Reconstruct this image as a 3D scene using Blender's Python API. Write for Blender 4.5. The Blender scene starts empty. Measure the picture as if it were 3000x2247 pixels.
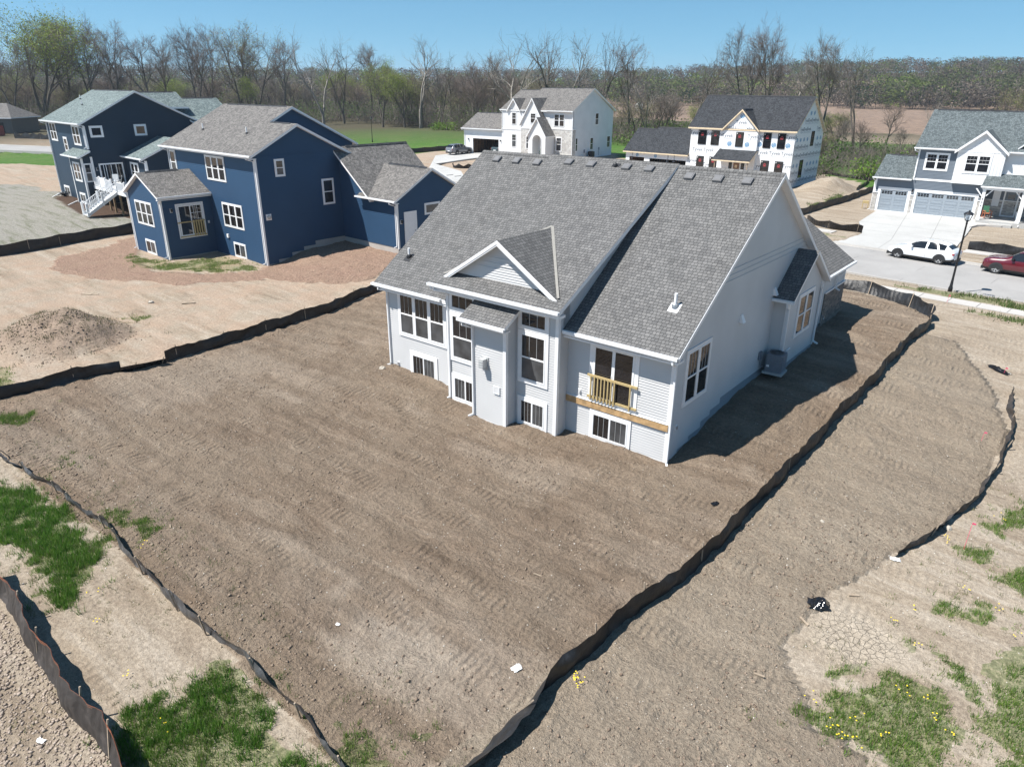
import bpy, math, random
import numpy as np
from mathutils import Vector, Matrix
R = math.radians
scene = bpy.context.scene
COL = scene.collection

# ------------------------------------------------------------------ camera
cam = bpy.data.cameras.new("camera"); camo = bpy.data.objects.new("camera", cam); COL.objects.link(camo)
cam.sensor_fit = 'HORIZONTAL'; cam.sensor_width = 36.0; cam.lens = 2081.0/3000*36
cam.clip_start = 0.2; cam.clip_end = 9000
pit, rol, yaw = R(22.737), R(0.318), R(129.084)
HX = Vector((math.sin(yaw), math.cos(yaw), 0)); HY = Vector((math.sin(yaw-math.pi/2), math.cos(yaw-math.pi/2), 0)); HZ = Vector((0, 0, 1))
def hw(v): return Vector((HX.dot(v), HY.dot(v), HZ.dot(v)))
rt = Vector((1, 0, 0)); up = Vector((0, math.sin(pit), math.cos(pit))); fw = Vector((0, math.cos(pit), -math.sin(pit)))
r2 = hw(rt*math.cos(rol)+up*math.sin(rol)); u2 = hw(-rt*math.sin(rol)+up*math.cos(rol)); f2 = hw(fw)
CAM = Vector((10.106, -21.453, 12.9))
camo.matrix_world = Matrix(((r2.x, u2.x, -f2.x, CAM.x), (r2.y, u2.y, -f2.y, CAM.y), (r2.z, u2.z, -f2.z, CAM.z), (0, 0, 0, 1)))
scene.camera = camo
# ------------------------------------------------------------------ world, sun, exposure
SUNV = Vector((-0.35, -0.49, 1.0)).normalized()
world = bpy.data.worlds.new("World"); scene.world = world; world.use_nodes = True
wn = world.node_tree.nodes; wn.clear()
sky = wn.new('ShaderNodeTexSky'); sky.sky_type = 'NISHITA'; sky.sun_disc = False
sky.sun_elevation = math.asin(SUNV.z); sky.sun_rotation = math.atan2(SUNV.x, SUNV.y)
sky.altitude = 250; sky.air_density = 1.0; sky.dust_density = 0.0; sky.ozone_density = 6.0
stc = wn.new('ShaderNodeTexCoord'); smp = wn.new('ShaderNodeMapping'); smp.inputs['Location'].default_value = (0, 0, 0.11); smp.inputs['Scale'].default_value = (1, 1, 1)
world.node_tree.links.new(stc.outputs['Generated'], smp.inputs[0]); world.node_tree.links.new(smp.outputs[0], sky.inputs[0])
bg = wn.new('ShaderNodeBackground'); bg.inputs['Strength'].default_value = 0.068
wo = wn.new('ShaderNodeOutputWorld')
skm = wn.new('ShaderNodeMix'); skm.data_type = 'RGBA'; skm.blend_type = 'MULTIPLY'; skm.inputs[0].default_value = 1.0; skm.inputs[7].default_value = (0.98, 1.32, 1.20, 1)
world.node_tree.links.new(sky.outputs[0], skm.inputs[6]); world.node_tree.links.new(skm.outputs[2], bg.inputs[0]); world.node_tree.links.new(bg.outputs[0], wo.inputs[0])
sl = bpy.data.lights.new("sun", 'SUN'); sl.energy = 5.0; sl.angle = R(0.53); sl.color = (1.0, 0.965, 0.91)
slo = bpy.data.objects.new("sun", sl); COL.objects.link(slo); slo.location = (-30, -40, 80)
slo.rotation_euler = SUNV.to_track_quat('Z', 'Y').to_euler()
scene.view_settings.view_transform = 'Standard'; scene.view_settings.look = 'None'
scene.view_settings.exposure = 0.78; scene.view_settings.gamma = 1.0

# ------------------------------------------------------------------ helpers
def tag(o, label=None, cat=None, group=None, kind=None):
    if label: o['label'] = label
    if cat: o['category'] = cat
    if group: o['group'] = group
    if kind: o['kind'] = kind
    return o
def empty(name, loc, rz=0.0, label=None, cat=None, group=None):
    o = bpy.data.objects.new(name, None); COL.objects.link(o); o.location = loc; o.rotation_euler = (0, 0, rz)
    o.empty_display_size = 0.3
    return tag(o, label, cat, group)
class MB:
    """mesh builder: quads, boxes, tubes, slabs; UVs in metres are laid on every face"""
    def __init__(s): s.v = []; s.f = []; s.m = []
    def poly(s, pts, m=0):
        b = len(s.v); s.v += [tuple(p) for p in pts]; s.f.append(tuple(range(b, b+len(pts)))); s.m.append(m)
    def hexa(s, p, m=0):
        b = len(s.v); s.v += [tuple(q) for q in p]
        for q in ((0, 3, 2, 1), (4, 5, 6, 7), (0, 1, 5, 4), (1, 2, 6, 5), (2, 3, 7, 6), (3, 0, 4, 7)):
            s.f.append(tuple(b+i for i in q)); s.m.append(m)
    def box(s, x0, x1, y0, y1, z0, z1, m=0):
        s.hexa([(x0, y0, z0), (x1, y0, z0), (x1, y1, z0), (x0, y1, z0), (x0, y0, z1), (x1, y0, z1), (x1, y1, z1), (x0, y1, z1)], m)
    def slab(s, top, th, mt=0, ms=1, down=(0, 0, -1)):
        d = Vector(down)*th; n = len(top); b = len(s.v)
        s.v += [tuple(p) for p in top] + [tuple(Vector(p)+d) for p in top]
        s.f.append(tuple(range(b, b+n))); s.m.append(mt)
        s.f.append(tuple(range(b+2*n-1, b+n-1, -1))); s.m.append(ms)
        for i in range(n):
            j = (i+1) % n; s.f.append((b+i, b+n+i, b+n+j, b+j)); s.m.append(ms)
    def tube(s, pts, r, n=6, m=0, caps=True):
        rs = r if isinstance(r, (list, tuple)) else [r]*len(pts)
        P = [Vector(p) for p in pts]; rings = []
        for i, p in enumerate(P):
            d = (P[min(i+1, len(P)-1)]-P[max(i-1, 0)]).normalized()
            a = d.cross(Vector((0, 0, 1)));  a = a if a.length > .05 else d.cross(Vector((0, 1, 0)))
            a.normalize(); c = d.cross(a); b = len(s.v)
            for k in range(n):
                t = 2*math.pi*(k+.5)/n; s.v.append(tuple(p+(a*math.cos(t)+c*math.sin(t))*rs[i]))
            rings.append(b)
        for i in range(len(P)-1):
            for k in range(n):
                k2 = (k+1) % n; s.f.append((rings[i]+k, rings[i]+k2, rings[i+1]+k2, rings[i+1]+k)); s.m.append(m)
        if caps:
            s.f.append(tuple(rings[0]+k for k in range(n))[::-1]); s.m.append(m)
            s.f.append(tuple(rings[-1]+k for k in range(n))); s.m.append(m)
    def lathe(s, prof, c=(0, 0, 0), n=16, m=0, axis='z'):
        b = len(s.v)
        for r, h in prof:
            for k in range(n):
                t = 2*math.pi*k/n; x, y = r*math.cos(t), r*math.sin(t)
                q = (x, y, h) if axis == 'z' else ((x, h, y) if axis == 'y' else (h, x, y))
                s.v.append((c[0]+q[0], c[1]+q[1], c[2]+q[2]))
        for i in range(len(prof)-1):
            for k in range(n):
                k2 = (k+1) % n; s.f.append((b+i*n+k, b+i*n+k2, b+(i+1)*n+k2, b+(i+1)*n+k)); s.m.append(m)
    def build(s, name, mats, parent=None, smooth=False, uv=True):
        return mkmesh(name, s.v, s.f, mats, s.m, parent, smooth, uv)
def mkmesh(name, v, f, mats, mi=None, parent=None, smooth=False, uv=True):
    me = bpy.data.meshes.new(name); me.from_pydata(v, [], f)
    mats = mats if isinstance(mats, (list, tuple)) else [mats]
    for m in mats: me.materials.append(m)
    nf = len(me.polygons)
    if mi is not None and len(mats) > 1 and len(mi) == nf: me.polygons.foreach_set('material_index', np.array(mi, dtype=np.int32))
    if smooth: me.polygons.foreach_set('use_smooth', np.ones(nf, dtype=bool))
    me.update()
    if uv and len(me.loops) and nf < 60000:
        co = np.empty(len(me.vertices)*3); me.vertices.foreach_get('co', co); co = co.reshape(-1, 3)
        li = np.empty(len(me.loops), dtype=np.int32); me.loops.foreach_get('vertex_index', li)
        nn = np.empty(nf*3); me.polygons.foreach_get('normal', nn); nn = nn.reshape(-1, 3)
        lt = np.empty(nf, dtype=np.int32); me.polygons.foreach_get('loop_total', lt)
        nl = np.repeat(nn, lt, axis=0); up_ = nl[:, 2] < 0; nl[up_] *= -1
        U = np.stack([-nl[:, 1], nl[:, 0], np.zeros(len(nl))], 1); L = np.linalg.norm(U, axis=1)
        flat = L < 1e-3; U[flat] = (1, 0, 0); L[flat] = 1; U /= L[:, None]
        V = np.cross(nl, U); p = co[li]
        uvs = np.stack([(p*U).sum(1), (p*V).sum(1)], 1)
        lay = me.uv_layers.new(name='m'); lay.data.foreach_set('uv', uvs.ravel())
    o = bpy.data.objects.new(name, me); COL.objects.link(o)
    if parent is not None: o.parent = parent
    return o
def copy_tree(o, parent=None):
    c = o.copy(); COL.objects.link(c)
    if parent is not None: c.parent = parent
    for ch in list(o.children): copy_tree(ch, c)
    return c

# ------------------------------------------------------------------ materials
def newmat(name):
    m = bpy.data.materials.new(name); m.use_nodes = True; nt = m.node_tree; nt.nodes.clear()
    o = nt.nodes.new('ShaderNodeOutputMaterial'); b = nt.nodes.new('ShaderNodeBsdfPrincipled')
    nt.links.new(b.outputs[0], o.inputs[0]); return m, nt, b
def N(nt, t, **k):
    n = nt.nodes.new(t)
    for a, v in k.items():
        if a in n.bl_rna.properties: setattr(n, a, v)
        else: n.inputs[a.replace('_', ' ')].default_value = v
    return n
def L(nt, a, b): nt.links.new(a, b)
def ramp(nt, src, pts):
    r = nt.nodes.new('ShaderNodeValToRGB'); e = r.color_ramp.elements
    while len(e) < len(pts): e.new(0.5)
    for i, (p, c) in enumerate(pts):
        e[i].position = p; e[i].color = (c[0], c[1], c[2], 1) if isinstance(c, (tuple, list)) else (c, c, c, 1)
    L(nt, src, r.inputs[0]); return r
def mix(nt, f, a, b, bt='MIX'):
    m = nt.nodes.new('ShaderNodeMix'); m.data_type = 'RGBA'; m.blend_type = bt
    for s, i in ((f, 0), (a, 6), (b, 7)):
        if isinstance(s, (int, float)): m.inputs[i].default_value = s
        elif isinstance(s, tuple): m.inputs[i].default_value = (s[0], s[1], s[2], 1)
        else: L(nt, s, m.inputs[i])
    return m.outputs[2]
def math_(nt, op, a, b=None, c=None):
    m = nt.nodes.new('ShaderNodeMath'); m.operation = op
    for s, i in ((a, 0), (b, 1), (c, 2)):
        if s is None: continue
        if isinstance(s, (int, float)): m.inputs[i].default_value = s
        else: L(nt, s, m.inputs[i])
    return m.outputs[0]
def bump(nt, b, h, st, dist):
    n = nt.nodes.new('ShaderNodeBump'); n.inputs['Strength'].default_value = st; n.inputs['Distance'].default_value = dist
    L(nt, h, n.inputs['Height']); L(nt, n.outputs[0], b.inputs['Normal']); return n
def simple(name, col, rough=0.5, var=0.12, metal=0.0, scale=6.0, spec=0.5, bmp=0.0):
    m, nt, b = newmat(name); b.inputs['Roughness'].default_value = rough; b.inputs['Metallic'].default_value = metal
    b.inputs['Specular IOR Level'].default_value = spec
    tc = N(nt, 'ShaderNodeTexCoord'); no = N(nt, 'ShaderNodeTexNoise', Scale=scale, Detail=4.0); L(nt, tc.outputs['Object'], no.inputs['Vector'])
    lo = tuple(c*(1-var) for c in col); hi = tuple(min(1, c*(1+var)) for c in col)
    r = ramp(nt, no.outputs[0], [(0.3, lo), (0.7, hi)]); L(nt, r.outputs[0], b.inputs['Base Color'])
    if bmp: bump(nt, b, no.outputs[0], bmp, 0.02)
    return m
def shingles(name, c1, c2, w=0.26, h=0.143, warm=(0, 0, 0)):
    m, nt, b = newmat(name); b.inputs['Roughness'].default_value = 0.92; b.inputs['Specular IOR Level'].default_value = 0.25
    uv = N(nt, 'ShaderNodeUVMap'); br = N(nt, 'ShaderNodeTexBrick', offset=0.37, offset_frequency=3, squash=0.72, squash_frequency=2)
    br.inputs['Scale'].default_value = 1; br.inputs['Brick Width'].default_value = w; br.inputs['Row Height'].default_value = h
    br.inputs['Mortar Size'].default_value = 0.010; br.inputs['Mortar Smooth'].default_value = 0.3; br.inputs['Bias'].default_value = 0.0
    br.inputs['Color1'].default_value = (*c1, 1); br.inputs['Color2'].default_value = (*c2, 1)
    mo = tuple(c*0.42 for c in c2); br.inputs['Mortar'].default_value = (*mo, 1)  # dark tab joints, with the shadow line under each course painted in
    L(nt, uv.outputs[0], br.inputs['Vector'])
    n1 = N(nt, 'ShaderNodeTexNoise', Scale=1.3, Detail=3.0); L(nt, uv.outputs[0], n1.inputs['Vector'])
    n2 = N(nt, 'ShaderNodeTexNoise', Scale=70.0, Detail=2.0); L(nt, uv.outputs[0], n2.inputs['Vector'])
    a = ramp(nt, n1.outputs[0], [(0.25, 0.86), (0.75, 1.1)]); c = mix(nt, 1.0, br.outputs[0], a.outputs[0], 'MULTIPLY')
    a2 = ramp(nt, n2.outputs[0], [(0.3, 0.8), (0.7, 1.2)]); c = mix(nt, 1.0, c, a2.outputs[0], 'MULTIPLY')
    L(nt, c, b.inputs['Base Color'])
    sx = N(nt, 'ShaderNodeSeparateXYZ'); L(nt, uv.outputs[0], sx.inputs[0])
    saw = math_(nt, 'FRACT', math_(nt, 'DIVIDE', sx.outputs[1], h)); inv = math_(nt, 'SUBTRACT', 1.0, saw)
    hh = math_(nt, 'ADD', inv, math_(nt, 'MULTIPLY', br.outputs[1], -0.6)); hh = math_(nt, 'ADD', hh, math_(nt, 'MULTIPLY', n2.outputs[0], 0.35))
    bump(nt, b, hh, 0.75, 0.014); return m
def sidingmat(name, col, rough=0.45, var=0.05):
    m, nt, b = newmat(name); b.inputs['Roughness'].default_value = rough; b.inputs['Specular IOR Level'].default_value = 0.3
    uv = N(nt, 'ShaderNodeUVMap'); n = N(nt, 'ShaderNodeTexNoise', Scale=0.7, Detail=5.0); L(nt, uv.outputs[0], n.inputs['Vector'])
    mp = N(nt, 'ShaderNodeMapping'); mp.inputs['Scale'].default_value = (3, 60, 1); L(nt, uv.outputs[0], mp.inputs[0])
    n3 = N(nt, 'ShaderNodeTexNoise', Scale=1.0, Detail=3.0); L(nt, mp.outputs[0], n3.inputs['Vector'])
    r = ramp(nt, n.outputs[0], [(0.3, tuple(c*(1-var) for c in col)), (0.7, tuple(c*(1+var) for c in col))]); L(nt, r.outputs[0], b.inputs['Base Color'])
    bump(nt, b, n3.outputs[0], 0.03, 0.002); return m
def stonemat(name, c1, c2, mort, w=0.35, h=0.16):
    m, nt, b = newmat(name); b.inputs['Roughness'].default_value = 0.9
    uv = N(nt, 'ShaderNodeUVMap'); no = N(nt, 'ShaderNodeTexNoise', Scale=3.0, Detail=3.0); L(nt, uv.outputs[0], no.inputs['Vector'])
    mx = nt.nodes.new('ShaderNodeMix'); mx.data_type = 'VECTOR'; mx.inputs[0].default_value = 0.06; L(nt, uv.outputs[0], mx.inputs[4]); L(nt, no.outputs[1], mx.inputs[5])
    br = N(nt, 'ShaderNodeTexBrick', offset=0.43, squash=0.6, squash_frequency=2); L(nt, mx.outputs[1], br.inputs['Vector'])
    for k, v in (('Scale', 1), ('Brick Width', w), ('Row Height', h), ('Mortar Size', 0.014), ('Mortar Smooth', 0.4)): br.inputs[k].default_value = v
    br.inputs['Color1'].default_value = (*c1, 1); br.inputs['Color2'].default_value = (*c2, 1); br.inputs['Mortar'].default_value = (*mort, 1)
    n2 = N(nt, 'ShaderNodeTexNoise', Scale=9.0, Detail=5.0); L(nt, uv.outputs[0], n2.inputs['Vector'])
    a = ramp(nt, n2.outputs[0], [(0.3, 0.82), (0.7, 1.15)]); c = mix(nt, 1.0, br.outputs[0], a.outputs[0], 'MULTIPLY'); L(nt, c, b.inputs['Base Color'])
    hh = math_(nt, 'ADD', math_(nt, 'MULTIPLY', br.outputs[1], -1.0), n2.outputs[0]); bump(nt, b, hh, 0.9, 0.03); return m
def glassmat(name, col, rough=0.03):
    m, nt, b = newmat(name); b.inputs['Roughness'].default_value = rough; b.inputs['Specular IOR Level'].default_value = 0.9
    tc = N(nt, 'ShaderNodeTexCoord'); n = N(nt, 'ShaderNodeTexNoise', Scale=1.5, Detail=2.0); L(nt, tc.outputs['Object'], n.inputs['Vector'])
    r = ramp(nt, n.outputs[0], [(0.35, tuple(c*0.6 for c in col)), (0.65, tuple(c*1.4 for c in col))]); L(nt, r.outputs[0], b.inputs['Base Color'])
    bump(nt, b, n.outputs[0], 0.05, 0.01); return m
def concretemat(name, col, var=0.1, rough=0.85):
    m, nt, b = newmat(name); b.inputs['Roughness'].default_value = rough
    tc = N(nt, 'ShaderNodeTexCoord'); n = N(nt, 'ShaderNodeTexNoise', Scale=0.35, Detail=6.0, Roughness=0.65); L(nt, tc.outputs['Object'], n.inputs['Vector'])
    n2 = N(nt, 'ShaderNodeTexNoise', Scale=14.0, Detail=5.0); L(nt, tc.outputs['Object'], n2.inputs['Vector'])
    r = ramp(nt, n.outputs[0], [(0.3, tuple(c*(1-var) for c in col)), (0.7, tuple(c*(1+var) for c in col))])
    a = ramp(nt, n2.outputs[0], [(0.3, 0.93), (0.7, 1.05)]); L(nt, mix(nt, 1.0, r.outputs[0], a.outputs[0], 'MULTIPLY'), b.inputs['Base Color'])
    bump(nt, b, n2.outputs[0], 0.25, 0.01); return m
M = {}
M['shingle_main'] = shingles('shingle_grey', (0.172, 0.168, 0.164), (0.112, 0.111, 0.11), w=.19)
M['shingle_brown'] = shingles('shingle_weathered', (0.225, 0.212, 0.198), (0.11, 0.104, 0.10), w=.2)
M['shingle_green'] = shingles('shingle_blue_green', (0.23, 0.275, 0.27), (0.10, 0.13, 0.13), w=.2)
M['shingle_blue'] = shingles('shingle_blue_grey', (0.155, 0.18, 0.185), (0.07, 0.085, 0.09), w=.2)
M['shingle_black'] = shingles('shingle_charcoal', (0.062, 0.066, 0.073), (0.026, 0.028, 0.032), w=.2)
M['sid_grey'] = sidingmat('siding_light_grey', (0.55, 0.545, 0.54))
M['sid_blue'] = sidingmat('siding_blue', (0.028, 0.066, 0.128))
M['sid_navy'] = sidingmat('siding_dark_slate_blue', (0.024, 0.040, 0.062))
M['sid_white'] = sidingmat('siding_white', (0.72, 0.72, 0.72))
M['sid_bluegrey'] = sidingmat('siding_blue_grey', (0.15, 0.175, 0.205))
M['white'] = simple('white_trim', (0.80, 0.80, 0.80), 0.4, 0.03)
M['gutter'] = simple('gutter_white', (0.78, 0.79, 0.80), 0.3, 0.03)
M['soffit'] = simple('soffit_pale', (0.66, 0.66, 0.65), 0.5, 0.04)
M['glass'] = glassmat('window_glass', (0.012, 0.012, 0.014))
M['glass_grey'] = glassmat('screened_glass', (0.055, 0.058, 0.062), 0.25)
M['grille'] = simple('grille_pale', (0.42, 0.42, 0.42), 0.4, 0.03)
M['black'] = simple('black_metal', (0.015, 0.015, 0.017), 0.4, 0.2)
M['black_frame'] = simple('black_vinyl', (0.012, 0.014, 0.013), 0.45, 0.2)
M['steel'] = simple('galvanised_steel', (0.45, 0.46, 0.47), 0.35, 0.1, metal=0.7)
M['vent'] = simple('roof_vent_plastic', (0.13, 0.13, 0.135), 0.6, 0.1)
M['pine'] = simple('treated_pine', (0.44, 0.335, 0.16), 0.7, 0.15, scale=14)
M['cedar'] = simple('ledger_board', (0.42, 0.27, 0.13), 0.75, 0.3, scale=5)
M['lumber'] = simple('new_lumber', (0.68, 0.55, 0.38), 0.75, 0.15, scale=5)
M['stake'] = simple('weathered_stake', (0.34, 0.27, 0.20), 0.85, 0.2, scale=10)
M['deckpost'] = simple('deck_post_wood', (0.26, 0.18, 0.10), 0.8, 0.25, scale=8)
M['concrete'] = concretemat('concrete_new', (0.40, 0.395, 0.38))
M['walk'] = concretemat('sidewalk_concrete', (0.42, 0.40, 0.375))
M['road'] = concretemat('road_concrete', (0.29, 0.28, 0.27), 0.12)
M['kerb'] = concretemat('kerb_concrete', (0.37, 0.355, 0.335))
M['found'] = concretemat('foundation_concrete', (0.40, 0.37, 0.34), 0.15)
M['foundgrey'] = concretemat('foundation_grey', (0.30, 0.31, 0.33), 0.12)
M['stone_white'] = stonemat('stone_white_washed', (0.62, 0.61, 0.58), (0.42, 0.40, 0.38), (0.62, 0.61, 0.59), 0.42, 0.24)
M['stone_grey'] = stonemat('stone_ledge', (0.60, 0.57, 0.53), (0.30, 0.28, 0.26), (0.5, 0.48, 0.45), 0.36, 0.12)
M['stone_brown'] = stonemat('stone_brown', (0.30, 0.25, 0.20), (0.13, 0.11, 0.10), (0.25, 0.22, 0.2), 0.36, 0.12)
M['wrap'] = simple('house_wrap', (0.80, 0.81, 0.82), 0.45, 0.05, bmp=0.3, scale=3)
M['print_dark'] = simple('wrap_print_grey', (0.10, 0.12, 0.15), 0.6, 0.1)
M['print_light'] = simple('wrap_print_light', (0.42, 0.45, 0.50), 0.6, 0.1)
M['print_blue'] = simple('wrap_print_blue', (0.10, 0.28, 0.48), 0.6, 0.1)
M['red'] = simple('sticker_red', (0.45, 0.05, 0.06), 0.5, 0.1)
M['dark_in'] = simple('garage_dark', (0.03, 0.025, 0.02), 0.9, 0.3)
M['studs'] = simple('bare_studs', (0.20, 0.10, 0.05), 0.8, 0.4, scale=3)
M['door_brown'] = simple('brown_door', (0.22, 0.12, 0.07), 0.5, 0.15)
M['door_grey'] = simple('garage_door_grey', (0.28, 0.32, 0.36), 0.5, 0.04)
M['door_slate'] = simple('front_door_slate', (0.15, 0.18, 0.21), 0.45, 0.05)
M['tyre'] = simple('tyre_rubber', (0.018, 0.018, 0.019), 0.8, 0.2)
M['rim'] = simple('alloy_rim', (0.55, 0.56, 0.57), 0.3, 0.05, metal=0.8)
M['ac'] = simple('ac_grey', (0.17, 0.19, 0.22), 0.55, 0.08)
M['tan'] = sidingmat('siding_taupe', (0.13, 0.11, 0.09))

def fabricmat(name, col, rough):
    m, nt, b = newmat(name); b.inputs['Roughness'].default_value = rough; b.inputs['Specular IOR Level'].default_value = 0.45
    tc = N(nt, 'ShaderNodeTexCoord'); n = N(nt, 'ShaderNodeTexNoise', Scale=2.2, Detail=5.0, Roughness=0.65, Distortion=0.6); L(nt, tc.outputs['Object'], n.inputs['Vector'])
    r = ramp(nt, n.outputs[0], [(0.3, tuple(c*0.6 for c in col)), (0.55, col), (0.75, tuple(c*2.2 for c in col))]); L(nt, r.outputs[0], b.inputs['Base Color'])
    w = N(nt, 'ShaderNodeTexWave', Scale=1.2, Distortion=6.0, Detail=3.0); L(nt, tc.outputs['Object'], w.inputs['Vector'])
    bump(nt, b, math_(nt, 'ADD', n.outputs[0], math_(nt, 'MULTIPLY', w.outputs[1], 0.3)), 0.7, 0.06); return m
M['fabric'] = fabricmat('silt_fabric_black', (0.017, 0.017, 0.018), 0.5)
M['fabric_grey'] = fabricmat('silt_fabric_dusty', (0.075, 0.077, 0.082), 0.38)
M['fabric_brown'] = fabricmat('silt_fabric_muddy', (0.042, 0.036, 0.033), 0.6)
M['cord'] = simple('fence_cord_orange', (0.35, 0.12, 0.06), 0.6, 0.2)
M['plastic'] = fabricmat('black_plastic', (0.012, 0.012, 0.014), 0.12)

# ------------------------------------------------------------------ ground shape
CP = np.array([(0,-1,0),(-4.5,-1.2,0),(-8,-2,.05),(-14.5,-.8,.3),(-16,3,.5),(-16,8,.8),(-16,16,1.1),(.3,2,.35),(1,4.5,.75),(1,7,1.05),(2,13,1.15),(3,20,1.1),(-8,22,1.2),
(4,3,.3),(8,6,.3),(6,12,.8),(10,14,.5),(12,5,0),(16,10,.3),(14,20,.8),(0,-8,0),(-10,-8,0),(-20,-6,0),(5,-8,-.1),(0,-16,-.3),(10,-14,-.3),(20,-5,-.2),(-15,-15,-.2),(-30,-5,0),(-30,-20,-.3),(-60,-20,0),
(4,30,.95),(20,30,.95),(4,36,.95),(24,36,.95),(-20,32,1.1),(-40,38,1.3),(-60,45,1.6),(40,30,.95),(60,30,1),
(-38.3,8,0),(-45,8,0),(-52,8.5,.1),(-46,3,-.05),(-52,3,-.05),(-38,13,.8),(-37.5,15,.95),(-31,15.2,.85),(-30,20,1.1),(-45,24,1.3),(-60,10,.7),(-60,0,.3),(-25,5,.2),(-25,12,.6),
(-83,10.5,1.2),(-72,9.5,1.2),(-66,6,.9),(-90,5,1.0),(-75,25,1.8),(-110,20,1.8),(-110,0,1.2),(-80,-20,.3),
(-8.8,61,.9),(4,62,.9),(-5,50,.95),(14,62,.95),(-21.5,72,1.1),(-40,73,1.2),(-22,84,1.1),(-58,88,2),(-75,88,2.1),(-58,101,2),(-80,100,2.1),(-40,60,1.4),(-60,70,1.8),
(-120,110,2.3),(-60,140,2.6),(0,120,2),(60,120,2.5),(60,60,1.2),(-150,60,2.2),(-160,0,1.6),(0,170,3),(80,200,3),(-150,170,3)], float)
def sstep(a, b, x): t = np.clip((x-a)/(b-a), 0, 1); return t*t*(3-2*t)
def H(x, y):
    x = np.asarray(x, float); y = np.asarray(y, float); n = np.zeros(x.shape); d = np.zeros(x.shape)
    for a, b, c in CP:
        w = 1/((x-a)**2+(y-b)**2+4.)**1.7; n += w*c; d += w
    h = n/d
    dist = np.hypot(x-CAM.x, y-CAM.y)
    az = np.arctan2(x-CAM.x, y-CAM.y)         # 0 = +Y
    hill = 17*sstep(430, 900, dist) + 9*sstep(460, 640, dist)*sstep(-0.62, -0.25, az)
    return h + hill
def h1(x, y): return float(H(np.array([x]), np.array([y]))[0])
def hashn(ix, iy, s):
    v = np.sin(ix*127.1+iy*311.7+s*74.7)*43758.5453; return v-np.floor(v)
def vn(x, y, sc, s=0):
    x = x*sc; y = y*sc; ix = np.floor(x); iy = np.floor(y); fx = x-ix; fy = y-iy
    fx = fx*fx*(3-2*fx); fy = fy*fy*(3-2*fy)
    return (hashn(ix, iy, s)*(1-fx)+hashn(ix+1, iy, s)*fx)*(1-fy)+(hashn(ix, iy+1, s)*(1-fx)+hashn(ix+1, iy+1, s)*fx)*fy
def fbm(x, y, sc, s=0, o=4):
    r = 0; a = .5
    for k in range(o): r = r+a*vn(x, y, sc*2**k, s+k*3); a *= .5
    return r/(1-.5**o)
def inpoly(x, y, P):
    r = np.zeros(x.shape, bool); n = len(P)
    for i in range(n):
        x0, y0 = P[i]; x1, y1 = P[(i+1) % n]
        if y0 == y1: continue
        c = ((y0 > y) != (y1 > y)) & (x < (x1-x0)*(y-y0)/(y1-y0)+x0); r ^= c
    return r
GRASS = [  # lush tufts
 [(-17.8,-16.1),(-16.85,-15.7),(-15.5,-15.4),(-13.9,-15.3),(-12.2,-15.5),(-11.5,-15.2),(-10.0,-15.5),(-9.0,-16.2),(-8.84,-17.08),(-9.8,-17.3),(-11.8,-16.9),(-13.1,-17.1),(-14.2,-17.2),(-18,-17.5)],
 [(-4.24,-15.83),(-3.61,-15.54),(-2.53,-15.5),(-1.6,-15.6),(-.9,-15.7),(.06,-15.7),(.9,-15.8),(1,-19),(-1.86,-18.5),(-3.03,-18.3),(-3.78,-18.0),(-3.97,-17.36),(-3.33,-16.58)],
 [(-17.9,-13.7),(-17.3,-13.6),(-17.6,-14.1)], [(-13.3,-14.5),(-11.3,-14.45),(-10.1,-14.5),(-10.6,-13.9),(-12,-14.1)],
 [(-.43,-14.57),(.16,-14.77),(.66,-14.53),(1.61,-14.68),(1.7,-15.2),(.67,-15.3)], [(1.15,-13.82),(1.65,-13.61),(1.63,-13.88),(1.29,-14.05),(.9,-13.85)],
 [(7.76,-8.11),(8.06,-7.34),(8.36,-6.99),(8.97,-6.34),(8.81,-5.53),(9.13,-5.35),(9.59,-5.55),(10.3,-5.89),(10.43,-6.45),(10.58,-7.52),(10.4,-9.2),(9.42,-8.44),(8.89,-8.28),(8.45,-8.16),(7.85,-8.37)],
 [(7.8,-6.62),(7.91,-5.95),(8.48,-5.58),(8.45,-5.99),(7.99,-6.6)], [(8.81,-4.46),(9.12,-4.16),(9.24,-4.55),(9.0,-4.8)], [(9.43,-4.06),(10.23,-4.32),(10.8,-5.21),(10.37,-5.14),(9.77,-4.48)],
 [(9.48,-2.95),(10.09,-1.6),(10.75,-1.46),(10.65,-2.4),(10.05,-2.8)], [(10.32,-.18),(10.93,1.17),(12.5,1.6),(12,-.6),(11.07,-.26)], [(9.18,.51),(9.75,1.35),(10.0,1.04),(9.68,.33)],
 [(9.84,2.6),(10.59,4.85),(12,5.8),(11.6,3.6),(10.69,3.6),(10.25,2.53)], [(10.93,-3.23),(11.27,-2.26),(13,-2.4),(13.5,-9),(11.2,-9),(11.04,-5.31)],
 [(-30.1,-12.1),(-28.1,-11.85),(-26.9,-12.7),(-27.5,-13.9),(-30.5,-13.8)], [(-24.1,-14.3),(-22.55,-12.97),(-22.05,-13.74),(-23.4,-14.6)], [(-33.45,-4.6),(-32.2,-4.27),(-32.6,-3.6)],
 [(-50.8,3.5),(-48.85,3.5),(-45.6,4.2),(-44.02,7.5),(-43.1,8.0),(-37.9,7.2),(-38.97,4.9),(-42.5,3.0),(-45.98,2.1),(-50,2.6)],
 [(-14.7,59.6),(-14.5,71.1),(-13.2,68),(-14.1,60.2)]]
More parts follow.
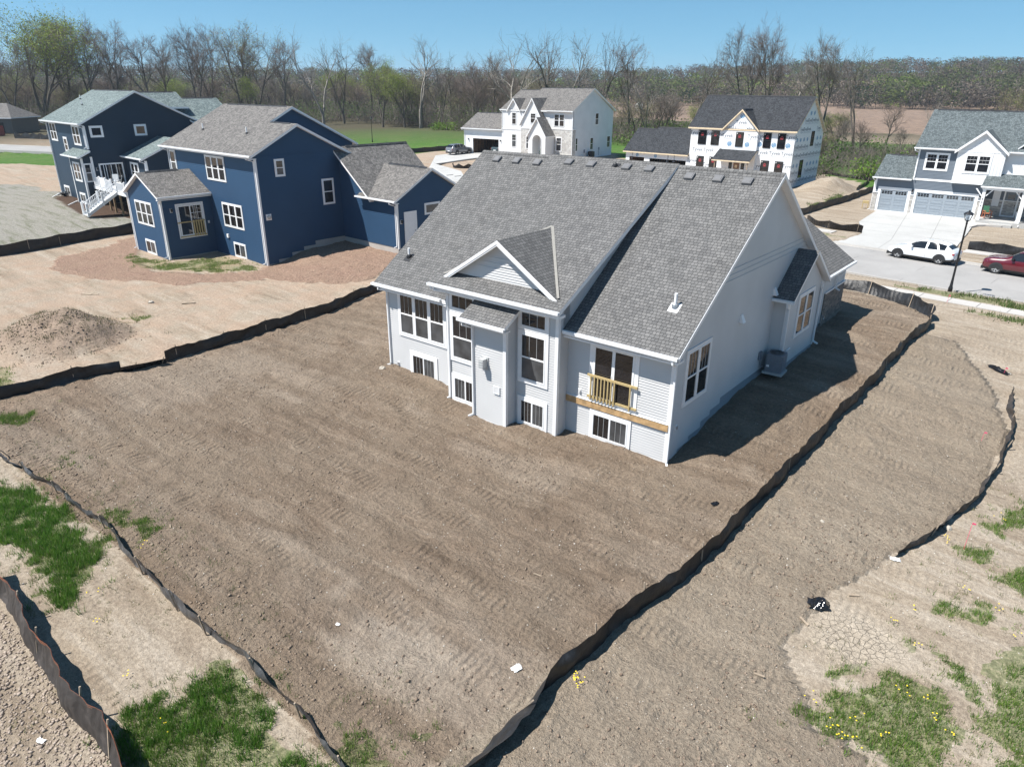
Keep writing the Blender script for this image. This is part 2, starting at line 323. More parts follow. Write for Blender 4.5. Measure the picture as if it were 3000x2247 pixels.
TOP = [[(-24.3,-16),(-20,-15.2),(-10,-15.1),(.2,-15.4),(2.4,-14.4),(3.0,-9.7),(3.8,-4),(4.3,8),(4.6,20),(4.2,23),(2,25.3),(-1.9,26.2),(-18,27),(-24.6,20),(-25.2,8),(-24.3,-2),(-24.5,-8),(-25.4,-11),(-26,-13.5)],
 [(1.6,-14.8),(2.2,-8.7),(2.9,-4),(3.4,8),(3.7,19),(6,19.5),(8,15.5),(9.4,10),(9.3,4.7),(8.7,1.9),(7.83,-1.22),(7.31,-2.61),(6.94,-3.85),(6.69,-5.4),(6.43,-6.33),(6.98,-6.93),(7.62,-7.69),(7.94,-8.42),(8.57,-8.33),(9.32,-8.53),(10,-10.5),(8,-17),(0,-17.5)]]
PINK = [[(-53.5,-.8),(-56.2,6.4),(-53.3,8.4),(-51.9,4.5),(-46,2.2),(-42.5,2.4),(-38.8,4.2),(-37.5,7.6),(-34,5.2),(-38,1),(-44,-1.5),(-49,-3)], [(-38.2,8.3),(-38,16),(-31,15.5),(-27.5,9.5),(-28.9,7.5),(-33.9,5.6),(-37.5,6.6)]]
STRAW = [[(-110,-14),(-98,13),(-84,10.5),(-82.5,12),(-70,12.5),(-58,13),(-58,-5),(-57,-16),(-75,-25)]]
MULCH = [[(-82.9,11.4),(-80.1,8.9),(-76,8.2),(-72.5,7.3),(-68,6.9),(-64,7.5),(-63,12),(-82,12)]]
LAWN = [[(-260,60),(-290,240),(-150,190),(-90,118),(-60,150),(60,150),(60,76),(10,76),(-9,80),(-13,77),(-16,86),(-24,91),(-40,88),(-52,84),(-80,103),(-84,82),(-86.5,71),(-92,55),(-115,52),(-150,52)],
        [(-160,26),(-118,34),(-100,38),(-97,24),(-118,16),(-160,10)]]
GAP = [[(-117,16),(-100,20),(-92,8),(-115,4)]]
VERGE = [[(.8,29.4),(3.9,30.0),(8.1,29.5),(30,27.2),(30,26),(8.2,28.1),(3.8,28.5),(1.1,29)], [(4.3,26.1),(8.3,25.9),(20,24.7),(20,23.8),(8,25)], [(-66,54.9),(-59.4,52.8),(-52,50.5),(-51,48.5),(-57.5,49.9),(-66,53.6)], [(-9.5,44.4),(-6.6,43.3),(-6.2,43.9),(-9.2,45)]]
FIELD = [[(-330,255),(-110,215),(40,150),(160,170),(400,330),(500,640),(-60,640),(-420,560)]]
def axis(segs):
    out = [segs[0][0]]
    for a, b, d in segs:
        n = max(1, int(round((b-a)/d))); out += list(a+(b-a)*(np.arange(n)+1)/n)
    return np.array(out)
xs = axis([(-3500, -900, 130), (-900, -300, 25), (-300, -120, 4), (-120, -60, 1.2), (-60, -32, .45), (-32, 12.5, .15), (12.5, 30, .5), (30, 80, 2.5), (80, 400, 16), (400, 3500, 150)])
ys = axis([(-600, -60, 60), (-60, -24, 2), (-24, -19, .4), (-19, 20, .15), (20, 30, .3), (30, 60, .6), (60, 140, 1.6), (140, 300, 6), (300, 900, 20), (900, 3500, 130)])
GX, GY = np.meshgrid(xs, ys)
def masks(x, y):
    wx = x+(fbm(x, y, .8, 1, 3)-.5)*1.1; wy = y+(fbm(x, y, .8, 9, 3)-.5)*1.1
    wx2 = x+(fbm(x, y, 1.7, 21, 3)-.5)*1.2; wy2 = y+(fbm(x, y, 1.7, 29, 3)-.5)*1.2
    far = np.hypot(x, y) > 60
    wx = np.where(far, x+(fbm(x, y, .12, 5, 3)-.5)*6, wx); wy = np.where(far, y+(fbm(x, y, .12, 6, 3)-.5)*6, wy)
    def mk(P, a, b):
        r = np.zeros(x.shape, bool)
        for p in P: r |= inpoly(a, b, p)
        return r.astype(float)
    return dict(top=mk(TOP, wx*.35+x*.65, wy*.35+y*.65), grass=mk(GRASS, wx2, wy2), pink=mk(PINK, wx, wy), straw=mk(STRAW, wx, wy), mulch=mk(MULCH, x, y),
                lawn=mk(LAWN, wx, wy), verge=mk(VERGE, x+(wx-x)*.3, y+(wy-y)*.3), field=mk(FIELD, wx, wy))
MK = masks(GX, GY)
near = np.exp(-np.maximum(np.hypot(GX+8, GY+2)-34, 0)/12)
clod = fbm(GX, GY, 1.1, 3, 3)-.5; fine = fbm(GX, GY, 2.8, 13, 2)-.5
GZ = H(GX, GY)
rut = np.sin(GY*2.3+fbm(GX*.12, GY, .6, 40, 3)*9)*.5*vn(GX*.25, GY, .35, 44)
GZ = GZ + near*((clod*.16+fine*.15+rut*.04)*(.35+.65*MK['top'])) + MK['pink']*fine*.12*near
# spoil mound in the neighbour's yard and the mound behind the wrapped house
def mound(cx, cy, rx, ry, hh, ro=0.0):
    c, s = math.cos(ro), math.sin(ro); u = ((GX-cx)*c+(GY-cy)*s)/rx; v = (-(GX-cx)*s+(GY-cy)*c)/ry
    q = np.clip(1-(u*u+v*v), 0, 1); return hh*q**1.2*(.75+.7*(fbm(GX, GY, .8, 31, 4)-.25))
MD = mound(-32.0, -8.6, 3.6, 3.6, 1.55)
GZ = GZ+MD+mound(-17.2, 74.5, 3.4, 5.5, 1.5)
GZ += -0.05*np.exp(-((GX+GY*.1-34.2)**2)/1e9)*0
# keep the ground just under roads, walks and drives
def street_mid(x): return np.where(x > -56, 35.75-0.098*x, np.where(x > -100, 41.2-.05*(x+56), 43.4+.38*(x+100)))
SM = street_mid(GX)
STREETW = 4.75
near_st = (np.abs(GY-SM) < STREETW+.2) & (GX < 75) & (GX > -230)
def road_z(x): return np.interp(x, [-230, -160, -110, -60, -40, -20, 0, 75], [2.1, 2.0, 1.95, 1.6, 1.32, 1.08, .93, .93])
near_side = (GX > -75) & (GX < 75) & (np.abs(GY-SM) >= STREETW+.2) & (np.abs(GY-SM) < 11.5)
GZ = np.where(near_st, road_z(GX)-.2, GZ); blend = np.where(near_side, 1-sstep(9.8, 11.5, np.abs(GY-SM)), 0); GZ = GZ*(1-blend)+(road_z(GX)+.10)*blend
DRIVES = [([(-8.12, 62.1), (-7.6, 53.1), (-5.7, 47.2), (-6.1, 42.8), (-7.2, 41.2), (2.5, 40.2), (1.8, 42), (1.77, 46.1), (1.43, 53.6), (1.0, 60.9), (.6, 62.1)], 'G'),
          ([(-80.4, 87.3), (-80.1, 77), (-79.6, 68), (-67, 52.5), (-60, 46.5), (-53.5, 46.0), (-58, 50.5), (-61.5, 54.6), (-70.6, 59), (-71.5, 67), (-71.0, 87.6)], 'W')]
dm = inpoly(GX, GY, DRIVES[0][0]) | inpoly(GX, GY, DRIVES[1][0])
GZ = np.where(dm, GZ-.12, GZ)
# under houses keep the soil low
def inrect(cx, cy, ya, x0, x1, y0, y1):
    c, s = math.cos(ya), math.sin(ya); u = (GX-cx)*c+(GY-cy)*s; v = -(GX-cx)*s+(GY-cy)*c
    return (u > x0) & (u < x1) & (v > y0) & (v < y1)
GZ = np.where(inrect(-56.91, 75.6, R(2.6), -22, -13.5, .1, 8), np.minimum(GZ, 1.95), GZ)
ny, nx = GX.shape
vv = np.stack([GX.ravel(), GY.ravel(), GZ.ravel()], 1)
idx = np.arange(nx*ny).reshape(ny, nx)
ff = np.stack([idx[:-1, :-1].ravel(), idx[:-1, 1:].ravel(), idx[1:, 1:].ravel(), idx[1:, :-1].ravel()], 1)
me = bpy.data.meshes.new('ground'); me.vertices.add(len(vv)); me.vertices.foreach_set('co', vv.ravel())
me.loops.add(ff.size); me.loops.foreach_set('vertex_index', ff.ravel().astype(np.int32)); me.polygons.add(len(ff))
me.polygons.foreach_set('loop_start', np.arange(0, ff.size, 4, dtype=np.int32)); me.polygons.foreach_set('loop_total', np.full(len(ff), 4, dtype=np.int32))
me.polygons.foreach_set('use_smooth', np.ones(len(ff), bool)); me.update(calc_edges=True)
def colattr(name, a, b, c, d):
    at = me.color_attributes.new(name, 'FLOAT_COLOR', 'POINT'); at.data.foreach_set('color', np.stack([k.ravel() for k in (a, b, c, d)], 1).astype(np.float32).ravel())
chalk = sstep(.52, .68, fbm(GX*.35, GY, .55, 60, 4))*(.35+.65*np.exp(-((GY+12.3)**2)/2.2-((GX+2.8)**2)/16)) + .9*np.exp(-((GY+12.2)**2)/.9-((GX+2.2)**2)/9)*vn(GX, GY, 2.2, 8)
colattr('m1', MK['top'], np.clip(MK['grass']+.75*MK['verge'], 0, 1), MK['pink'], MK['straw'])
crack = np.exp(-(((GX-8.0)/1.1)**2+((GY+5.0)/1.0)**2))
colattr('m2', MK['lawn'], MK['field'], np.clip(chalk, 0, 1), np.clip(MD/.7, 0, 1))
strip_ = ((GX < 11) & (GY < 21) & (GX > 2.2+.12*(GY+14)*(GY < 0)+1.7*(GY >= 0))).astype(float)
colattr('m3', MK['mulch'], crack*sstep(.3, .5, fbm(GX, GY, .9, 90, 3)), np.clip(np.hypot(GX-CAM.x, GY-CAM.y)/500, 0, 1), strip_)

def groundmat():
    m, nt, b = newmat('ground'); b.inputs['Roughness'].default_value = 0.95; b.inputs['Specular IOR Level'].default_value = 0.15
    tc = N(nt, 'ShaderNodeTexCoord'); P = tc.outputs['Object']
    def att(n):
        a = N(nt, 'ShaderNodeAttribute'); a.attribute_name = n; s = N(nt, 'ShaderNodeSeparateColor'); L(nt, a.outputs['Color'], s.inputs[0]); return s.outputs, a.outputs['Alpha']
    (m1, a1), (m2, a2), (m3, a3) = att('m1'), att('m2'), att('m3')
    def noise(sc, det=5.0, ro=0.6, vec=None, dist=0.0):
        n = N(nt, 'ShaderNodeTexNoise', Scale=sc, Detail=det, Roughness=ro, Distortion=dist); L(nt, vec or P, n.inputs['Vector']); return n.outputs[0]
    mp = N(nt, 'ShaderNodeMapping'); mp.inputs['Scale'].default_value = (.22, 1.3, 1); mp.inputs['Rotation'].default_value = (0, 0, R(4)); L(nt, P, mp.inputs[0])
    nbig = noise(.22, 6, .62); nmid = noise(1.6, 6, .65); nfin = noise(9, 5, .7); nvf = noise(38, 3, .7); nst = noise(1.0, 7, .68, mp.outputs[0], .5)
    def edge(mask, nz, w=.5):   # roughen a 0-1 mask with noise
        return ramp(nt, math_(nt, 'ADD', mask, math_(nt, 'MULTIPLY', math_(nt, 'SUBTRACT', nz, .5), w)), [(.42, 0.0), (.58, 1.0)]).outputs[0]
    sand = ramp(nt, nst, [(.28, (.17, .125, .088)), (.48, (.29, .235, .175)), (.72, (.43, .375, .31))]).outputs[0]
    sand = mix(nt, ramp(nt, nbig, [(.35, 0.0), (.65, .75)]).outputs[0], sand, mix(nt, nfin, (.23, .175, .125), (.42, .37, .305)))
    top = ramp(nt, nst, [(.22, (.125, .088, .061)), (.5, (.245, .184, .133)), (.8, (.39, .315, .24))]).outputs[0]
    top = mix(nt, ramp(nt, nbig, [(.4, 0.0), (.62, .8)]).outputs[0], top, mix(nt, nmid, (.165, .122, .088), (.35, .28, .208)))
    top = mix(nt, math_(nt, 'MULTIPLY', m2[2], .8), top, (.42, .35, .28))
    c = mix(nt, edge(m1[0], nmid, .9), sand, top)
    pink = ramp(nt, nfin, [(.3, (.25, .155, .112)), (.7, (.41, .285, .215))]).outputs[0]
    c = mix(nt, edge(m1[2], nmid, 1.0), c, pink)
    straw = mix(nt, ramp(nt, nst, [(.5, 0.0), (.66, 1.0)]).outputs[0], mix(nt, nfin, (.13, .122, .10), (.36, .34, .30)), mix(nt, nfin, (.09, .10, .055), (.17, .17, .12)))
    c = mix(nt, edge(a1, nmid, .5), c, straw)
    grs = ramp(nt, nfin, [(.3, (.05, .085, .022)), (.5, (.10, .14, .04)), (.65, (.22, .20, .11)), (.85, (.30, .25, .17))]).outputs[0]
    c = mix(nt, math_(nt, 'MULTIPLY', edge(m1[1], nmid, 1.3), .6), c, grs)
    lawn = ramp(nt, nmid, [(.3, (.045, .10, .018)), (.55, (.065, .14, .025)), (.8, (.13, .17, .055))]).outputs[0]
    lawn = mix(nt, ramp(nt, nbig, [(.45, 0.0), (.75, .7)]).outputs[0], lawn, (.12, .15, .05))
    c = mix(nt, edge(m2[0], nmid, .7), c, lawn)
    fld = ramp(nt, nbig, [(.3, (.125, .09, .07)), (.7, (.175, .13, .10))]).outputs[0]
    c = mix(nt, m2[1], c, fld)
    sx0 = N(nt, 'ShaderNodeSeparateXYZ'); L(nt, P, sx0.inputs[0])
    ylot = ramp(nt, math_(nt, 'MULTIPLY_ADD', sx0.outputs[0], -.05, -1.15), [(.0, 0.0), (.12, 1.0)]).outputs[0]
    bare = math_(nt, 'MULTIPLY', math_(nt, 'SUBTRACT', 1.0, m2[0]), math_(nt, 'SUBTRACT', 1.0, a1))
    c = mix(nt, math_(nt, 'MULTIPLY', math_(nt, 'MULTIPLY', ylot, bare), ramp(nt, noise(.45, 5, .65), [(.38, 0.0), (.62, .6)]).outputs[0]), c, (.36, .255, .185))
    mps = N(nt, 'ShaderNodeMapping'); mps.inputs['Scale'].default_value = (.05, 2.4, 1); mps.inputs['Rotation'].default_value = (0, 0, R(-3)); L(nt, P, mps.inputs[0])
    stk = ramp(nt, noise(1.0, 4, .6, mps.outputs[0], .3), [(.3, .87), (.7, 1.13)]).outputs[0]; c = mix(nt, math_(nt, 'MULTIPLY', m1[0], .9), c, mix(nt, 1.0, c, stk, 'MULTIPLY'))
    c = mix(nt, math_(nt, 'MULTIPLY', math_(nt, 'MULTIPLY', a3, edge(m1[0], nmid, 1.4)), .7), c, mix(nt, nst, (.25, .20, .15), (.44, .37, .285)))
    # ground under the far woods: leaf litter
    farm = math_(nt, 'MULTIPLY', ramp(nt, m3[2], [(.30, 0.0), (.42, 1.0)]).outputs[0], math_(nt, 'SUBTRACT', 1.0, m2[1]))
    c = mix(nt, farm, c, (.07, .062, .038))
    c = mix(nt, math_(nt, 'MULTIPLY', a2, .75), c, mix(nt, nmid, (.15, .108, .08), (.34, .26, .20)))
    c = mix(nt, m3[0], c, mix(nt, nfin, (.045, .028, .02), (.10, .065, .045)))
    # pebbles and bits
    vo = N(nt, 'ShaderNodeTexVoronoi', Scale=11.0); L(nt, P, vo.inputs['Vector'])
    peb = ramp(nt, vo.outputs[0], [(.05, 1.0), (.10, 0.0)]).outputs[0]
    sp = N(nt, 'ShaderNodeSeparateColor'); L(nt, vo.outputs['Color'], sp.inputs[0])
    peb = math_(nt, 'MULTIPLY', peb, ramp(nt, sp.outputs[0], [(.72, 0.0), (.76, 1.0)]).outputs[0])
    c = mix(nt, math_(nt, 'MULTIPLY', peb, .7), c, (.5, .45, .38))
    # dried mud cracks
    vc = N(nt, 'ShaderNodeTexVoronoi', Scale=6.5); vc.feature = 'DISTANCE_TO_EDGE'
    wv = nt.nodes.new('ShaderNodeMix'); wv.data_type = 'VECTOR'; wv.inputs[0].default_value = .05; L(nt, P, wv.inputs[4])
    nn = N(nt, 'ShaderNodeTexNoise', Scale=2.0); L(nt, P, nn.inputs['Vector']); L(nt, nn.outputs[1], wv.inputs[5]); L(nt, wv.outputs[1], vc.inputs['Vector'])
    ck = math_(nt, 'MULTIPLY', ramp(nt, vc.outputs[0], [(.0, .8), (.045, 0.0)]).outputs[0], ramp(nt, m3[1], [(.15, 0.0), (.7, .3)]).outputs[0])
    c = mix(nt, ramp(nt, m3[1], [(.1, 0.0), (.6, .6)]).outputs[0], c, (.42, .36, .285)); c = mix(nt, ck, c, (.16, .12, .085))
    g = ramp(nt, nvf, [(.28, .66), (.72, 1.28)]).outputs[0]; c = mix(nt, 1.0, c, g, 'MULTIPLY')
    g = ramp(nt, nfin, [(.30, .74), (.70, 1.22)]).outputs[0]; c = mix(nt, 1.0, c, g, 'MULTIPLY')
    L(nt, c, b.inputs['Base Color'])
    rough = math_(nt, 'ADD', .35, math_(nt, 'MULTIPLY', math_(nt, 'MAXIMUM', m1[0], m1[2]), .65))
    hh = math_(nt, 'ADD', math_(nt, 'MULTIPLY', nfin, .8), math_(nt, 'ADD', math_(nt, 'MULTIPLY', nmid, 1.2), math_(nt, 'MULTIPLY', nvf, .25)))
    # cleat marks left by the grading machine: bands along x with cross ridges
    sp2 = N(nt, 'ShaderNodeSeparateXYZ'); L(nt, P, sp2.inputs[0]); wob = math_(nt, 'MULTIPLY', noise(.12, 2), 5.0)
    yb_ = math_(nt, 'ADD', sp2.outputs[1], wob); band = ramp(nt, math_(nt, 'FRACT', math_(nt, 'MULTIPLY', yb_, .47)), [(.30, 0.0), (.36, 1.0), (.60, 1.0), (.66, 0.0)]).outputs[0]
    cl = math_(nt, 'SINE', math_(nt, 'ADD', math_(nt, 'MULTIPLY', sp2.outputs[0], 27.0), math_(nt, 'MULTIPLY', nmid, 3.0))); trk = math_(nt, 'MULTIPLY', math_(nt, 'MULTIPLY', band, ramp(nt, noise(.35, 3), [(.42, 0.0), (.58, 1.0)]).outputs[0]), math_(nt, 'MULTIPLY', cl, .17))
    hh = math_(nt, 'ADD', hh, trk)
    hh = math_(nt, 'MULTIPLY', hh, rough); hh = math_(nt, 'SUBTRACT', hh, math_(nt, 'MULTIPLY', ck, .5))
    bump(nt, b, hh, 1.0, .2); return m
me.materials.append(groundmat())
go = bpy.data.objects.new('ground', me); COL.objects.link(go); tag(go, kind='structure')
def gz(x, y):
    i = int(np.clip(np.searchsorted(xs, x)-1, 0, nx-2)); j = int(np.clip(np.searchsorted(ys, y)-1, 0, ny-2))
    fx = (x-xs[i])/(xs[i+1]-xs[i]); fy = (y-ys[j])/(ys[j+1]-ys[j])
    return float((GZ[j, i]*(1-fx)+GZ[j, i+1]*fx)*(1-fy)+(GZ[j+1, i]*(1-fx)+GZ[j+1, i+1]*fx)*fy)
#@@ROADS@@
# ------------------------------------------------------------------ street, kerbs, walks, drives
def strip(name, offs, zf, x0, x1, mats, kind='structure', step=2.0, mi=None):
    """ribbon that follows the street: offs = list of (offset, dz) across"""
    X = np.arange(x0, x1+.01, step); v = []; f = []; m = []
    for x in X:
        y = float(street_mid(np.array(x))); z = float(zf(x)); 
        for o, dz in offs: v.append((x+o*.098, y+o, z+dz))
    k = len(offs)
    for i in range(len(X)-1):
        for j in range(k-1):
            a = i*k+j; f.append((a, a+k, a+k+1, a+1)); m.append(mi[j] if mi else 0)
    o = mkmesh(name, v, f, mats, m); tag(o, kind=kind); return o
strip('road', [(-4.3, .004), (-2, .05), (0, .07), (2, .05), (4.3, .004)], road_z, -230, 75, M['road'])
for sgn in (-1, 1):
    strip('kerb', [(sgn*4.3, .008), (sgn*4.62, -.01), (sgn*4.66, .11), (sgn*4.85, .12), (sgn*4.87, -.3)], road_z, -230, 75, M['kerb'])
strip('sidewalk', [(-8.25, -.2), (-8.25, .145), (-7.1, .15), (-7.1, -.2)], road_z, -75, 75, M['walk'])
strip('sidewalk', [(8.2, -.2), (8.2, .15), (9.45, .155), (9.45, -.2)], road_z, -52.5, -7.2, M['walk'])
strip('sidewalk', [(8.2, -.2), (8.2, .15), (9.45, .155), (9.45, -.2)], road_z, 1.7, 75, M['walk'])
jn = MB()
dark = simple('joint_dark', (0.16, 0.155, 0.15), 0.95, 0.2)
for i, x in enumerate(np.arange(-60, 70, 1.55)):
    y = float(street_mid(np.array(x))); z = float(road_z(x))
    for o0, o1 in ((-8.22, -7.13), (8.23, 9.42)):
        if o0 > 0 and -8.4 < x < 2.2: continue
        jn.hexa([(x+o0*.098, y+o0, z+.10), (x+.03+o0*.098, y+o0, z+.10), (x+.03+o1*.098, y+o1, z+.10), (x+o1*.098, y+o1, z+.10),
                 (x+o0*.098, y+o0, z+.157), (x+.03+o0*.098, y+o0, z+.157), (x+.03+o1*.098, y+o1, z+.161), (x+o1*.098, y+o1, z+.161)])
tag(jn.build('sidewalk_joints', dark), kind='structure')
rj = MB()
for x in np.arange(-100, 70, 4.6):
    y = float(street_mid(np.array(x))); z = float(road_z(x))
    rj.poly([(x-.42, y-4.3, z+.008), (x-.395, y-4.3, z+.008), (x, y, z+.076), (x-.025, y, z+.076)]); rj.poly([(x-.025, y, z+.076), (x, y, z+.076), (x+.42, y+4.3, z+.008), (x+.395, y+4.3, z+.008)])
tag(rj.build('road_joints', dark), kind='structure')
def drive(P, zf, name, joints):
    mb = MB(); top = [(x, y, zf(y)) for x, y in P]
    mb.slab(top, .16, 0, 0)
    for (xa, ya), (xb, yb) in joints:
        d = Vector((xb-xa, yb-ya, 0)).normalized(); n = Vector((-d.y, d.x, 0))*.014
        mb.poly([(xa-n.x, ya-n.y, zf(ya)+.005), (xb-n.x, yb-n.y, zf(yb)+.005), (xb+n.x, yb+n.y, zf(yb)+.005), (xa+n.x, ya+n.y, zf(ya)+.005)], 1)
    tag(mb.build(name, [M['concrete'], dark]), kind='structure')
zG = lambda y: 1.0+.0012*(y-40)
zW = lambda y: 1.62+.0133*(y-46) if y > 46 else 1.62
drive([(-8.12, 62.1), (-7.6, 53.1), (-5.75, 47.2), (-5.75, 45.6), (1.77, 45.0), (1.77, 46.1), (1.43, 53.6), (1.0, 60.9), (.75, 62.1)], zG, 'driveway', [((-5.2, 62), (-3.0, 45.4)), ((-2.1, 62), (-.2, 45.2)), ((-7.6, 53.3), (1.4, 52.9)), ((-6.2, 49), (1.6, 48.6))])
drive([(-5.75, 45.58), (-7.6, 41.5), (2.9, 40.45), (1.77, 44.98)], lambda y: .97+.012*(y-40.4), 'driveway_apron', [((-3.0, 45.3), (-3.0, 41.2)), ((-.2, 45.1), (0, 40.8))])
drive([(-80.1, 83.5), (-79.8, 77), (-79.5, 68), (-67, 54), (-63, 52.9), (-61.2, 54.7), (-70.6, 59), (-71.4, 67), (-71.1, 83.5)], zW, 'driveway', [((-75.3, 83), (-75.1, 67)), ((-79.5, 75), (-71.3, 75)), ((-79.5, 68), (-71.4, 67)), ((-71.4, 67), (-64.8, 54)), ((-75, 62.5), (-70.6, 59))])
drive([(-67, 53.98), (-58.5, 46.75), (-52.0, 46.1), (-61.2, 54.68), (-63, 52.88)], zW, 'driveway_apron', [])
# curved front walk of the grey house
wk = MB()
ctr = [(1.45, 58.3), (2.1, 58.9), (2.8, 59.1), (3.3, 59.2), (3.75, 59.6), (3.85, 60.1)]
ins = [(1.0, 60.2), (1.5, 60.0), (2.3, 60.1), (2.5, 60.4), (2.55, 60.7), (2.55, 61.1)]
for i in range(5):
    wk.slab([(*ctr[i], 1.07), (*ctr[i+1], 1.07), (*ins[i+1], 1.07), (*ins[i], 1.07)], .2, 0, 0)
tag(wk.build('footpath', [M['walk']]), kind='structure')
wk = MB(); wk.slab([(.8, 60.3, 1.065), (1.1, 56.4, 1.065), (1.5, 58.3, 1.065), (1.05, 60.2, 1.065)], .2, 0, 0); tag(wk.build('footpath', [M['walk']]), kind='structure')
# storm drain in the near gutter
dr = MB(); y0 = float(street_mid(np.array(6.0)))-4.4; zz = road_z(6.0)
dr.box(5.7, 6.3, y0-.05, y0+.4, zz-.02, zz+.012, 0)
for k in range(6): dr.box(5.74+k*.095, 5.79+k*.095, y0, y0+.35, zz+.012, zz+.02, 1)
o = dr.build('storm_drain', [M['black'], M['steel']]); tag(o, 'dark iron storm grate set in the gutter beyond the lamp post', 'drain')

# ------------------------------------------------------------------ house parts
def clipspan(poly, z):
    us = []
    n = len(poly)
    for i in range(n):
        (a, za), (b, zb_) = poly[i], poly[(i+1) % n]
        if za == zb_:
            if abs(z-za) < 1e-6: us += [a, b]
            continue
        t = (z-za)/(zb_-za)
        if -1e-9 <= t <= 1+1e-9: us.append(a+(b-a)*t)
    return (min(us), max(us)) if len(us) > 1 else None
def wp(ax, c, n, u, z, d):
    return (u, c+n*d, z) if ax == 'y' else (c+n*d, u, z)
LAPW = 0.105
def sid(mb, ax, c, n, poly, lap=None, m=0, grid=0.0):
    lap = lap or LAPW
    z0 = min(p[1] for p in poly); z1 = max(p[1] for p in poly)
    k0 = math.floor((z0-grid)/lap); z = grid+k0*lap
    cuts = sorted(set([z0, z1]+[grid+k*lap for k in range(k0, int((z1-grid)/lap)+2)]+[p[1] for p in poly]))
    cuts = [q for q in cuts if z0-1e-9 <= q <= z1+1e-9]
    for a, b in zip(cuts[:-1], cuts[1:]):
        if b-a < 1e-4: continue
        e = 1e-5; sa, sb = clipspan(poly, a+e), clipspan(poly, b-e)
        if not sa or not sb: continue
        fa = ((a-grid)/lap) % 1.0; fb = fa+(b-a)/lap
        da = .023*(1-fa)-.001; db = .023*(1-fb)-.001
        mb.poly([wp(ax, c, n, sa[0], a, da), wp(ax, c, n, sa[1], a, da), wp(ax, c, n, sb[1], b, db), wp(ax, c, n, sb[0], b, db)], m)
        if fa < .02 or fa > .98:
            mb.poly([wp(ax, c, n, sa[0], a, -.001), wp(ax, c, n, sa[1], a, -.001), wp(ax, c, n, sa[1], a, .022), wp(ax, c, n, sa[0], a, .022)], m)
def batten(mb, ax, c, n, poly, sp=.3, m=0):
    mb.poly([wp(ax, c, n, u, z, .004) for u, z in poly], m)
    u0 = min(p[0] for p in poly); u1 = max(p[0] for p in poly); sw = [(z, u) for u, z in poly]
    u = u0+sp*.5
    while u < u1:
        s = clipspan(sw, u)
        if s: ub(mb, ax, c, n, u-.02, u+.02, s[0], s[1], .004, .026, m)
        u += sp
def plainw(mb, ax, c, n, poly, m=0, d=.004): mb.poly([wp(ax, c, n, u, z, d) for u, z in poly], m)
def ub(mb, ax, c, n, u0, u1, z0, z1, d0, d1, m=0):
    P = [wp(ax, c, n, u, z, d) for d in (d0, d1) for u, z in ((u0, z0), (u1, z0), (u1, z1), (u0, z1))]; mb.hexa(P, m)
def ring(mb, ax, c, n, u0, u1, z0, z1, w, d0, d1, m=0):
    ub(mb, ax, c, n, u0, u1, z0, z0+w, d0, d1, m); ub(mb, ax, c, n, u0, u1, z1-w, z1, d0, d1, m)
    ub(mb, ax, c, n, u0, u0+w, z0+w, z1-w, d0, d1, m); ub(mb, ax, c, n, u1-w, u1, z0+w, z1-w, d0, d1, m)
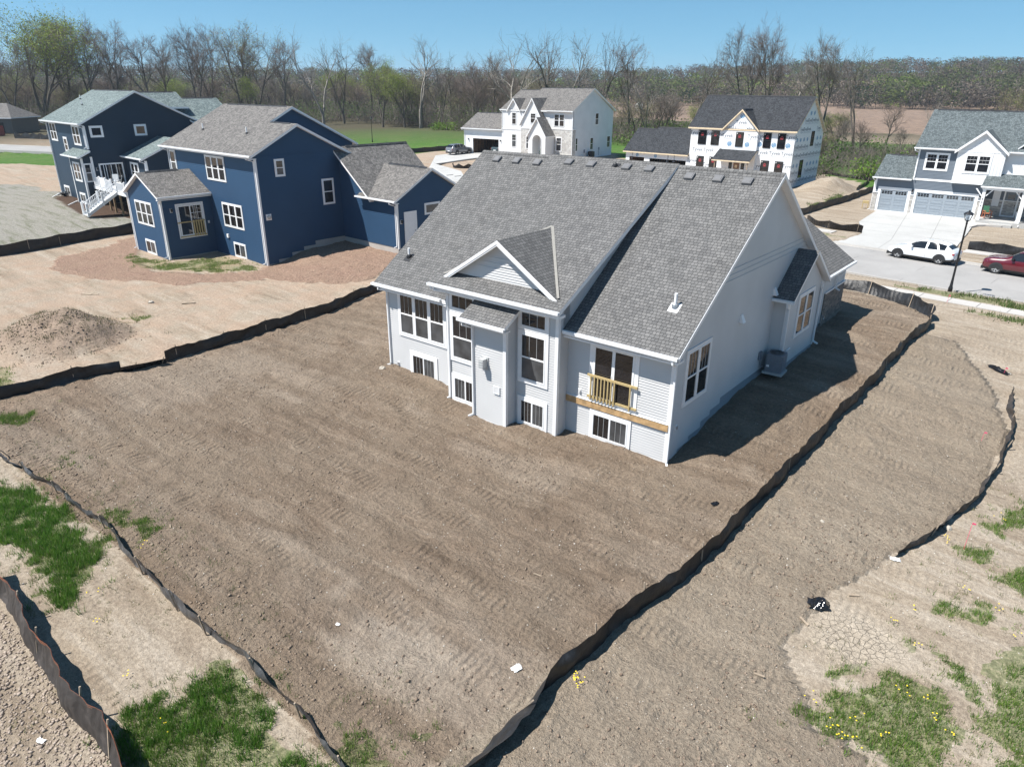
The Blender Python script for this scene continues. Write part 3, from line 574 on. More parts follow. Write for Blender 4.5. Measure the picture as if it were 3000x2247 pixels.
class House:
    def __init__(s, name, label, cat, loc, rz, group=None):
        s.o = empty(name, loc, rz, label, cat, group)
    def split(s, name, mb, mats, nf, parent=None):
        for k in range(0, len(mb.f), nf):
            q = MB(); ids = sorted({i for f in mb.f[k:k+nf] for i in f}); mp = {i: j for j, i in enumerate(ids)}
            q.v = [mb.v[i] for i in ids]; q.f = [tuple(mp[i] for i in f) for f in mb.f[k:k+nf]]; q.m = mb.m[k:k+nf]; s.part(name, q, mats, parent)
    def part(s, name, mb, mats, parent=None, label=None, smooth=False):
        o = mb.build(name, mats, parent or s.o, smooth)
        if label: o['label'] = label
        return o
    def win(s, ax, c, n, u0, u1, z0, z1, kind='dh', cols=1, trim=.10, bars=2, fr='white', glass='glass', low='glass_grey', hbar=False, label=None, sticker=False):
        """outer size incl. trim; kind: dh, fix, slide, pic"""
        mb = MB(); gp = MB(); gl = MB(); st = MB()
        if trim: ring(mb, ax, c, n, u0, u1, z0, z1, trim, 0, .055)
        a0, a1, b0, b1 = u0+trim, u1-trim, z0+trim, z1-trim
        mull = .09; cw = ((a1-a0)-mull*(cols-1))/cols; fw_ = .05
        for k in range(cols):
            s0 = a0+k*(cw+mull); s1 = s0+cw
            if k: ub(mb, ax, c, n, s0-mull, s0, b0, b1, 0, .06)
            ring(mb, ax, c, n, s0, s1, b0, b1, fw_, 0, .068)
            g0, g1, h0, h1_ = s0+fw_, s1-fw_, b0+fw_, b1-fw_; zm = (h0+h1_)/2; um = (g0+g1)/2
            if kind == 'dh':
                ub(mb, ax, c, n, g0, g1, zm-.03, zm+.03, 0, .064)
                ub(gp, ax, c, n, g0, g1, zm+.03, h1_, .0, .036); ub(gl, ax, c, n, g0, g1, h0, zm-.03, .0, .042)
                for i in range(bars): t = g0+(g1-g0)*(i+1)/(bars+1); ub(mb, ax, c, n, t-.007, t+.007, zm+.03, h1_, .03, .05, 1)
                if hbar: t = (zm+h1_)/2; ub(mb, ax, c, n, g0, g1, t-.011, t+.011, .03, .05)
            elif kind == 'slide':
                ub(mb, ax, c, n, um-.035, um+.035, h0, h1_, 0, .064)
                ub(gp, ax, c, n, g0, um-.035, h0, h1_, .0, .036); ub(gl, ax, c, n, um+.035, g1, h0, h1_, .0, .042)
                for q0, q1 in ((g0, um-.035), (um+.035, g1)):
                    for i in range(bars): t = q0+(q1-q0)*(i+1)/(bars+1); ub(mb, ax, c, n, t-.006, t+.006, h0, h1_, .03, .054, 1)
            else:
                ub(gp, ax, c, n, g0, g1, h0, h1_, .0, .036)
                for i in range(bars): t = g0+(g1-g0)*(i+1)/(bars+1); ub(mb, ax, c, n, t-.011, t+.011, h0, h1_, .03, .05, 1)
                if hbar: ub(mb, ax, c, n, g0, g1, zm-.011, zm+.011, .03, .05)
            if sticker:
                zc = zm+(h1_-zm)*.45; w = .17
                P = [(um-w, zc-w), (um+w, zc-w), (um+w, zc+w*.5), (um, zc+w*1.3), (um-w, zc+w*.5)]
                for (p0, p1) in zip(P, P[1:]+P[:1]):
                    st.poly([wp(ax, c, n, p0[0], p0[1], .0385), wp(ax, c, n, p1[0], p1[1], .0385), wp(ax, c, n, um+(p1[0]-um)*.72, zc+(p1[1]-zc)*.72, .0385), wp(ax, c, n, um+(p0[0]-um)*.72, zc+(p0[1]-zc)*.72, .0385)], 0)
                ub(st, ax, c, n, um-.05, um+.05, zc-.12, zc+.03, .036, .0392, 0)
                ub(st, ax, c, n, g0+.04, g0+.13, h1_-.2, h1_-.05, .036, .0392, 1)
        w = s.part('window', mb, [M[fr], M['grille']], label=label)
        if gp.v: s.part('pane', gp, [M[glass]], w)
        if gl.v: s.part('pane', gl, [M[low]], w)
        if st.v: s.part('sticker', st, [M['red'], M['white']], w)
        return w
    def gutter(s, p0, p1, out, mat='gutter'):
        """U channel from p0 to p1 (top outer edge line), out = outward unit vector"""
        p0, p1, o = Vector(p0), Vector(p1), Vector(out); mb = MB(); zz = Vector((0, 0, 1)); d = (p1-p0).normalized()
        def br(a, b, c_, e):   # a,b outward range ; c,e z range
            P = [q+o*x+zz*z for q, z in ((p0, c_), (p1, c_)) for x in (a, b)]; P = [P[0], P[1], P[3], P[2]]
            Q = [q+o*x+zz*z for q, z in ((p0, e), (p1, e)) for x in (a, b)]; Q = [Q[0], Q[1], Q[3], Q[2]]
            mb.hexa([tuple(v) for v in P+Q])
        br(.09, .115, -.11, 0.0); br(-.01, .09, -.11, -.085); br(-.01, .004, -.085, 0.0)
        for q, e in ((p0, d*.012), (p1, -d*.012)):
            P = [q-o*.0, q+o*.1, q+o*.1+e, q-o*.0+e]; mb.hexa([tuple(v-zz*.1) for v in P]+[tuple(v-zz*.005) for v in P])
        L_ = (p1-p0).length; k = .5
        while k < L_: 
            c0 = p0+d*k; mb.hexa([tuple(v) for v in (c0, c0+o*.11, c0+o*.11+d*.02, c0+d*.02, c0+zz*.012, c0+o*.11+zz*.012, c0+o*.11+d*.02+zz*.012, c0+d*.02+zz*.012)]); k += .9
        return s.part('gutter', mb, [M[mat]])
    def downspout(s, top, wall, zb, kick=(0, -1), mat='gutter', r=.05):
        """top: outlet under the gutter, wall: xy on the wall face, zb: bottom"""
        mb = MB(); t = Vector(top); w = Vector((wall[0], wall[1], 0)); k = Vector((kick[0], kick[1], 0))
        mb.tube([t, t-Vector((0, 0, .16)), Vector((w.x, w.y, t.z-.34)), Vector((w.x, w.y, zb+.22)), Vector((w.x, w.y, zb+.15))+k*.03, Vector((w.x, w.y, zb+.06))+k*.24], r, 4)
        return s.part('downspout', mb, [M[mat]])
    def wall_light(s, ax, c, n, u, z, wrapped=False):
        mb = MB(); ub(mb, ax, c, n, u-.09, u+.09, z-.16, z+.16, 0, .03, 1)
        ub(mb, ax, c, n, u-.06, u+.06, z-.10, z+.12, .08, .2, 0); ub(mb, ax, c, n, u-.02, u+.02, z+.02, z+.06, .02, .1, 0); ub(mb, ax, c, n, u-.08, u+.08, z+.12, z+.15, .06, .22, 0)
        return s.part('wall_light', mb, [M['black'], M['white']])
def planez(y0, z0, s): return lambda y: z0+s*(y-y0)

# ------------------------------------------------------------------ the main grey house
hm = House('grey_ranch_house', 'large light grey sided house with weathered grey shingle roof on the bare graded lot', 'house', (0, 0, 0), 0)
zr = planez(-.45, 4.42, .686); zm_ = planez(-1.13, 5.31, .5315)
rf = MB(); RY = 7.41
rf.slab([(-4.5, -.45, zr(-.45)), (.3, -.45, zr(-.45)), (.3, RY, 9.81), (-4.5, RY, 9.81)], .19)
rf.slab([(-15.3, -.45, zr(-.45)), (-10.6, -.45, zr(-.45)), (-10.6, RY, 9.81), (-15.3, RY, 9.81)], .19)
rf.slab([(-10.93, -1.13, zm_(-1.13)), (-4.22, -1.13, zm_(-1.13)), (-4.22, RY, 9.855), (-10.93, RY, 9.855)], .19)
fs = .667; zf_ = lambda y: 9.81-fs*(y-RY); YF = 15.45
rf.slab([(.3, YF, zf_(YF)), (-15.3, YF, zf_(YF)), (-15.3, RY, 9.805), (.3, RY, 9.805)], .19)
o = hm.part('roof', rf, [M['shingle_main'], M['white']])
rc = MB()
for xa, xb, zz in ((-15.3, -10.93, 9.815), (-10.93, -4.22, 9.86), (-4.22, .3, 9.815)):
    rc.poly([(xa, RY-.16, zz-.095), (xb, RY-.16, zz-.095), (xb, RY, zz+.018), (xa, RY, zz+.018)]); rc.poly([(xa, RY, zz+.018), (xb, RY, zz+.018), (xb, RY+.16, zz-.09), (xa, RY+.16, zz-.09)])
hm.part('ridge_cap', rc, [M['shingle_main']])
# dormer gable over the middle bay
dg = MB(); rx, rz_, yf = -7.57, 7.41, -.67; yb = -1.13+(rz_-5.31)/.5315; lo = 5.56
dg.slab([(rx, yf, rz_), (rx, yb+.12, rz_), (-4.66, yf+.0, lo)], .14, 0, 1); dg.slab([(rx, yb+.12, rz_), (rx, yf, rz_), (-10.48, yf, lo)], .14, 0, 1)
hm.part('dormer_roof', dg, [M['shingle_main'], M['white']])
dt = MB()
for sx in (-1, 1):
    xe = rx+sx*2.98; n_ = Vector((sx*(rz_-lo), 0, 2.91)).normalized()
    A, B_ = Vector((rx, 0, rz_-.012)), Vector((xe, 0, lo-.06))
    for w0, w1, y0, y1 in ((.0, -.13, yf-.03, yf), (-.13, -.20, yf-.012, yf+.02)):
        dt.hexa([(A.x, y0, A.z+w1), (B_.x, y0, B_.z+w1), (B_.x, y1, B_.z+w1), (A.x, y1, A.z+w1), (A.x, y0, A.z+w0), (B_.x, y0, B_.z+w0), (B_.x, y1, B_.z+w0), (A.x, y1, A.z+w0)])
hm.part('rake_trim', dt, [M['white']])
vf = MB()
for sx in (-1, 1):
    a = Vector((rx, yb+.1, rz_+.02)); b_ = Vector((rx+sx*2.9, yf+.05, lo+.04)); vf.poly([a+Vector((-.06*sx, 0, .05)), b_+Vector((-.03*sx, 0, .05)), b_+Vector((.09*sx, .0, .06)), a+Vector((.07*sx, 0.03, .06))])
hm.part('valley_flashing', vf, [simple('valley_metal', (.22, .21, .19), .6, .08)])
dw = MB(); sid(dw, 'y', -.34, -1, [(-10.15, zm_(-.34)-.02), (-4.99, zm_(-.34)-.02), (rx, rz_-.16)], grid=.03); hm.part('dormer_wall', dw, [M['sid_grey']])
# walls
w = MB(); LAP = .105
sid(w, 'y', 0, -1, [(-14.9, .12), (-10.3, .05), (-10.3, 4.55), (-14.9, 4.55)])
sid(w, 'y', -.7, -1, [(-10.3, -.02), (-4.52, -.02), (-4.52, 5.3), (-10.3, 5.3)])
sid(w, 'x', -4.52, 1, [(-.7, -.02), (0, -.02), (0, 5.6), (-.7, 5.3)])
sid(w, 'x', -4.52, 1, [(-.4, 4.3), (RY, 9.7), (-.4, 5.5)])
sid(w, 'x', -10.3, -1, [(-.7, .05), (0, .05), (0, 5.6), (-.7, 5.3)])
sid(w, 'y', -1.35, -1, [(-8.3, -.02), (-6.55, -.02), (-6.55, 4.55), (-8.3, 4.55)])
for cx, nn in ((-6.55, 1), (-8.3, -1)): sid(w, 'x', cx, nn, [(-1.35, -.02), (-.7, -.02), (-.7, 4.9), (-1.35, 4.55)])
sid(w, 'y', 0, -1, [(-4.52, .0), (0, .02), (0, 4.55), (-4.52, 4.55)])
steps = [(0, .8, .14), (.8, 1.7, .35), (1.7, 2.7, .56), (2.7, 3.5, .8), (3.5, 4.4, 1.0), (4.4, 9.25, 1.24), (9.25, 15.05, 1.24)]
for a, b_, zb in steps:
    pts = [(a, zb), (b_, zb)]
    zt = lambda y: (zr(y) if y < RY else zf_(y))-.16
    if a < RY < b_: pts += [(b_, zt(b_)), (RY, zt(RY)), (a, zt(a))]
    else: pts += [(b_, zt(b_)), (a, zt(a))]
    sid(w, 'x', 0, 1, pts)
sid(w, 'x', -14.95, -1, [(0, .2), (15.05, 1.2), (15.05, 4.5), (RY, 9.6), (0, 4.5)])
sid(w, 'y', 15.05, 1, [(-14.95, 1.2), (0, 1.2), (0, 4.55), (-14.95, 4.55)])
# side bump with its own small gable, and the front garage wing
sid(w, 'x', .65, 1, [(9.25, 1.24), (13.65, 1.24), (13.65, 4.4), (11.35, 6.05), (9.25, 4.4)])
sid(w, 'y', 9.25, -1, [(0, 1.24), (.65, 1.24), (.65, 4.35), (0, 4.35)]); sid(w, 'y', 13.65, 1, [(0, 1.24), (.65, 1.24), (.65, 4.35), (0, 4.35)])
sid(w, 'x', -.1, 1, [(15.05, 1.24), (20.6, 1.24), (20.6, 3.95), (15.05, 3.95)])
for cx, nn in ((-7.1, -1),): sid(w, 'x', cx, nn, [(15.05, 1.24), (20.6, 1.24), (20.6, 3.95), (15.05, 3.95)])
sid(w, 'y', 20.6, 1, [(-7.1, 3.4), (-.1, 3.4), (-.1, 3.95), (-3.6, 6.3), (-7.1, 3.95)])
sid(w, 'y', 20.6, 1, [(-7.1, 1.2), (-6.2, 1.2), (-6.2, 3.4), (-7.1, 3.4)]); sid(w, 'y', 20.6, 1, [(-1.0, 1.2), (-.1, 1.2), (-.1, 3.4), (-1.0, 3.4)])
hm.part('wall', w, [M['sid_grey']])
f_ = MB()
f_.box(-14.93, 0.002-.004, .004, 15.03, -1.2, 1.22); f_.box(-10.29, -4.53, -.69, .1, -1.2, .4); f_.box(-8.29, -6.56, -1.34, -.6, -1.2, .4)
f_.box(-.2, .64, 9.27, 13.63, -.5, 1.3); f_.box(-7.08, -.12, 15.0, 20.58, -.3, 1.25)
hm.part('foundation', f_, [M['foundgrey']])
bx = MB(); bx.box(-8.26, -6.58, -1.3, -.6, .3, 4.4); hm.part('wall_core', bx, [M['sid_grey']])
st_ = MB(); plainw(st_, 'x', -.1, 1, [(18.9, .9), (20.62, .9), (20.62, 2.85), (18.9, 2.85)], d=.05); ub(st_, 'x', -.1, 1, 17.2, 20.65, .7, 2.85, .0, .07); hm.part('stone_skirt', st_, [M['stone_brown']])
# bump roof, wing roof, box roof
br_ = MB(); by = 11.35
br_.slab([(0.02, 8.92, 4.46), (.95, 8.92, 4.46), (.95, by, 6.24), (.02, by, 6.24)], .15); br_.slab([(.95, 13.98, 4.46), (.02, 13.98, 4.46), (.02, by, 6.24), (.95, by, 6.24)], .15)
hm.part('bump_roof', br_, [M['shingle_main'], M['white']])
wr = MB(); wr.slab([(.2, 15.6, 4.0), (.2, 21.0, 4.0), (-3.6, 21.0, 6.55), (-3.6, 11.9, 6.55)], .17); wr.slab([(-7.4, 21.0, 4.0), (-7.4, 15.6, 4.0), (-3.6, 11.9, 6.55), (-3.6, 21.0, 6.55)], .17)
hm.part('wing_roof', wr, [M['shingle_main'], M['white']])
xr_ = MB(); xr_.slab([(-8.65, -1.75, 4.39), (-6.3, -1.75, 4.39), (-6.3, -.68, 4.97), (-8.65, -.68, 4.97)], .15); hm.part('bay_roof', xr_, [M['shingle_main'], M['white']])
# trim boards
t = MB(); cb = .11
def corner(mb, x, y, nx_, ny_, z0, z1, w_=cb, d=.038):
    mb.box(min(x-nx_*w_, x+nx_*d), max(x-nx_*w_, x+nx_*d), min(y, y+ny_*d), max(y, y+ny_*d), z0, z1)
    mb.box(min(x, x+nx_*d), max(x, x+nx_*d), min(y-ny_*w_, y), max(y-ny_*w_, y), z0, z1)
corner(t, 0, 0, 1, -1, -.02, 4.32); corner(t, -14.93, 0, -1, -1, .1, 4.32); corner(t, -4.52, -.7, 1, -1, -.06, 5.2); corner(t, -10.3, -.7, -1, -1, 0, 5.2)
corner(t, -6.55, -1.35, 1, -1, -.06, 4.4); corner(t, -8.3, -1.35, -1, -1, -.04, 4.4); corner(t, .65, 9.25, 1, -1, 1.2, 4.35); corner(t, .65, 13.65, 1, 1, 1.2, 4.35); corner(t, -.1, 20.6, 1, 1, 2.8, 3.95)
ub(t, 'y', 0, -1, -4.4, -.13, 4.06, 4.3, 0, .034); ub(t, 'y', 0, -1, -14.7, -10.45, 4.06, 4.3, 0, .034); ub(t, 'y', -.7, -1, -10.15, -4.65, 4.94, 5.2, 0, .034)
for nme, (ya, yb2, zfn) in (('a', (-.45, RY, zr)), ('b', (YF, RY, zf_))):   # inner rake frieze
    P = [(ya, zfn(ya)), (yb2, zfn(yb2))]
    t.hexa([wp('x', .3, 1, P[0][0], P[0][1]-.2, -.02), wp('x', .3, 1, P[1][0], P[1][1]-.2, -.02), wp('x', .3, 1, P[1][0], P[1][1]-.2, .018), wp('x', .3, 1, P[0][0], P[0][1]-.2, .018),
            wp('x', .3, 1, P[0][0], P[0][1]-.025, -.02), wp('x', .3, 1, P[1][0], P[1][1]-.025, -.02), wp('x', .3, 1, P[1][0], P[1][1]-.025, .018), wp('x', .3, 1, P[0][0], P[0][1]-.025, .018)])
t.box(.0, .3, -.46, .0, 4.16, 4.24); t.box(-.02, .3, 14.95, 15.5, 4.2, 4.42); t.box(-4.52, -4.22, -1.13, -.7, 5.02, 5.12); t.box(-14.95, -10.6, -.42, 0, 4.13, 4.20); t.box(-4.5, 0, -.42, 0, 4.13, 4.20); t.box(-10.9, -4.24, -1.1, -.7, 5.02, 5.10); t.box(-8.6, -6.32, -1.72, -1.35, 4.16, 4.21)
ub(t, 'x', -.1, 1, 17.2, 20.68, 2.85, 2.93, 0, .1)
hm.part('trim', t, [M['white']])
hm.gutter((-4.45, -.45, 4.43), (.3, -.45, 4.43), (0, -1, 0)); hm.gutter((-15.38, -.45, 4.43), (-10.9, -.45, 4.43), (0, -1, 0)); hm.gutter((-10.95, -1.13, 5.31), (-4.2, -1.13, 5.31), (0, -1, 0)); hm.gutter((-8.7, -1.75, 4.38), (-6.25, -1.75, 4.38), (0, -1, 0)); hm.gutter((0.02, 8.9, 4.45), (1.0, 8.9, 4.45), (0, -1, 0)); hm.gutter((.22, 15.6, 4.0), (.22, 21.0, 4.0), (1, 0, 0))
hm.downspout((.12, -.5, 4.33), (.06, -.07), -.02, (.5, -.8)); hm.downspout((-14.95, -.5, 4.33), (-14.86, -.07), .2, (-1, -.2)); hm.downspout((-10.6, -1.18, 5.2), (-10.2, -.77), .0, (-.6, -.7)); hm.downspout((-8.45, -1.8, 4.28), (-8.24, -1.42), -.02, (-.7, -.6)); hm.downspout((.72, 8.85, 4.34), (.7, 9.18), 1.2, (1, 0)); hm.downspout((.3, 18.9, 3.9), (.0, 18.8), 2.7, (1, 0)); hm.downspout((.78, 13.4, 4.34), (.74, 13.5), 1.25, (1, .1))
# windows
hm.win('y', 0, -1, -14.16, -11.04, 2.0, 4.2, 'dh', 3, trim=.14)
hm.win('y', 0, -1, -13.5, -11.7, .05, 1.38, 'slide', 1, trim=.16)
hm.win('y', -.7, -1, -10.15, -8.62, 4.16, 5.03, 'fix', 1, trim=.13); hm.win('y', -.7, -1, -10.15, -8.62, 1.93, 4.14, 'dh', 1, trim=.15)
hm.win('y', -.7, -1, -10.12, -8.5, .02, 1.33, 'slide', 1, trim=.15, glass='glass_grey', low='glass')
hm.win('y', -.7, -1, -6.42, -4.93, 4.16, 5.03, 'fix', 1, trim=.13); hm.win('y', -.7, -1, -6.42, -4.93, 1.93, 4.14, 'dh', 1, trim=.15)
hm.win('y', -.7, -1, -6.42, -4.92, .02, 1.33, 'slide', 1, trim=.15)
hm.win('y', 0, -1, -3.37, -1.53, .08, 1.34, 'slide', 1, trim=.14)
hm.win('x', 0, 1, .78, 2.83, 2.06, 4.28, 'dh', 2, trim=.12, bars=2, low='glass')
hm.win('x', .65, 1, 10.45, 12.6, 2.32, 4.36, 'dh', 2, trim=.12, bars=0, low='glass')
hm.win('y', 15.05, 1, -13.5, -11.2, 2.3, 4.0, 'dh', 2); 
# sliding patio door
pd = MB(); pg = MB(); ring(pd, 'y', 0, -1, -3.5, -1.38, 1.72, 4.08, .2, 0, .04); ring(pd, 'y', 0, -1, -3.32, -1.56, 1.78, 3.98, .08, 0, .06); ub(pd, 'y', 0, -1, -2.51, -2.38, 1.86, 3.9, 0, .055)
ub(pg, 'y', 0, -1, -3.24, -2.51, 1.86, 3.9, 0, .036); ub(pg, 'y', 0, -1, -2.38, -1.64, 1.86, 3.9, 0, .042); ub(pd, 'y', 0, -1, -2.5, -2.47, 2.75, 2.95, .055, .08)
d_ = hm.part('patio_door', pd, [M['white']]); hm.part('pane', pg, [M['glass']], d_)
gr = MB(); Y_ = -.095
gr.box(-3.5, -1.34, Y_-.05, Y_+.0, 2.72, 2.81); gr.box(-3.5, -1.34, Y_-.02, Y_+.02, 1.84, 1.93)
rl = hm.part('guard_rail', gr, [M['pine']])
for xx in (-3.33, -3.17, -3.02, -2.87, -2.72, -2.57, -2.43, -2.29, -1.62):
    bb = MB(); bb.box(xx-.024, xx+.024, Y_-.07, Y_-.02, 1.78, 2.76); hm.part('baluster', bb, [M['pine']], rl)
lb = MB(); lb.box(-4.5, -.03, -.075, 0, 1.39, 1.66); lb.box(-4.48, -.05, -.09, -.0, 1.665, 1.685, 1); hm.part('ledger_board', lb, [M['cedar'], M['white']])
# small fittings on the walls
fx = MB(); ub(fx, 'y', -1.35, -1, -7.78, -7.42, 2.3, 2.85, 0, .05); ub(fx, 'y', -1.35, -1, -7.72, -7.48, 2.42, 2.8, .05, .3); 
for k in range(3): ub(fx, 'y', -1.35, -1, -7.70, -7.5, 2.46+k*.11, 2.50+k*.11, .3, .315)
hm.part('fireplace_vent', fx, [simple('vent_metal', (.42, .43, .43), .45, .1)])
fx = MB(); ring(fx, 'y', -1.35, -1, -7.15, -6.83, 1.38, 1.72, .03, .01, .06)
for k in range(6): ub(fx, 'y', -1.35, -1, -7.12, -6.86, 1.42+k*.048, 1.445+k*.048, .01, .055)
hm.part('louvre_vent', fx, [M['white']])
def outlet(u, ax, c, n, z): mb = MB(); ub(mb, ax, c, n, u-.07, u+.07, z-.1, z+.1, 0, .035, 0); ub(mb, ax, c, n, u-.035, u+.035, z-.06, z+.06, .035, .09, 1); return mb
hm.part('outlet_box', outlet(-3.88, 'y', 0, -1, 1.95), [M['white'], M['soffit']]); hm.part('outlet_box', outlet(.5, 'x', 0, 1, 1.38), [M['white'], M['steel']]); hm.part('hose_bib', outlet(-14.35, 'y', 0, -1, .5), [M['white'], M['steel']])
for yy, zz in ((5.5, 4.36), (8.97, 4.75)):
    mb = MB(); mb.hexa([(0, yy-.14, zz-.17), (.19, yy-.14, zz-.17), (.19, yy+.14, zz-.17), (0, yy+.14, zz-.17), (0, yy-.1, zz+.15), (.05, yy-.1, zz+.15), (.05, yy+.1, zz+.15), (0, yy+.1, zz+.15)]); hm.part('exhaust_hood', mb, [M['white']])
mb = MB(); ub(mb, 'x', 0, 1, 8.15, 8.42, 1.8, 2.15, 0, .1); mb.tube([(.06, 8.3, 1.8), (.1, 8.35, 1.45), (.3, 8.5, 1.45)], .02, 5); hm.part('disconnect_box', mb, [M['ac']])
mb = MB(); mb.tube([(.7, 9.7, 1.3), (.7, 9.7, 1.95), (.72, 10.1, 1.98)], .03, 6); hm.part('white_pipe', mb, [M['white']])
mb = MB(); ub(mb, 'x', -.1, 1, 15.7, 15.95, 1.6, 2.2, 0, .12, 0); ub(mb, 'x', -.1, 1, 16.1, 16.35, 1.7, 2.0, 0, .1, 1); mb.tube([(0, 17.0, 1.3), (.05, 17.0, 1.75), (.15, 17.0, 1.75), (.15, 17.0, 1.55)], .035, 6, 1); mb.tube([(.02, 15.8, 1.6), (.02, 15.8, 1.1)], .03, 6, 0); hm.part('utility_meter', mb, [M['black'], M['steel']])
# roof vents and pipes
def onroof(hx, x, y, zfn, s_): return Vector((x, y, zfn(y)))
vx = [(-13.94, 7.0, zr), (-12.69, 7.0, zr), (-11.42, 7.0, zr), (-9.59, 7.03, zm_), (-8.34, 7.0, zm_), (-6.5, 7.01, zm_), (-5.36, 7.01, zm_), (-3.44, 6.95, zr), (-2.18, 6.95, zr), (-.95, 6.95, zr)]
for x, y, zfn in vx:
    y -= .1; z = zfn(y); s_ = (zfn(1)-zfn(0)); mb = MB(); a = math.atan(s_); c_, q_ = math.cos(a), math.sin(a)
    def P(u, v, h): return (x+u, y+v*c_-h*q_, z+v*q_+h*c_)
    for (u0, v0, h0), (u1, v1, h1_) in (((-.19, -.19, 0), (.19, .19, .04)), ((-.2, -.18, .04), (.2, .2, .10))):
        mb.hexa([P(u0, v0, h0), P(u1, v0, h0), P(u1, v1, h0), P(u0, v1, h0), P(u0*.92, v0*.92, h1_), P(u1*.92, v0*.92, h1_), P(u1*.92, v1*.92, h1_), P(u0*.92, v1*.92, h1_)], 0)
    mb.hexa([P(-.15, -.14, .101), P(.15, -.14, .101), P(.15, .16, .101), P(-.15, .16, .101), P(-.13, -.12, .115), P(.13, -.12, .115), P(.13, .14, .115), P(-.13, .14, .115)], 0)
    hm.part('roof_vent', mb, [M['vent']])
for x, y, zfn, hh, rr in ((-14.44, 1.08, zr, .42, .055), (-.85, 1.29, zr, .5, .06), (-7.1, 6.95, zm_, .16, .04)):
    z = zfn(y); mb = MB(); mb.tube([(x, y, z-.05), (x, y, z+hh)], rr, 10, 0 if hh > .2 else 1)
    mb.lathe([(rr*2.4, .0), (rr*2.1, .1), (rr*1.15, .14)], (x, y, z+.0), 10, 1)
    s_ = .686; mb.poly([(x-.2, y-.22, z-.22*s_+.012), (x+.2, y-.22, z-.22*s_+.012), (x+.2, y+.14, z+.14*s_+.012), (x-.2, y+.14, z+.14*s_+.012)], 0 if x > -1 else 1)
    hm.part('vent_pipe', mb, [M['white'], M['black'] if hh < .2 or x < -10 else M['steel']])
gd = MB(); ub(gd, 'y', 20.6, 1, -6.2, -1.0, 1.25, 3.4, -.1, -.05); hm.part('garage_door', gd, [M['white']])
#@@B@@
# ------------------------------------------------------------------ blue house next door
def gable_pts(zfn_a, y0, ym, y1, zb, zfn_b, off=.16):
    return [(y0, zb), (y1, zb), (y1, zfn_b(y1)-off), (ym, zfn_a(ym)-off), (y0, zfn_a(y0)-off)]
def slope_roof(mb, x0, x1, y0, y1, z0, z1, th=.18): mb.slab([(x0, y0, z0), (x1, y0, z0), (x1, y1, z1), (x0, y1, z1)] if y0 < y1 else [(x1, y0, z0), (x0, y0, z0), (x0, y1, z1), (x1, y1, z1)], th)
def cap(mb, p0, p1, w=.16, h=.04, drop=.09):
    p0, p1 = Vector(p0), Vector(p1); d = (p1-p0).normalized(); n = Vector((-d.y, d.x, 0))*w; u = Vector((0, 0, 1))
    for s in (-1, 1):
        q = [p0+u*h, p1+u*h, p1+n*s-u*drop, p0+n*s-u*drop]; mb.poly(q if s > 0 else q[::-1])
    e = [p0+u*h, p0+n-u*drop, p0-n-u*drop]; mb.poly(e); e = [p1+u*h, p1-n-u*drop, p1+n-u*drop]; mb.poly(e)
LAPW = .127
hb = House('blue_house', 'bright blue two storey house with gabled sunroom and weathered brown-grey roof', 'house', (-38.28, 8.37, 0), R(-2.5))
za = planez(-.45, 8.13, .505); rf = MB()
slope_roof(rf, -14.4, .3, -.45, 3.66, za(-.45), za(3.66)); rf.slab([(-14.4, 3.66, za(3.66)), (-3.5, 3.66, za(3.66)), (-3.5, 5.8, za(5.8)), (-14.4, 5.8, za(5.8))], .18)
zu = lambda y: za(5.8)-.5*(y-5.8); slope_roof(rf, -14.4, -3.5, 11.9, 5.8, zu(11.9), za(5.8)-.004)
zl = lambda y: za(3.66)-.495*(y-3.66); slope_roof(rf, -4.0, .3, 8.95, 3.66, zl(8.95), za(3.66)-.004)
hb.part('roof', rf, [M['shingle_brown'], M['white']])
c_ = MB(); cap(c_, (-13.6, 5.8, za(5.8)), (-4.2, 5.8, za(5.8))); cap(c_, (-3.2, 3.66, za(3.66)), (-.5, 3.66, za(3.66))); cap(c_, (-10.57, -3.6, 6.5), (-10.57, -1.0, 6.5)); cap(c_, (-.3, 8.2, 8.37), (-.3, 14.6, 8.37)); cap(c_, (2.0, 10.77, 7.02), (6.6, 10.77, 7.02))
hb.split('ridge_cap', c_, [M['shingle_black']], 4)
w = MB()
sid(w, 'y', 0, -1, [(-14, .05), (0, .05), (0, 8.2), (-14, 8.2)]); sid(w, 'y', -4.04, -1, [(-13.6, 0), (-7.7, 0), (-7.7, 4.72), (-10.6, 6.3), (-13.6, 4.72)])
sid(w, 'x', -7.7, 1, [(-4.04, .1), (0, .1), (0, 4.8), (-4.04, 4.8)]); sid(w, 'x', -13.6, -1, [(-4.04, .1), (0, .1), (0, 4.8), (-4.04, 4.8)])
for a, b_, zb in ((0, 1.0, .15), (1.0, 2.2, .4), (2.2, 3.3, .75), (3.3, 4.4, 1.05), (4.4, 8.6, 1.35)):
    zt = lambda y: (za(y) if y < 3.66 else zl(y))-.17
    pts = [(a, zb), (b_, zb), (b_, zt(b_))] + ([(3.66, zt(3.66))] if a < 3.66 < b_ else []) + [(a, zt(a))]; sid(w, 'x', 0, 1, pts)
sid(w, 'x', -3.8, 1, [(1.9, 8.9), (11.5, 6), (11.5, zu(11.5)-.17), (5.8, za(5.8)-.17), (1.9, za(1.9)-.17)])
sid(w, 'x', -14, -1, [(0, .2), (11.5, 1.2), (11.5, 8.1), (5.8, za(5.8)-.17), (0, 8.1)]); sid(w, 'y', 11.5, 1, [(-14, 1.2), (-3.8, 1.2), (-3.8, 8.2), (-14, 8.2)])
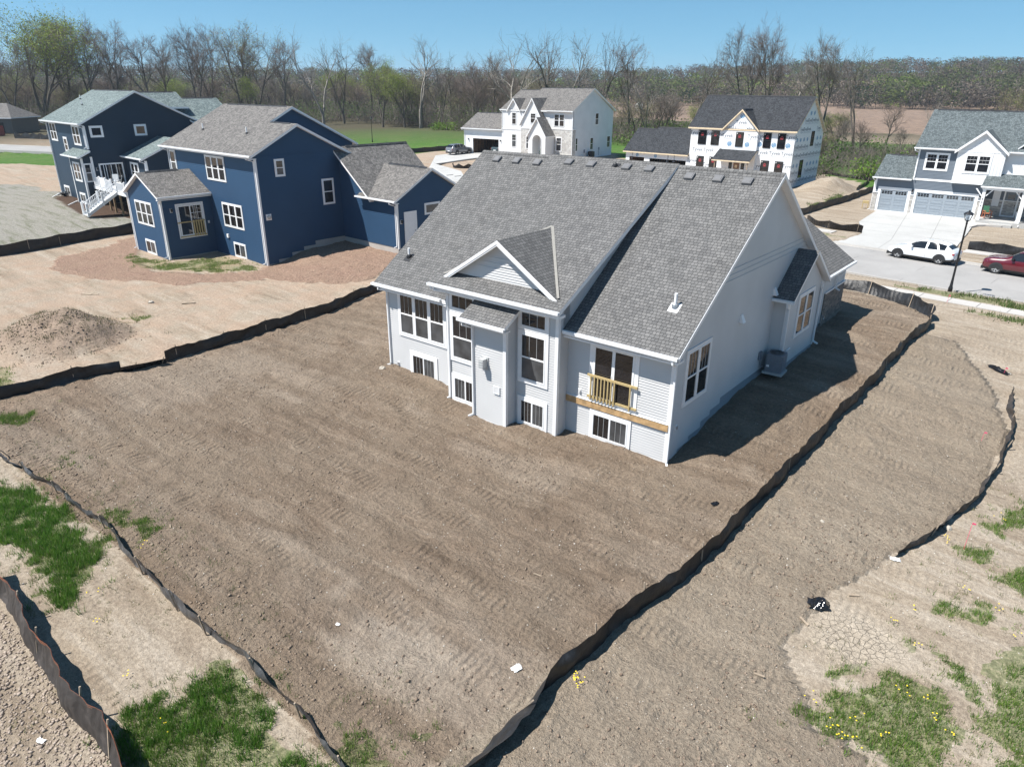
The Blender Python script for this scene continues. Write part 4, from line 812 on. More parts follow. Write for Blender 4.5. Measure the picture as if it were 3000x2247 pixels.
sid(w, 'y', 7.27, -1, [(0, 1.3), (6.9, 1.3), (6.9, 4.75), (4.0, 4.75), (0, 7.95)]); sid(w, 'x', 6.9, 1, [(7.27, 1.25), (14.3, 1.25), (14.3, 4.85), (10.77, 6.8), (7.27, 4.85)])
sid(w, 'y', 14.3, 1, [(-3.8, 1.25), (6.9, 1.25), (6.9, 4.75), (4.0, 4.75), (0, 7.95), (-3.8, 6)])
hb.part('wall', w, [M['sid_blue']])
f_ = MB(); f_.box(-13.98, -.004, .01, 11.4, -1, 1.36); f_.box(-13.58, -7.72, -4.03, .5, -1, .6); f_.box(-3.8, 6.88, 7.29, 14.28, -.5, 1.3); hb.part('foundation', f_, [M['found']])
sr = MB(); sr.slab([(-7.4, -4.34, 4.86), (-7.4, .0, 4.86), (-10.57, 0, 6.47), (-10.57, -4.34, 6.47)], .17); sr.slab([(-13.75, 0, 4.86), (-13.75, -4.34, 4.86), (-10.57, -4.34, 6.47), (-10.57, 0, 6.47)], .17); hb.part('sunroom_roof', sr, [M['shingle_brown'], M['white']])
gr_ = MB(); gr_.slab([(4.2, 6.85, 4.72), (4.2, 14.6, 4.72), (-.3, 14.6, 8.35), (-.3, 6.85, 8.35)], .18); gr_.slab([(-4.6, 14.6, 4.88), (-4.6, 9.0, 4.88), (-.3, 9.0, 8.345), (-.3, 14.6, 8.345)], .18)
gr_.slab([(2.6, 6.87, 4.88), (7.2, 6.87, 4.88), (7.2, 10.77, 7.0), (1.3, 10.77, 7.0)], .16); gr_.slab([(7.2, 14.65, 4.88), (3.9, 14.65, 4.88), (1.3, 10.77, 7.0), (7.2, 10.77, 7.0)], .16)
hb.part('garage_roof', gr_, [M['shingle_brown'], M['white']])
t = MB()
for x, y, nx_, ny_, z0, z1 in ((0, 0, 1, -1, .05, 7.9), (-14, 0, -1, -1, .05, 7.9), (-7.7, -4.04, 1, -1, 0, 4.7), (-13.6, -4.04, -1, -1, 0, 4.7), (6.9, 7.27, 1, -1, 1.2, 4.7)): corner(t, x, y, nx_, ny_, z0, z1)
t.box(0, .3, -.46, 0, 7.88, 7.94); t.box(-14.3, 0, -.42, 0, 7.9, 7.945); t.box(-7.7, -7.4, -4.3, 0, 4.6, 4.66); t.box(6.9, 7.2, 6.85, 7.27, 4.66, 4.71)
hb.part('trim', t, [M['white']])
hb.gutter((-14.5, -.45, 8.14), (.3, -.45, 8.14), (0, -1, 0)); hb.gutter((-7.4, -4.34, 4.87), (-7.4, 0, 4.87), (1, 0, 0)); hb.gutter((-13.75, -4.34, 4.87), (-13.75, 0, 4.87), (-1, 0, 0)); hb.gutter((2.4, 6.86, 4.89), (7.25, 6.86, 4.89), (0, -1, 0))
hb.downspout((-.35, -.5, 8.04), (-.12, -.06), .1, (-.3, -1)); hb.downspout((-14.2, -.5, 8.04), (-13.9, -.06), 4.6, (0, -1)); hb.downspout((-7.33, -4.2, 4.77), (-7.85, -4.10), .05, (-.6, -1)); hb.downspout((-13.82, -4.2, 4.77), (-13.66, -4.1), .05, (-1, -.5)); hb.downspout((6.6, 6.8, 4.79), (6.78, 7.2), 1.25, (-.3, -1))
for z0, z1, x0, x1 in ((5.87, 7.76, -7.53, -4.51), (2.4, 4.28, -5.81, -2.74)): hb.win('y', 0, -1, x0, x1, z0, z1, 'dh', 3, bars=0, low='glass')
hb.win('y', 0, -1, -13.72, -12.63, 5.85, 7.8, 'dh', 1, bars=0); hb.win('y', 0, -1, -4.78, -2.96, .08, 1.27, 'slide', 1, bars=0)
hb.win('y', -4.04, -1, -12.39, -9.32, 2.35, 4.24, 'dh', 3, bars=0, low='glass'); hb.win('y', -4.04, -1, -11.67, -9.84, 0.02, 1.18, 'slide', 1, bars=0)
hb.win('x', 0, 1, 1.53, 2.36, 6.52, 7.79, 'dh', 1, bars=0); hb.win('x', 0, 1, 5.48, 6.58, 4.05, 6.04, 'dh', 1, bars=0, low='glass'); hb.win('x', 6.9, 1, 10.02, 11.65, 3.5, 4.39, 'fix', 1, bars=0, glass='glass_grey')
pd = MB(); pg = MB(); ring(pd, 'x', -7.7, 1, -2.95, -.7, 1.5, 4.2, .12, 0, .05); ring(pd, 'x', -7.7, 1, -2.8, -.84, 1.68, 4.06, .09, 0, .065); ub(pd, 'x', -7.7, 1, -1.86, -1.78, 1.75, 4.0, 0, .06); ub(pg, 'x', -7.7, 1, -2.7, -.93, 1.77, 3.97, 0, .038)
for uu in (-1.55, -1.25): ub(pd, 'x', -7.7, 1, uu-.012, uu+.012, 2.9, 3.97, .03, .05)
ub(pd, 'x', -7.7, 1, -1.78, -.93, 3.4, 3.43, .03, .05)
d_ = hb.part('patio_door', pd, [M['white']]); hb.part('pane', pg, [M['glass']], d_)
gr = MB(); gr.box(-7.62, -7.56, -2.98, -.78, 2.72, 2.80); gr.box(-7.62, -7.56, -2.9, -.75, 1.60, 1.68); rl = hb.part('guard_rail', gr, [M['pine']])
for k in range(5): bb = MB(); y = -1.72+k*.2; bb.box(-7.58, -7.52, y-.05, y+.05, 1.58, 2.85); hb.part('baluster', bb, [M['pine']], rl)
gd = MB(); ring(gd, 'x', 6.9, 1, 7.92, 9.18, 1.25, 3.95, .1, 0, .05); ub(gd, 'x', 6.9, 1, 8.02, 9.08, 1.3, 3.86, 0, .03)
for k in range(3): ring(gd, 'x', 6.9, 1, 8.16, 8.94, 1.5+k*.78, 2.1+k*.78, .03, .03, .042)
d_ = hb.part('side_door', gd, [M['white']]); kb = MB(); kb.lathe([(0, .0), (.035, .02), (.03, .07), (0, .09)], (6.93, 8.95, 2.45), 8, 0, 'x'); hb.part('handle', kb, [M['black']], d_)
hb.wall_light('x', -7.7, 1, -3.3, 3.76); hb.wall_light('x', 6.9, 1, 7.62, 3.25)
mb = outlet(-.42, 'x', -7.7, 1, 2.55); hb.part('outlet_box', mb, [M['white'], M['soffit']]); mb = MB(); ub(mb, 'y', 0, -1, -5.62, -5.38, 1.5, 1.78, 0, .12); hb.part('exhaust_hood', mb, [M['white']])
mb = MB(); ub(mb, 'x', 0, 1, .34, .78, 3.45, 3.9, 0, .05, 1); mb.lathe([(0, 0), (.15, .0), (.15, .12), (0, .14)], (.05, .58, 3.68), 12, 0, 'x'); hb.part('exhaust_vent', mb, [M['steel'], M['white']])
for x, y in ((-11.2, 2.0), (-4.2, 2.0)):
    mb = MB(); mb.tube([(x, y, za(y)-.05), (x, y, za(y)+.5)], .05, 8); mb.lathe([(.14, 0), (.08, .1)], (x, y, za(y)+.01), 8, 1); hb.part('vent_pipe', mb, [M['white'], M['black']])

# ------------------------------------------------------------------ dark slate blue house with the white deck
ha = House('dark_blue_house', 'dark slate blue two storey house with blue-green roof, rear bay and white deck stairs', 'house', (-82.9, 10.85, 1.2), R(-4))
zA = planez(-.45, 7.95, .515); rf = MB(); slope_roof(rf, -.4, 12.05, -.45, 5.5, zA(-.45), zA(5.5)); zB = lambda y: zA(5.5)-.49*(y-5.5); slope_roof(rf, -.4, 12.05, 11.6, 5.5, zB(11.6), zA(5.5)-.004)
rf.slab([(10.9, 5.9, 9.34), (10.9, 11.4, 9.34), (8.2, 11.4, 10.85), (8.2, 5.9, 10.85)], .18); rf.slab([(5.5, 11.4, 9.34), (5.5, 5.9, 9.34), (8.2, 5.9, 10.846), (8.2, 11.4, 10.846)], .18)
rf.slab([(13.0, 11.4, 7.4), (13.0, 16.2, 7.4), (7.8, 16.2, 10.2), (7.8, 9.2, 10.2)], .18); rf.slab([(2.6, 16.2, 7.4), (2.6, 11.4, 7.4), (7.8, 9.2, 10.196), (7.8, 16.2, 10.196)], .18)
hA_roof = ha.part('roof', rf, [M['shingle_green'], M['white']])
c_ = MB(); cap(c_, (.6, 5.5, zA(5.5)), (11.4, 5.5, zA(5.5))); cap(c_, (8.2, 6.6, 10.86), (8.2, 11.0, 10.86)); cap(c_, (7.8, 11.8, 10.22), (7.8, 15.8, 10.22)); ha.split('ridge_cap', c_, [M['shingle_black']], 4)
w = MB(); sid(w, 'y', 0, -1, [(0, -.15), (11.75, -.15), (11.75, 7.98), (0, 7.98)])
sid(w, 'x', 11.75, 1, [(0, .0), (11.1, .0), (11.1, zB(11.1)-.17), (5.5, zA(5.5)-.17), (0, zA(0)-.17)]); sid(w, 'x', 0, -1, [(0, -.1), (11.1, .0), (11.1, zB(11.1)-.17), (5.5, zA(5.5)-.17), (0, zA(0)-.17)])
sid(w, 'y', -.85, -1, [(8.2, -.1), (11.75, -.1), (11.75, 4.7), (8.2, 4.7)]); sid(w, 'x', 11.75, 1, [(-.85, -.05), (0, -.05), (0, 4.9), (-.85, 4.7)]); sid(w, 'x', 8.2, -1, [(-.85, -.05), (0, -.05), (0, 4.9), (-.85, 4.7)])
sid(w, 'y', 3.4, -1, [(11.75, .2), (17, .2), (17, 4.6), (11.75, 4.6)]); sid(w, 'x', 17, 1, [(3.4, .3), (10.8, .6), (10.8, 4.55), (7.1, 6.35), (3.4, 4.55)])
sid(w, 'y', 11.1, 1, [(0, .4), (11.75, .4), (11.75, 8), (0, 8)]); sid(w, 'y', 15.9, 1, [(3, .5), (12.7, .5), (12.7, 7.3), (7.8, 9.9), (3, 7.3)]); sid(w, 'x', 12.7, 1, [(10.8, .5), (15.9, .5), (15.9, 7.5), (10.8, 7.5)])
ha.part('wall', w, [M['sid_navy']])
f_ = MB(); f_.box(.02, 11.73, .01, 11, -1, .3); f_.box(8.22, 11.73, -.83, .3, -1, .1); f_.box(11.7, 16.98, 3.42, 10.7, -1, .6); ha.part('foundation', f_, [M['found']])
br_ = MB(); br_.slab([(7.2, -1.25, 4.82), (12.35, -1.25, 4.82), (12.35, .0, 5.42), (7.2, .0, 5.42)], .17); ha.part('bay_roof', br_, [M['shingle_green'], M['white']])
wr = MB(); slope_roof(wr, 11.76, 17.3, 2.98, 7.1, 4.72, 6.5, .17); slope_roof(wr, 11.76, 17.3, 11.2, 7.1, 4.72, 6.496, .17); ha.part('wing_roof', wr, [M['shingle_green'], M['white']])
t = MB()
for x, y, nx_, ny_, z0, z1 in ((0, 0, -1, -1, -.1, 7.7), (11.75, 0, 1, -1, 5.5, 7.7), (11.75, -.85, 1, -1, -.1, 4.65), (8.2, -.85, -1, -1, -.1, 4.65), (17, 3.4, 1, -1, .2, 4.5)): corner(t, x, y, nx_, ny_, z0, z1, .14)
ub(t, 'x', 11.75, 1, .0, .22, 1.0, 4.75, 0, .05); ub(t, 'y', 0, -1, 8.0, 8.15, 0, 4.7, 0, .03); t.box(11.75, 12.05, -.46, 0, 7.72, 7.77)
ha.part('trim', t, [M['white']])
ha.gutter((-.5, -.45, 7.96), (12.05, -.45, 7.96), (0, -1, 0)); ha.gutter((7.15, -1.25, 4.83), (12.3, -1.25, 4.83), (0, -1, 0)); ha.gutter((11.8, 2.98, 4.73), (17.3, 2.98, 4.73), (0, -1, 0))
ha.downspout((-.25, -.5, 7.86), (.06, -.07), -.05, (-1, -1)); ha.downspout((11.2, -.5, 7.86), (11.62, -.07), 5.5, (0, -1)); ha.downspout((16.9, 2.9, 4.6), (16.9, 3.33), .2, (0, -1))
for x0, x1, z0, z1, k, cc in ((.91, 3.01, 5.85, 7.8, 'dh', 2), (8.19, 10.35, 5.75, 7.73, 'dh', 2), (4.77, 5.96, 4.9, 6.4, 'dh', 1), (1.35, 3.2, .0, 1.09, 'slide', 1)): ha.win('y', 0, -1, x0, x1, z0, z1, k, cc, trim=.14, bars=0, low='glass')
ha.win('y', -.85, -1, 8.95, 11.05, 2.27, 4.2, 'dh', 2, trim=.14, bars=0, low='glass'); ha.win('y', -.85, -1, 9.2, 10.95, .05, 1.12, 'slide', 1, trim=.14, bars=0); ha.win('x', 11.75, 1, -.76, -.03, 2.3, 4.15, 'dh', 1, trim=.08, bars=0)
ha.win('x', 11.75, 1, .49, 1.76, 6.6, 7.72, 'fix', 1, trim=.16, bars=0); ha.win('x', 11.75, 1, 4.84, 6.09, 6.6, 7.74, 'fix', 1, trim=.16, bars=0); ha.win('y', 3.4, -1, 12.9, 15.0, 2.3, 4.15, 'dh', 2, trim=.14, bars=0, low='glass')
pd = MB(); pg = MB(); ring(pd, 'x', 11.75, 1, .68, 3.05, 1.85, 4.05, .14, 0, .06); ub(pg, 'x', 11.75, 1, .82, 2.9, 1.95, 3.92, 0, .035)
for u in (1.35, 1.85, 2.35, 1.12): ub(pd, 'x', 11.75, 1, u-.03, u+.03, 1.95, 3.9, .02, .06)
d_ = ha.part('patio_door', pd, [M['white']]); ha.part('pane', pg, [M['glass']], d_); ha.wall_light('x', 11.75, 1, .47, 3.55)
for x, y in ((1.2, 3.6), (4.6, 2.6)): mb = MB(); mb.tube([(x, y, zA(y)-.05), (x, y, zA(y)+.45)], .05, 8); mb.lathe([(.14, 0), (.08, .1)], (x, y, zA(y)+.01), 8, 1); ha.part('vent_pipe', mb, [M['white'], M['black']])
for p0, p1 in (((-.05, -.1, .1), (2.3, -1.75, -.05)), ((8.1, -.95, .1), (9.8, -2.4, -.03))): mb = MB(); mb.tube([p0, p1], .06, 4); ha.part('downspout_extension', mb, [M['gutter']])
# deck: floor, posts, rails, stairs
dk = MB(); DZ = 1.95
dk.box(11.8, 20.4, -.2, 3.36, DZ-.04, DZ); dk.box(11.8, 20.4, -.2, -.12, DZ-.3, DZ-.04); dk.box(20.3, 20.4, -.2, 3.36, DZ-.3, DZ-.04)
do = ha.part('deck', dk, [M['white']], label='white raised deck floor with pale fascia')
for x, y in ((12.2, .1), (15.2, -.05), (16.5, -.05), (18.3, -.05), (20.2, -.05), (20.2, 3.1), (16.5, 3.1)): mb = MB(); mb.box(x-.08, x+.08, y-.08, y+.08, -.6, DZ-.04); ha.part('post', mb, [M['deckpost']], do)
def newel(x, y, z0, z1): mb = MB(); mb.box(x-.065, x+.065, y-.065, y+.065, z0, z1); mb.box(x-.09, x+.09, y-.09, y+.09, z1, z1+.035); mb.lathe([(.085, .035), (.05, .075), (0, .09)], (x, y, z1), 4); ha.part('newel_post', mb, [M['white']], do)
def railing(p0, p1, nb):
    a, b_ = Vector(p0), Vector(p1); mb = MB()
    for h in (.88, .1): mb.tube([a+Vector((0, 0, h)), b_+Vector((0, 0, h))], .035, 4)
    for k in range(nb): q = a+(b_-a)*((k+.5)/nb); mb.box(q.x-.018, q.x+.018, q.y-.018, q.y+.018, q.z+.1, q.z+.88)
    ha.part('railing', mb, [M['white']], do)
for x, y in ((12.3, -.15), (13.7, -.15), (15.3, -.15), (16.8, -.15), (18.1, -.15), (20.3, -.15), (20.3, 3.2)): newel(x, y, DZ-.02, DZ+1.0)
railing((15.36, -.15, DZ), (16.74, -.15, DZ), 10); railing((18.17, -.15, DZ), (20.24, -.15, DZ), 16); railing((20.3, -.08, DZ), (20.3, 3.14, DZ), 22); railing((12.36, -.15, DZ), (13.64, -.15, DZ), 10)
mb = MB(); mb.box(13.76, 15.24, -.17, -.13, DZ+.05, DZ+1.0); ha.part('privacy_panel', mb, [M['white']], do)
st_ = MB(); ns = 11
for k in range(ns): z = DZ-(k+1)*(DZ+.02)/ns; y = -.2-k*.27; st_.box(16.85, 18.05, y-.29, y, z-.04, z); st_.box(16.85, 18.05, y-.015, y, z, z+.14)
for x in (16.8, 18.06): st_.hexa([(x, -.2, DZ-.35), (x+.04, -.2, DZ-.35), (x+.04, -3.2, -.2), (x, -3.2, -.2), (x, -.2, DZ-.03), (x+.04, -.2, DZ-.03), (x+.04, -3.2, .02), (x, -3.2, .02)], 1)
ha.part('stairs', st_, [M['white'], M['soffit']], do)
for x in (16.8, 18.1): newel(x, -1.6, .75, 1.95); newel(x, -3.15, -.15, 1.05); railing((x, -.22, DZ), (x, -1.55, 1.0), 9); railing((x, -1.66, .93), (x, -3.1, .03), 9)
# patio chairs on the deck
def deck_chair(x, y, rz, label):
    c0 = Matrix.Rotation(R(-4), 4, 'Z') @ Vector((x, y, 0)); o = empty('patio_chair', (-82.9+c0.x, 10.85+c0.y, 1.2+DZ), R(-4)+rz, label, 'chair', 'patio chairs on the white deck')
    mb = MB(); mb.box(-.27, .27, -.25, .25, .40, .44); mb.build('seat', M['soffit'], o)
    mb = MB(); mb.hexa([(-.27, .23, .44), (.27, .23, .44), (.27, .26, .44), (-.27, .26, .44), (-.27, .40, 1.08), (.27, .40, 1.08), (.27, .43, 1.08), (-.27, .43, 1.08)]); mb.build('backrest', M['soffit'], o)
    for sx in (-1, 1):
        mb = MB(); mb.tube([(sx*.29, -.27, 0), (sx*.29, -.27, .62), (sx*.29, .28, .66)], .016, 5); mb.build('armrest', M['steel'], o)
        mb = MB(); mb.tube([(sx*.29, .3, 0), (sx*.29, .24, .45), (sx*.29, .42, 1.1)], .016, 5); mb.build('leg', M['steel'], o)
deck_chair(13.2, 1.5, R(60), 'pale sling patio chair on the white deck, nearer the sliding door'); deck_chair(14.6, 1.3, R(-20), 'pale sling patio chair on the white deck, nearer the wing window')

# ------------------------------------------------------------------ taupe house at the left edge and its dumpster
ht = House('taupe_house', 'taupe brown house with low grey hip roof at the far left edge', 'house', (-197, 43, 1.7), R(38))
w = MB(); sid(w, 'y', 0, -1, [(-11, 0), (0, 0), (0, 3.6), (-11, 3.6)], lap=.2); sid(w, 'x', 0, 1, [(0, 0), (10, 0), (10, 3.6), (0, 3.6)], lap=.2); sid(w, 'x', -11, -1, [(0, 0), (10, 0), (10, 3.6), (0, 3.6)], lap=.2); ht.part('wall', w, [M['tan']])
rf = MB(); e = .6
rf.slab([(-11-e, -e, 3.5), (e, -e, 3.5), (-3.5, 5, 6.6), (-7.5, 5, 6.6)], .2); rf.slab([(e, -e, 3.5), (e, 10+e, 3.5), (-3.5, 5, 6.6)], .2); rf.slab([(e, 10+e, 3.5), (-11-e, 10+e, 3.5), (-7.5, 5, 6.6), (-3.5, 5, 6.6)], .2); rf.slab([(-11-e, 10+e, 3.5), (-11-e, -e, 3.5), (-7.5, 5, 6.6)], .2)
ht.part('roof', rf, [M['shingle_brown'], M['white']]); w = MB(); ub(w, 'y', 0, -1, -7, -2, .1, 2.4, 0, .06); ht.part('garage_door', w, [M['dark_in']])
def place_top(name, mb, mats, loc, rz, label, cat, group=None, smooth=False):
    o = mb.build(name, mats, None, smooth); o.location = loc; o.rotation_euler = (0, 0, rz); return tag(o, label, cat, group)
o = empty('dumpster', (-192.5, 36.5, 1.5), R(38), 'red steel roll-off dumpster in front of the taupe house', 'dumpster')
mb = MB(); mb.box(-3, 3, -1.1, -1.04, .2, 2.2); mb.box(-3, 3, 1.04, 1.1, .2, 2.2); mb.box(-3, -2.94, -1.1, 1.1, .2, 2.2); mb.box(2.94, 3, -1.1, 1.1, .2, 2.2); mb.box(-3, 3, -1.1, 1.1, .15, .25)
for k in range(9): x = -2.8+k*.7; mb.box(x-.05, x+.05, -1.18, -1.1, .2, 2.2)
mb.build('bin', simple('dumpster_red', (.30, .03, .02), .6, .2), o); mb = MB(); mb.box(-2.8, 2.8, -.8, .8, 0, .15); mb.build('skid', M['black'], o)

# ------------------------------------------------------------------ white house with steep front gables
hw_ = House('white_house', 'white two storey house with steep front gables, arched entry and pale stone', 'house', (-56.91, 75.6, 2.0), R(2.6))
zc = planez(-.4, 7.28, .515); RYw = 6.0; rz1 = zc(RYw); rf = MB()
slope_roof(rf, -9.9, .3, -.4, RYw, zc(-.4), rz1); slope_roof(rf, -9.9, .3, 13.2, RYw, 7.2, rz1-.004); slope_roof(rf, -13.9, -9.9, -.4, 5.4, zc(-.4), zc(5.4)); slope_roof(rf, -13.9, -9.9, 12.8, 5.4, 6.9, zc(5.4)-.004)
hw_.part('roof', rf, [M['shingle_brown'], M['white']]); c_ = MB(); cap(c_, (-9.8, RYw, rz1), (.2, RYw, rz1)); cap(c_, (-13.6, 5.4, zc(5.4)), (-10, 5.4, zc(5.4))); cap(c_, (-21.7, 4.2, 6.55), (-13.6, 4.2, 6.55)); hw_.split('ridge_cap', c_, [M['shingle_black']], 4)
def fgable(h, xc, half, zlow, zpk, yf, yb_low, yb_pk, mat, th=.16, ov=.25, trimw=.22, over=.25):
    """gable facing -Y: roof planes + white rake boards"""
    mb = MB(); s_ = (zpk-zlow)/half; xl, xr = xc-half-ov, xc+half+ov; ze = zlow-ov*s_
    mb.slab([(xr, yf-over, ze), (xr, yb_low, ze), (xc, yb_pk, zpk), (xc, yf-over, zpk)], th); mb.slab([(xl, yb_low, ze), (xl, yf-over, ze), (xc, yf-over, zpk), (xc, yb_pk, zpk)], th)
    h.part('gable_roof', mb, [mat, M['white']]); t = MB()
    for sx in (-1, 1):
        xe = xc+sx*(half+ov); y0, y1 = yf-over-.03, yf-over
        t.hexa([(xc, y0, zpk-trimw), (xe, y0, ze-trimw), (xe, y1, ze-trimw), (xc, y1, zpk-trimw), (xc, y0, zpk), (xe, y0, ze), (xe, y1, ze), (xc, y1, zpk)])
    h.part('rake_trim', t, [M['white']])
fgable(hw_, -11.05, 1.25, 7.3, 9.0, -.35, 0.0, 3.0, M['shingle_brown'], ov=.12)
fgable(hw_, -6.9, 2.3, 5.4, 9.1, -1.0, 2.2, 3.2, M['shingle_brown'], ov=.2)
fgable(hw_, -4.95, 1.65, 3.85, 6.35, -2.5, -.0, -.2, M['shingle_brown'], ov=.2)
w = MB(); W0, W1 = -13.5, 0
batten(w, 'y', -.3, -1, [(-13.5, 4.35), (-9.1, 4.35), (-9.1, 7.2), (-13.5, 7.2)], .3); batten(w, 'y', -.3, -1, [(-12.3, 7.2), (-9.8, 7.2), (-11.05, 8.85)], .3); sid(w, 'y', -.3, -1, [(-13.5, 0), (-9.1, 0), (-9.1, 4.25), (-13.5, 4.25)], lap=.15)
sid(w, 'x', -13.5, -1, [(-.3, 0), (12.6, 0), (12.6, 7.1), (5.4, 10), (-.3, 7.1)], lap=.15)
batten(w, 'y', 0, -1, [(-9.1, 4.6), (0, 4.6), (0, 7.3), (-9.1, 7.3)], .3); batten(w, 'y', -1.0, -1, [(-9.1, 4.6), (-4.7, 4.6), (-4.7, 5.5), (-6.9, 8.95), (-9.1, 5.5)], .3)
plainw(w, 'x', -4.7, 1, [(-1, 0), (0, 0), (0, 6), (-1, 6)]); plainw(w, 'x', -9.1, -1, [(-1, 0), (0, 0), (0, 6), (-1, 6)])
sid(w, 'x', 0, 1, [(.25, 0), (12.76, 0), (12.76, 7.05), (RYw, rz1-.18), (.25, 7.4)], lap=.15); sid(w, 'y', 12.76, 1, [(-13.5, 0), (0, 0), (0, 7.2), (-13.5, 7.2)], lap=.15)
sid(w, 'y', 0, -1, [(-22.0, 0), (-20.05, 0), (-20.05, 2.55), (-22.0, 2.55)], lap=.15); sid(w, 'y', 0, -1, [(-14.45, 0), (-13.5, 0), (-13.5, 2.55), (-14.45, 2.55)], lap=.15); sid(w, 'y', 0, -1, [(-22.0, 2.55), (-13.5, 2.55), (-13.5, 4.1), (-22, 4.1)], lap=.15)
sid(w, 'x', -22.0, -1, [(0, 0), (8.2, 0), (8.2, 4), (4.2, 6.3), (0, 4)], lap=.15); sid(w, 'y', 8.2, 1, [(-22, 0), (-13.5, 0), (-13.5, 4), (-22, 4)], lap=.15)
plainw(w, 'x', -3.3, 1, [(-2.5, 0), (0, 0), (0, 3.8), (-2.5, 3.8)]); plainw(w, 'x', -6.6, -1, [(-2.5, 0), (-1, 0), (-1, 3.8), (-2.5, 3.8)])
hw_.part('wall', w, [M['sid_white']])
# arched entry front with a real opening
ae = MB(); xc, hwid, zs, y_ = -4.95, .82, 2.9, -2.5; na = 14
outer = [(-6.6, 0), (-6.6, 3.75), (-4.95, 6.2), (-3.3, 3.75), (-3.3, 0)]
arch = [(xc-hwid, 0)] + [(xc-hwid*math.cos(math.pi*k/na), zs+hwid*math.sin(math.pi*k/na)) for k in range(na+1)] + [(xc+hwid, 0)]
def aq(a, b_, c_, d_, m=0, y=y_): ae.poly([(a[0], y, a[1]), (b_[0], y, b_[1]), (c_[0], y, c_[1]), (d_[0], y, d_[1])], m)
aq((-6.6, 0), arch[0], arch[1], (-6.6, zs)); aq(arch[-1], (-3.3, 0), (-3.3, zs), arch[-2])
for k in range(1, na+1):
    a, b_ = arch[k], arch[k+1]
    def outp(p): 
        t = (p[0]+6.6)/3.3; zz = 3.75+(6.2-3.75)*(1-abs(t-.5)*2); return (-6.6+3.3*t, zz)
    oa = (-6.6, 3.75) if k == 1 else outp(a); ob = (-3.3, 3.75) if k == na else outp(b_)
    if k == 1: ae.poly([(-6.6, y_, zs), (a[0], y_, a[1]), (-6.6, y_, 3.75)], 0)
    if k == na: ae.poly([(b_[0], y_, b_[1]), (-3.3, y_, zs), (-3.3, y_, 3.75)], 0)
    aq(a, b_, ob, oa)
for k in range(len(arch)-1):
    a, b_ = arch[k], arch[k+1]; ae.poly([(a[0], y_, a[1]), (b_[0], y_, b_[1]), (b_[0], y_+1.7, b_[1]), (a[0], y_+1.7, a[1])], 0)
for k in range(1, na+1):
    a, b_ = arch[k], arch[k+1]; f1 = lambda p, r_: (xc+(p[0]-xc)*r_, zs+(p[1]-zs)*r_)
    ao, bo = f1(a, 1.16), f1(b_, 1.16); ae.hexa([(a[0], y_-.05, a[1]), (b_[0], y_-.05, b_[1]), (b_[0], y_, b_[1]), (a[0], y_, a[1]), (ao[0], y_-.05, ao[1]), (bo[0], y_-.05, bo[1]), (bo[0], y_, bo[1]), (ao[0], y_, ao[1])], 0)
for sx in (-1, 1): x0 = xc+sx*hwid; x1 = xc+sx*hwid*1.16; ae.box(min(x0, x1), max(x0, x1), y_-.05, y_, 0, zs)
ae.poly([(xc-1, y_+1.7, 0), (xc+1, y_+1.7, 0), (xc+1, y_+1.7, 4), (xc-1, y_+1.7, 4)], 0); ae.box(-6.5, -3.4, y_, 0, -.4, .15, 1)
for u, z0, z1 in ((-4.95, 4.6, 5.7),): ub(ae, 'y', y_, -1, u-.03, u+.03, z0, z1, 0, .03)
hw_.part('entry_porch', ae, [M['sid_white'], M['concrete']])
mb = MB(); mb.box(-5.4, -4.5, y_+1.62, y_+1.66, .15, 2.35); hw_.part('front_door', mb, [M['soffit']])
s_ = MB(); plainw(s_, 'y', 0, -1, [(-4.5, 0), (.06, 0), (.06, 4.55), (-4.5, 4.55)], d=.06); plainw(s_, 'x', .06, 1, [(-.06, 0), (.9, 0), (.9, 4.55), (-.06, 4.55)], d=.0); plainw(s_, 'y', -1.0, -1, [(-9.1, 0), (-6.4, 0), (-6.4, 4.55), (-9.1, 4.55)], d=.05); s_.box(.0, .07, .88, .92, 0, 4.55)
hw_.part('stone_cladding', s_, [M['stone_white']])
t = MB(); ub(t, 'y', 0, -1, -4.6, .09, 4.52, 4.68, 0, .1); ub(t, 'y', -1.0, -1, -9.15, -4.7, 4.5, 4.66, 0, .1); ub(t, 'y', -.3, -1, -13.5, -9.1, 4.22, 4.4, 0, .07); t.box(.06, .12, -.1, .95, 4.5, 4.66)
for x, y, nx_, ny_, z0, z1 in ((0, 12.76, 1, 1, 0, 7), (-13.5, -.3, -1, -1, 0, 7.1), (0, 0, 1, -1, 4.7, 7.1), (-22, 0, -1, -1, 0, 3.9)): corner(t, x, y, nx_, ny_, z0, z1)
hw_.part('trim', t, [M['white']])
hw_.gutter((-4.6, -.4, 7.29), (.3, -.4, 7.29), (0, -1, 0)); hw_.gutter((-13.95, -.4, 7.29), (-12.5, -.4, 7.29), (0, -1, 0)); hw_.gutter((-9.7, -.4, 7.29), (-8.6, -.4, 7.29), (0, -1, 0)); hw_.gutter((-22.4, -.4, 4.12), (-13.5, -.4, 4.12), (0, -1, 0))
hw_.downspout((-22.2, -.5, 4.0), (-21.9, -.06), 0, (0, -1)); hw_.downspout((.2, -.5, 7.2), (.1, -.1), 0, (1, -1)); hw_.downspout((-13.7, -.5, 7.2), (-13.42, -.36), 4.2, (0, -1))
hw_.win('y', 0, -1, -3.4, -1.45, 4.93, 6.82, 'dh', 2, trim=.06, hbar=True, low='glass'); hw_.win('y', -.04, -1, -2.95, -1.8, 1.2, 3.4, 'dh', 1, trim=.1, hbar=True, low='glass'); hw_.win('y', -.3, -1, -11.5, -10.58, 5.0, 6.9, 'dh', 1, trim=.05, hbar=True, low='glass')
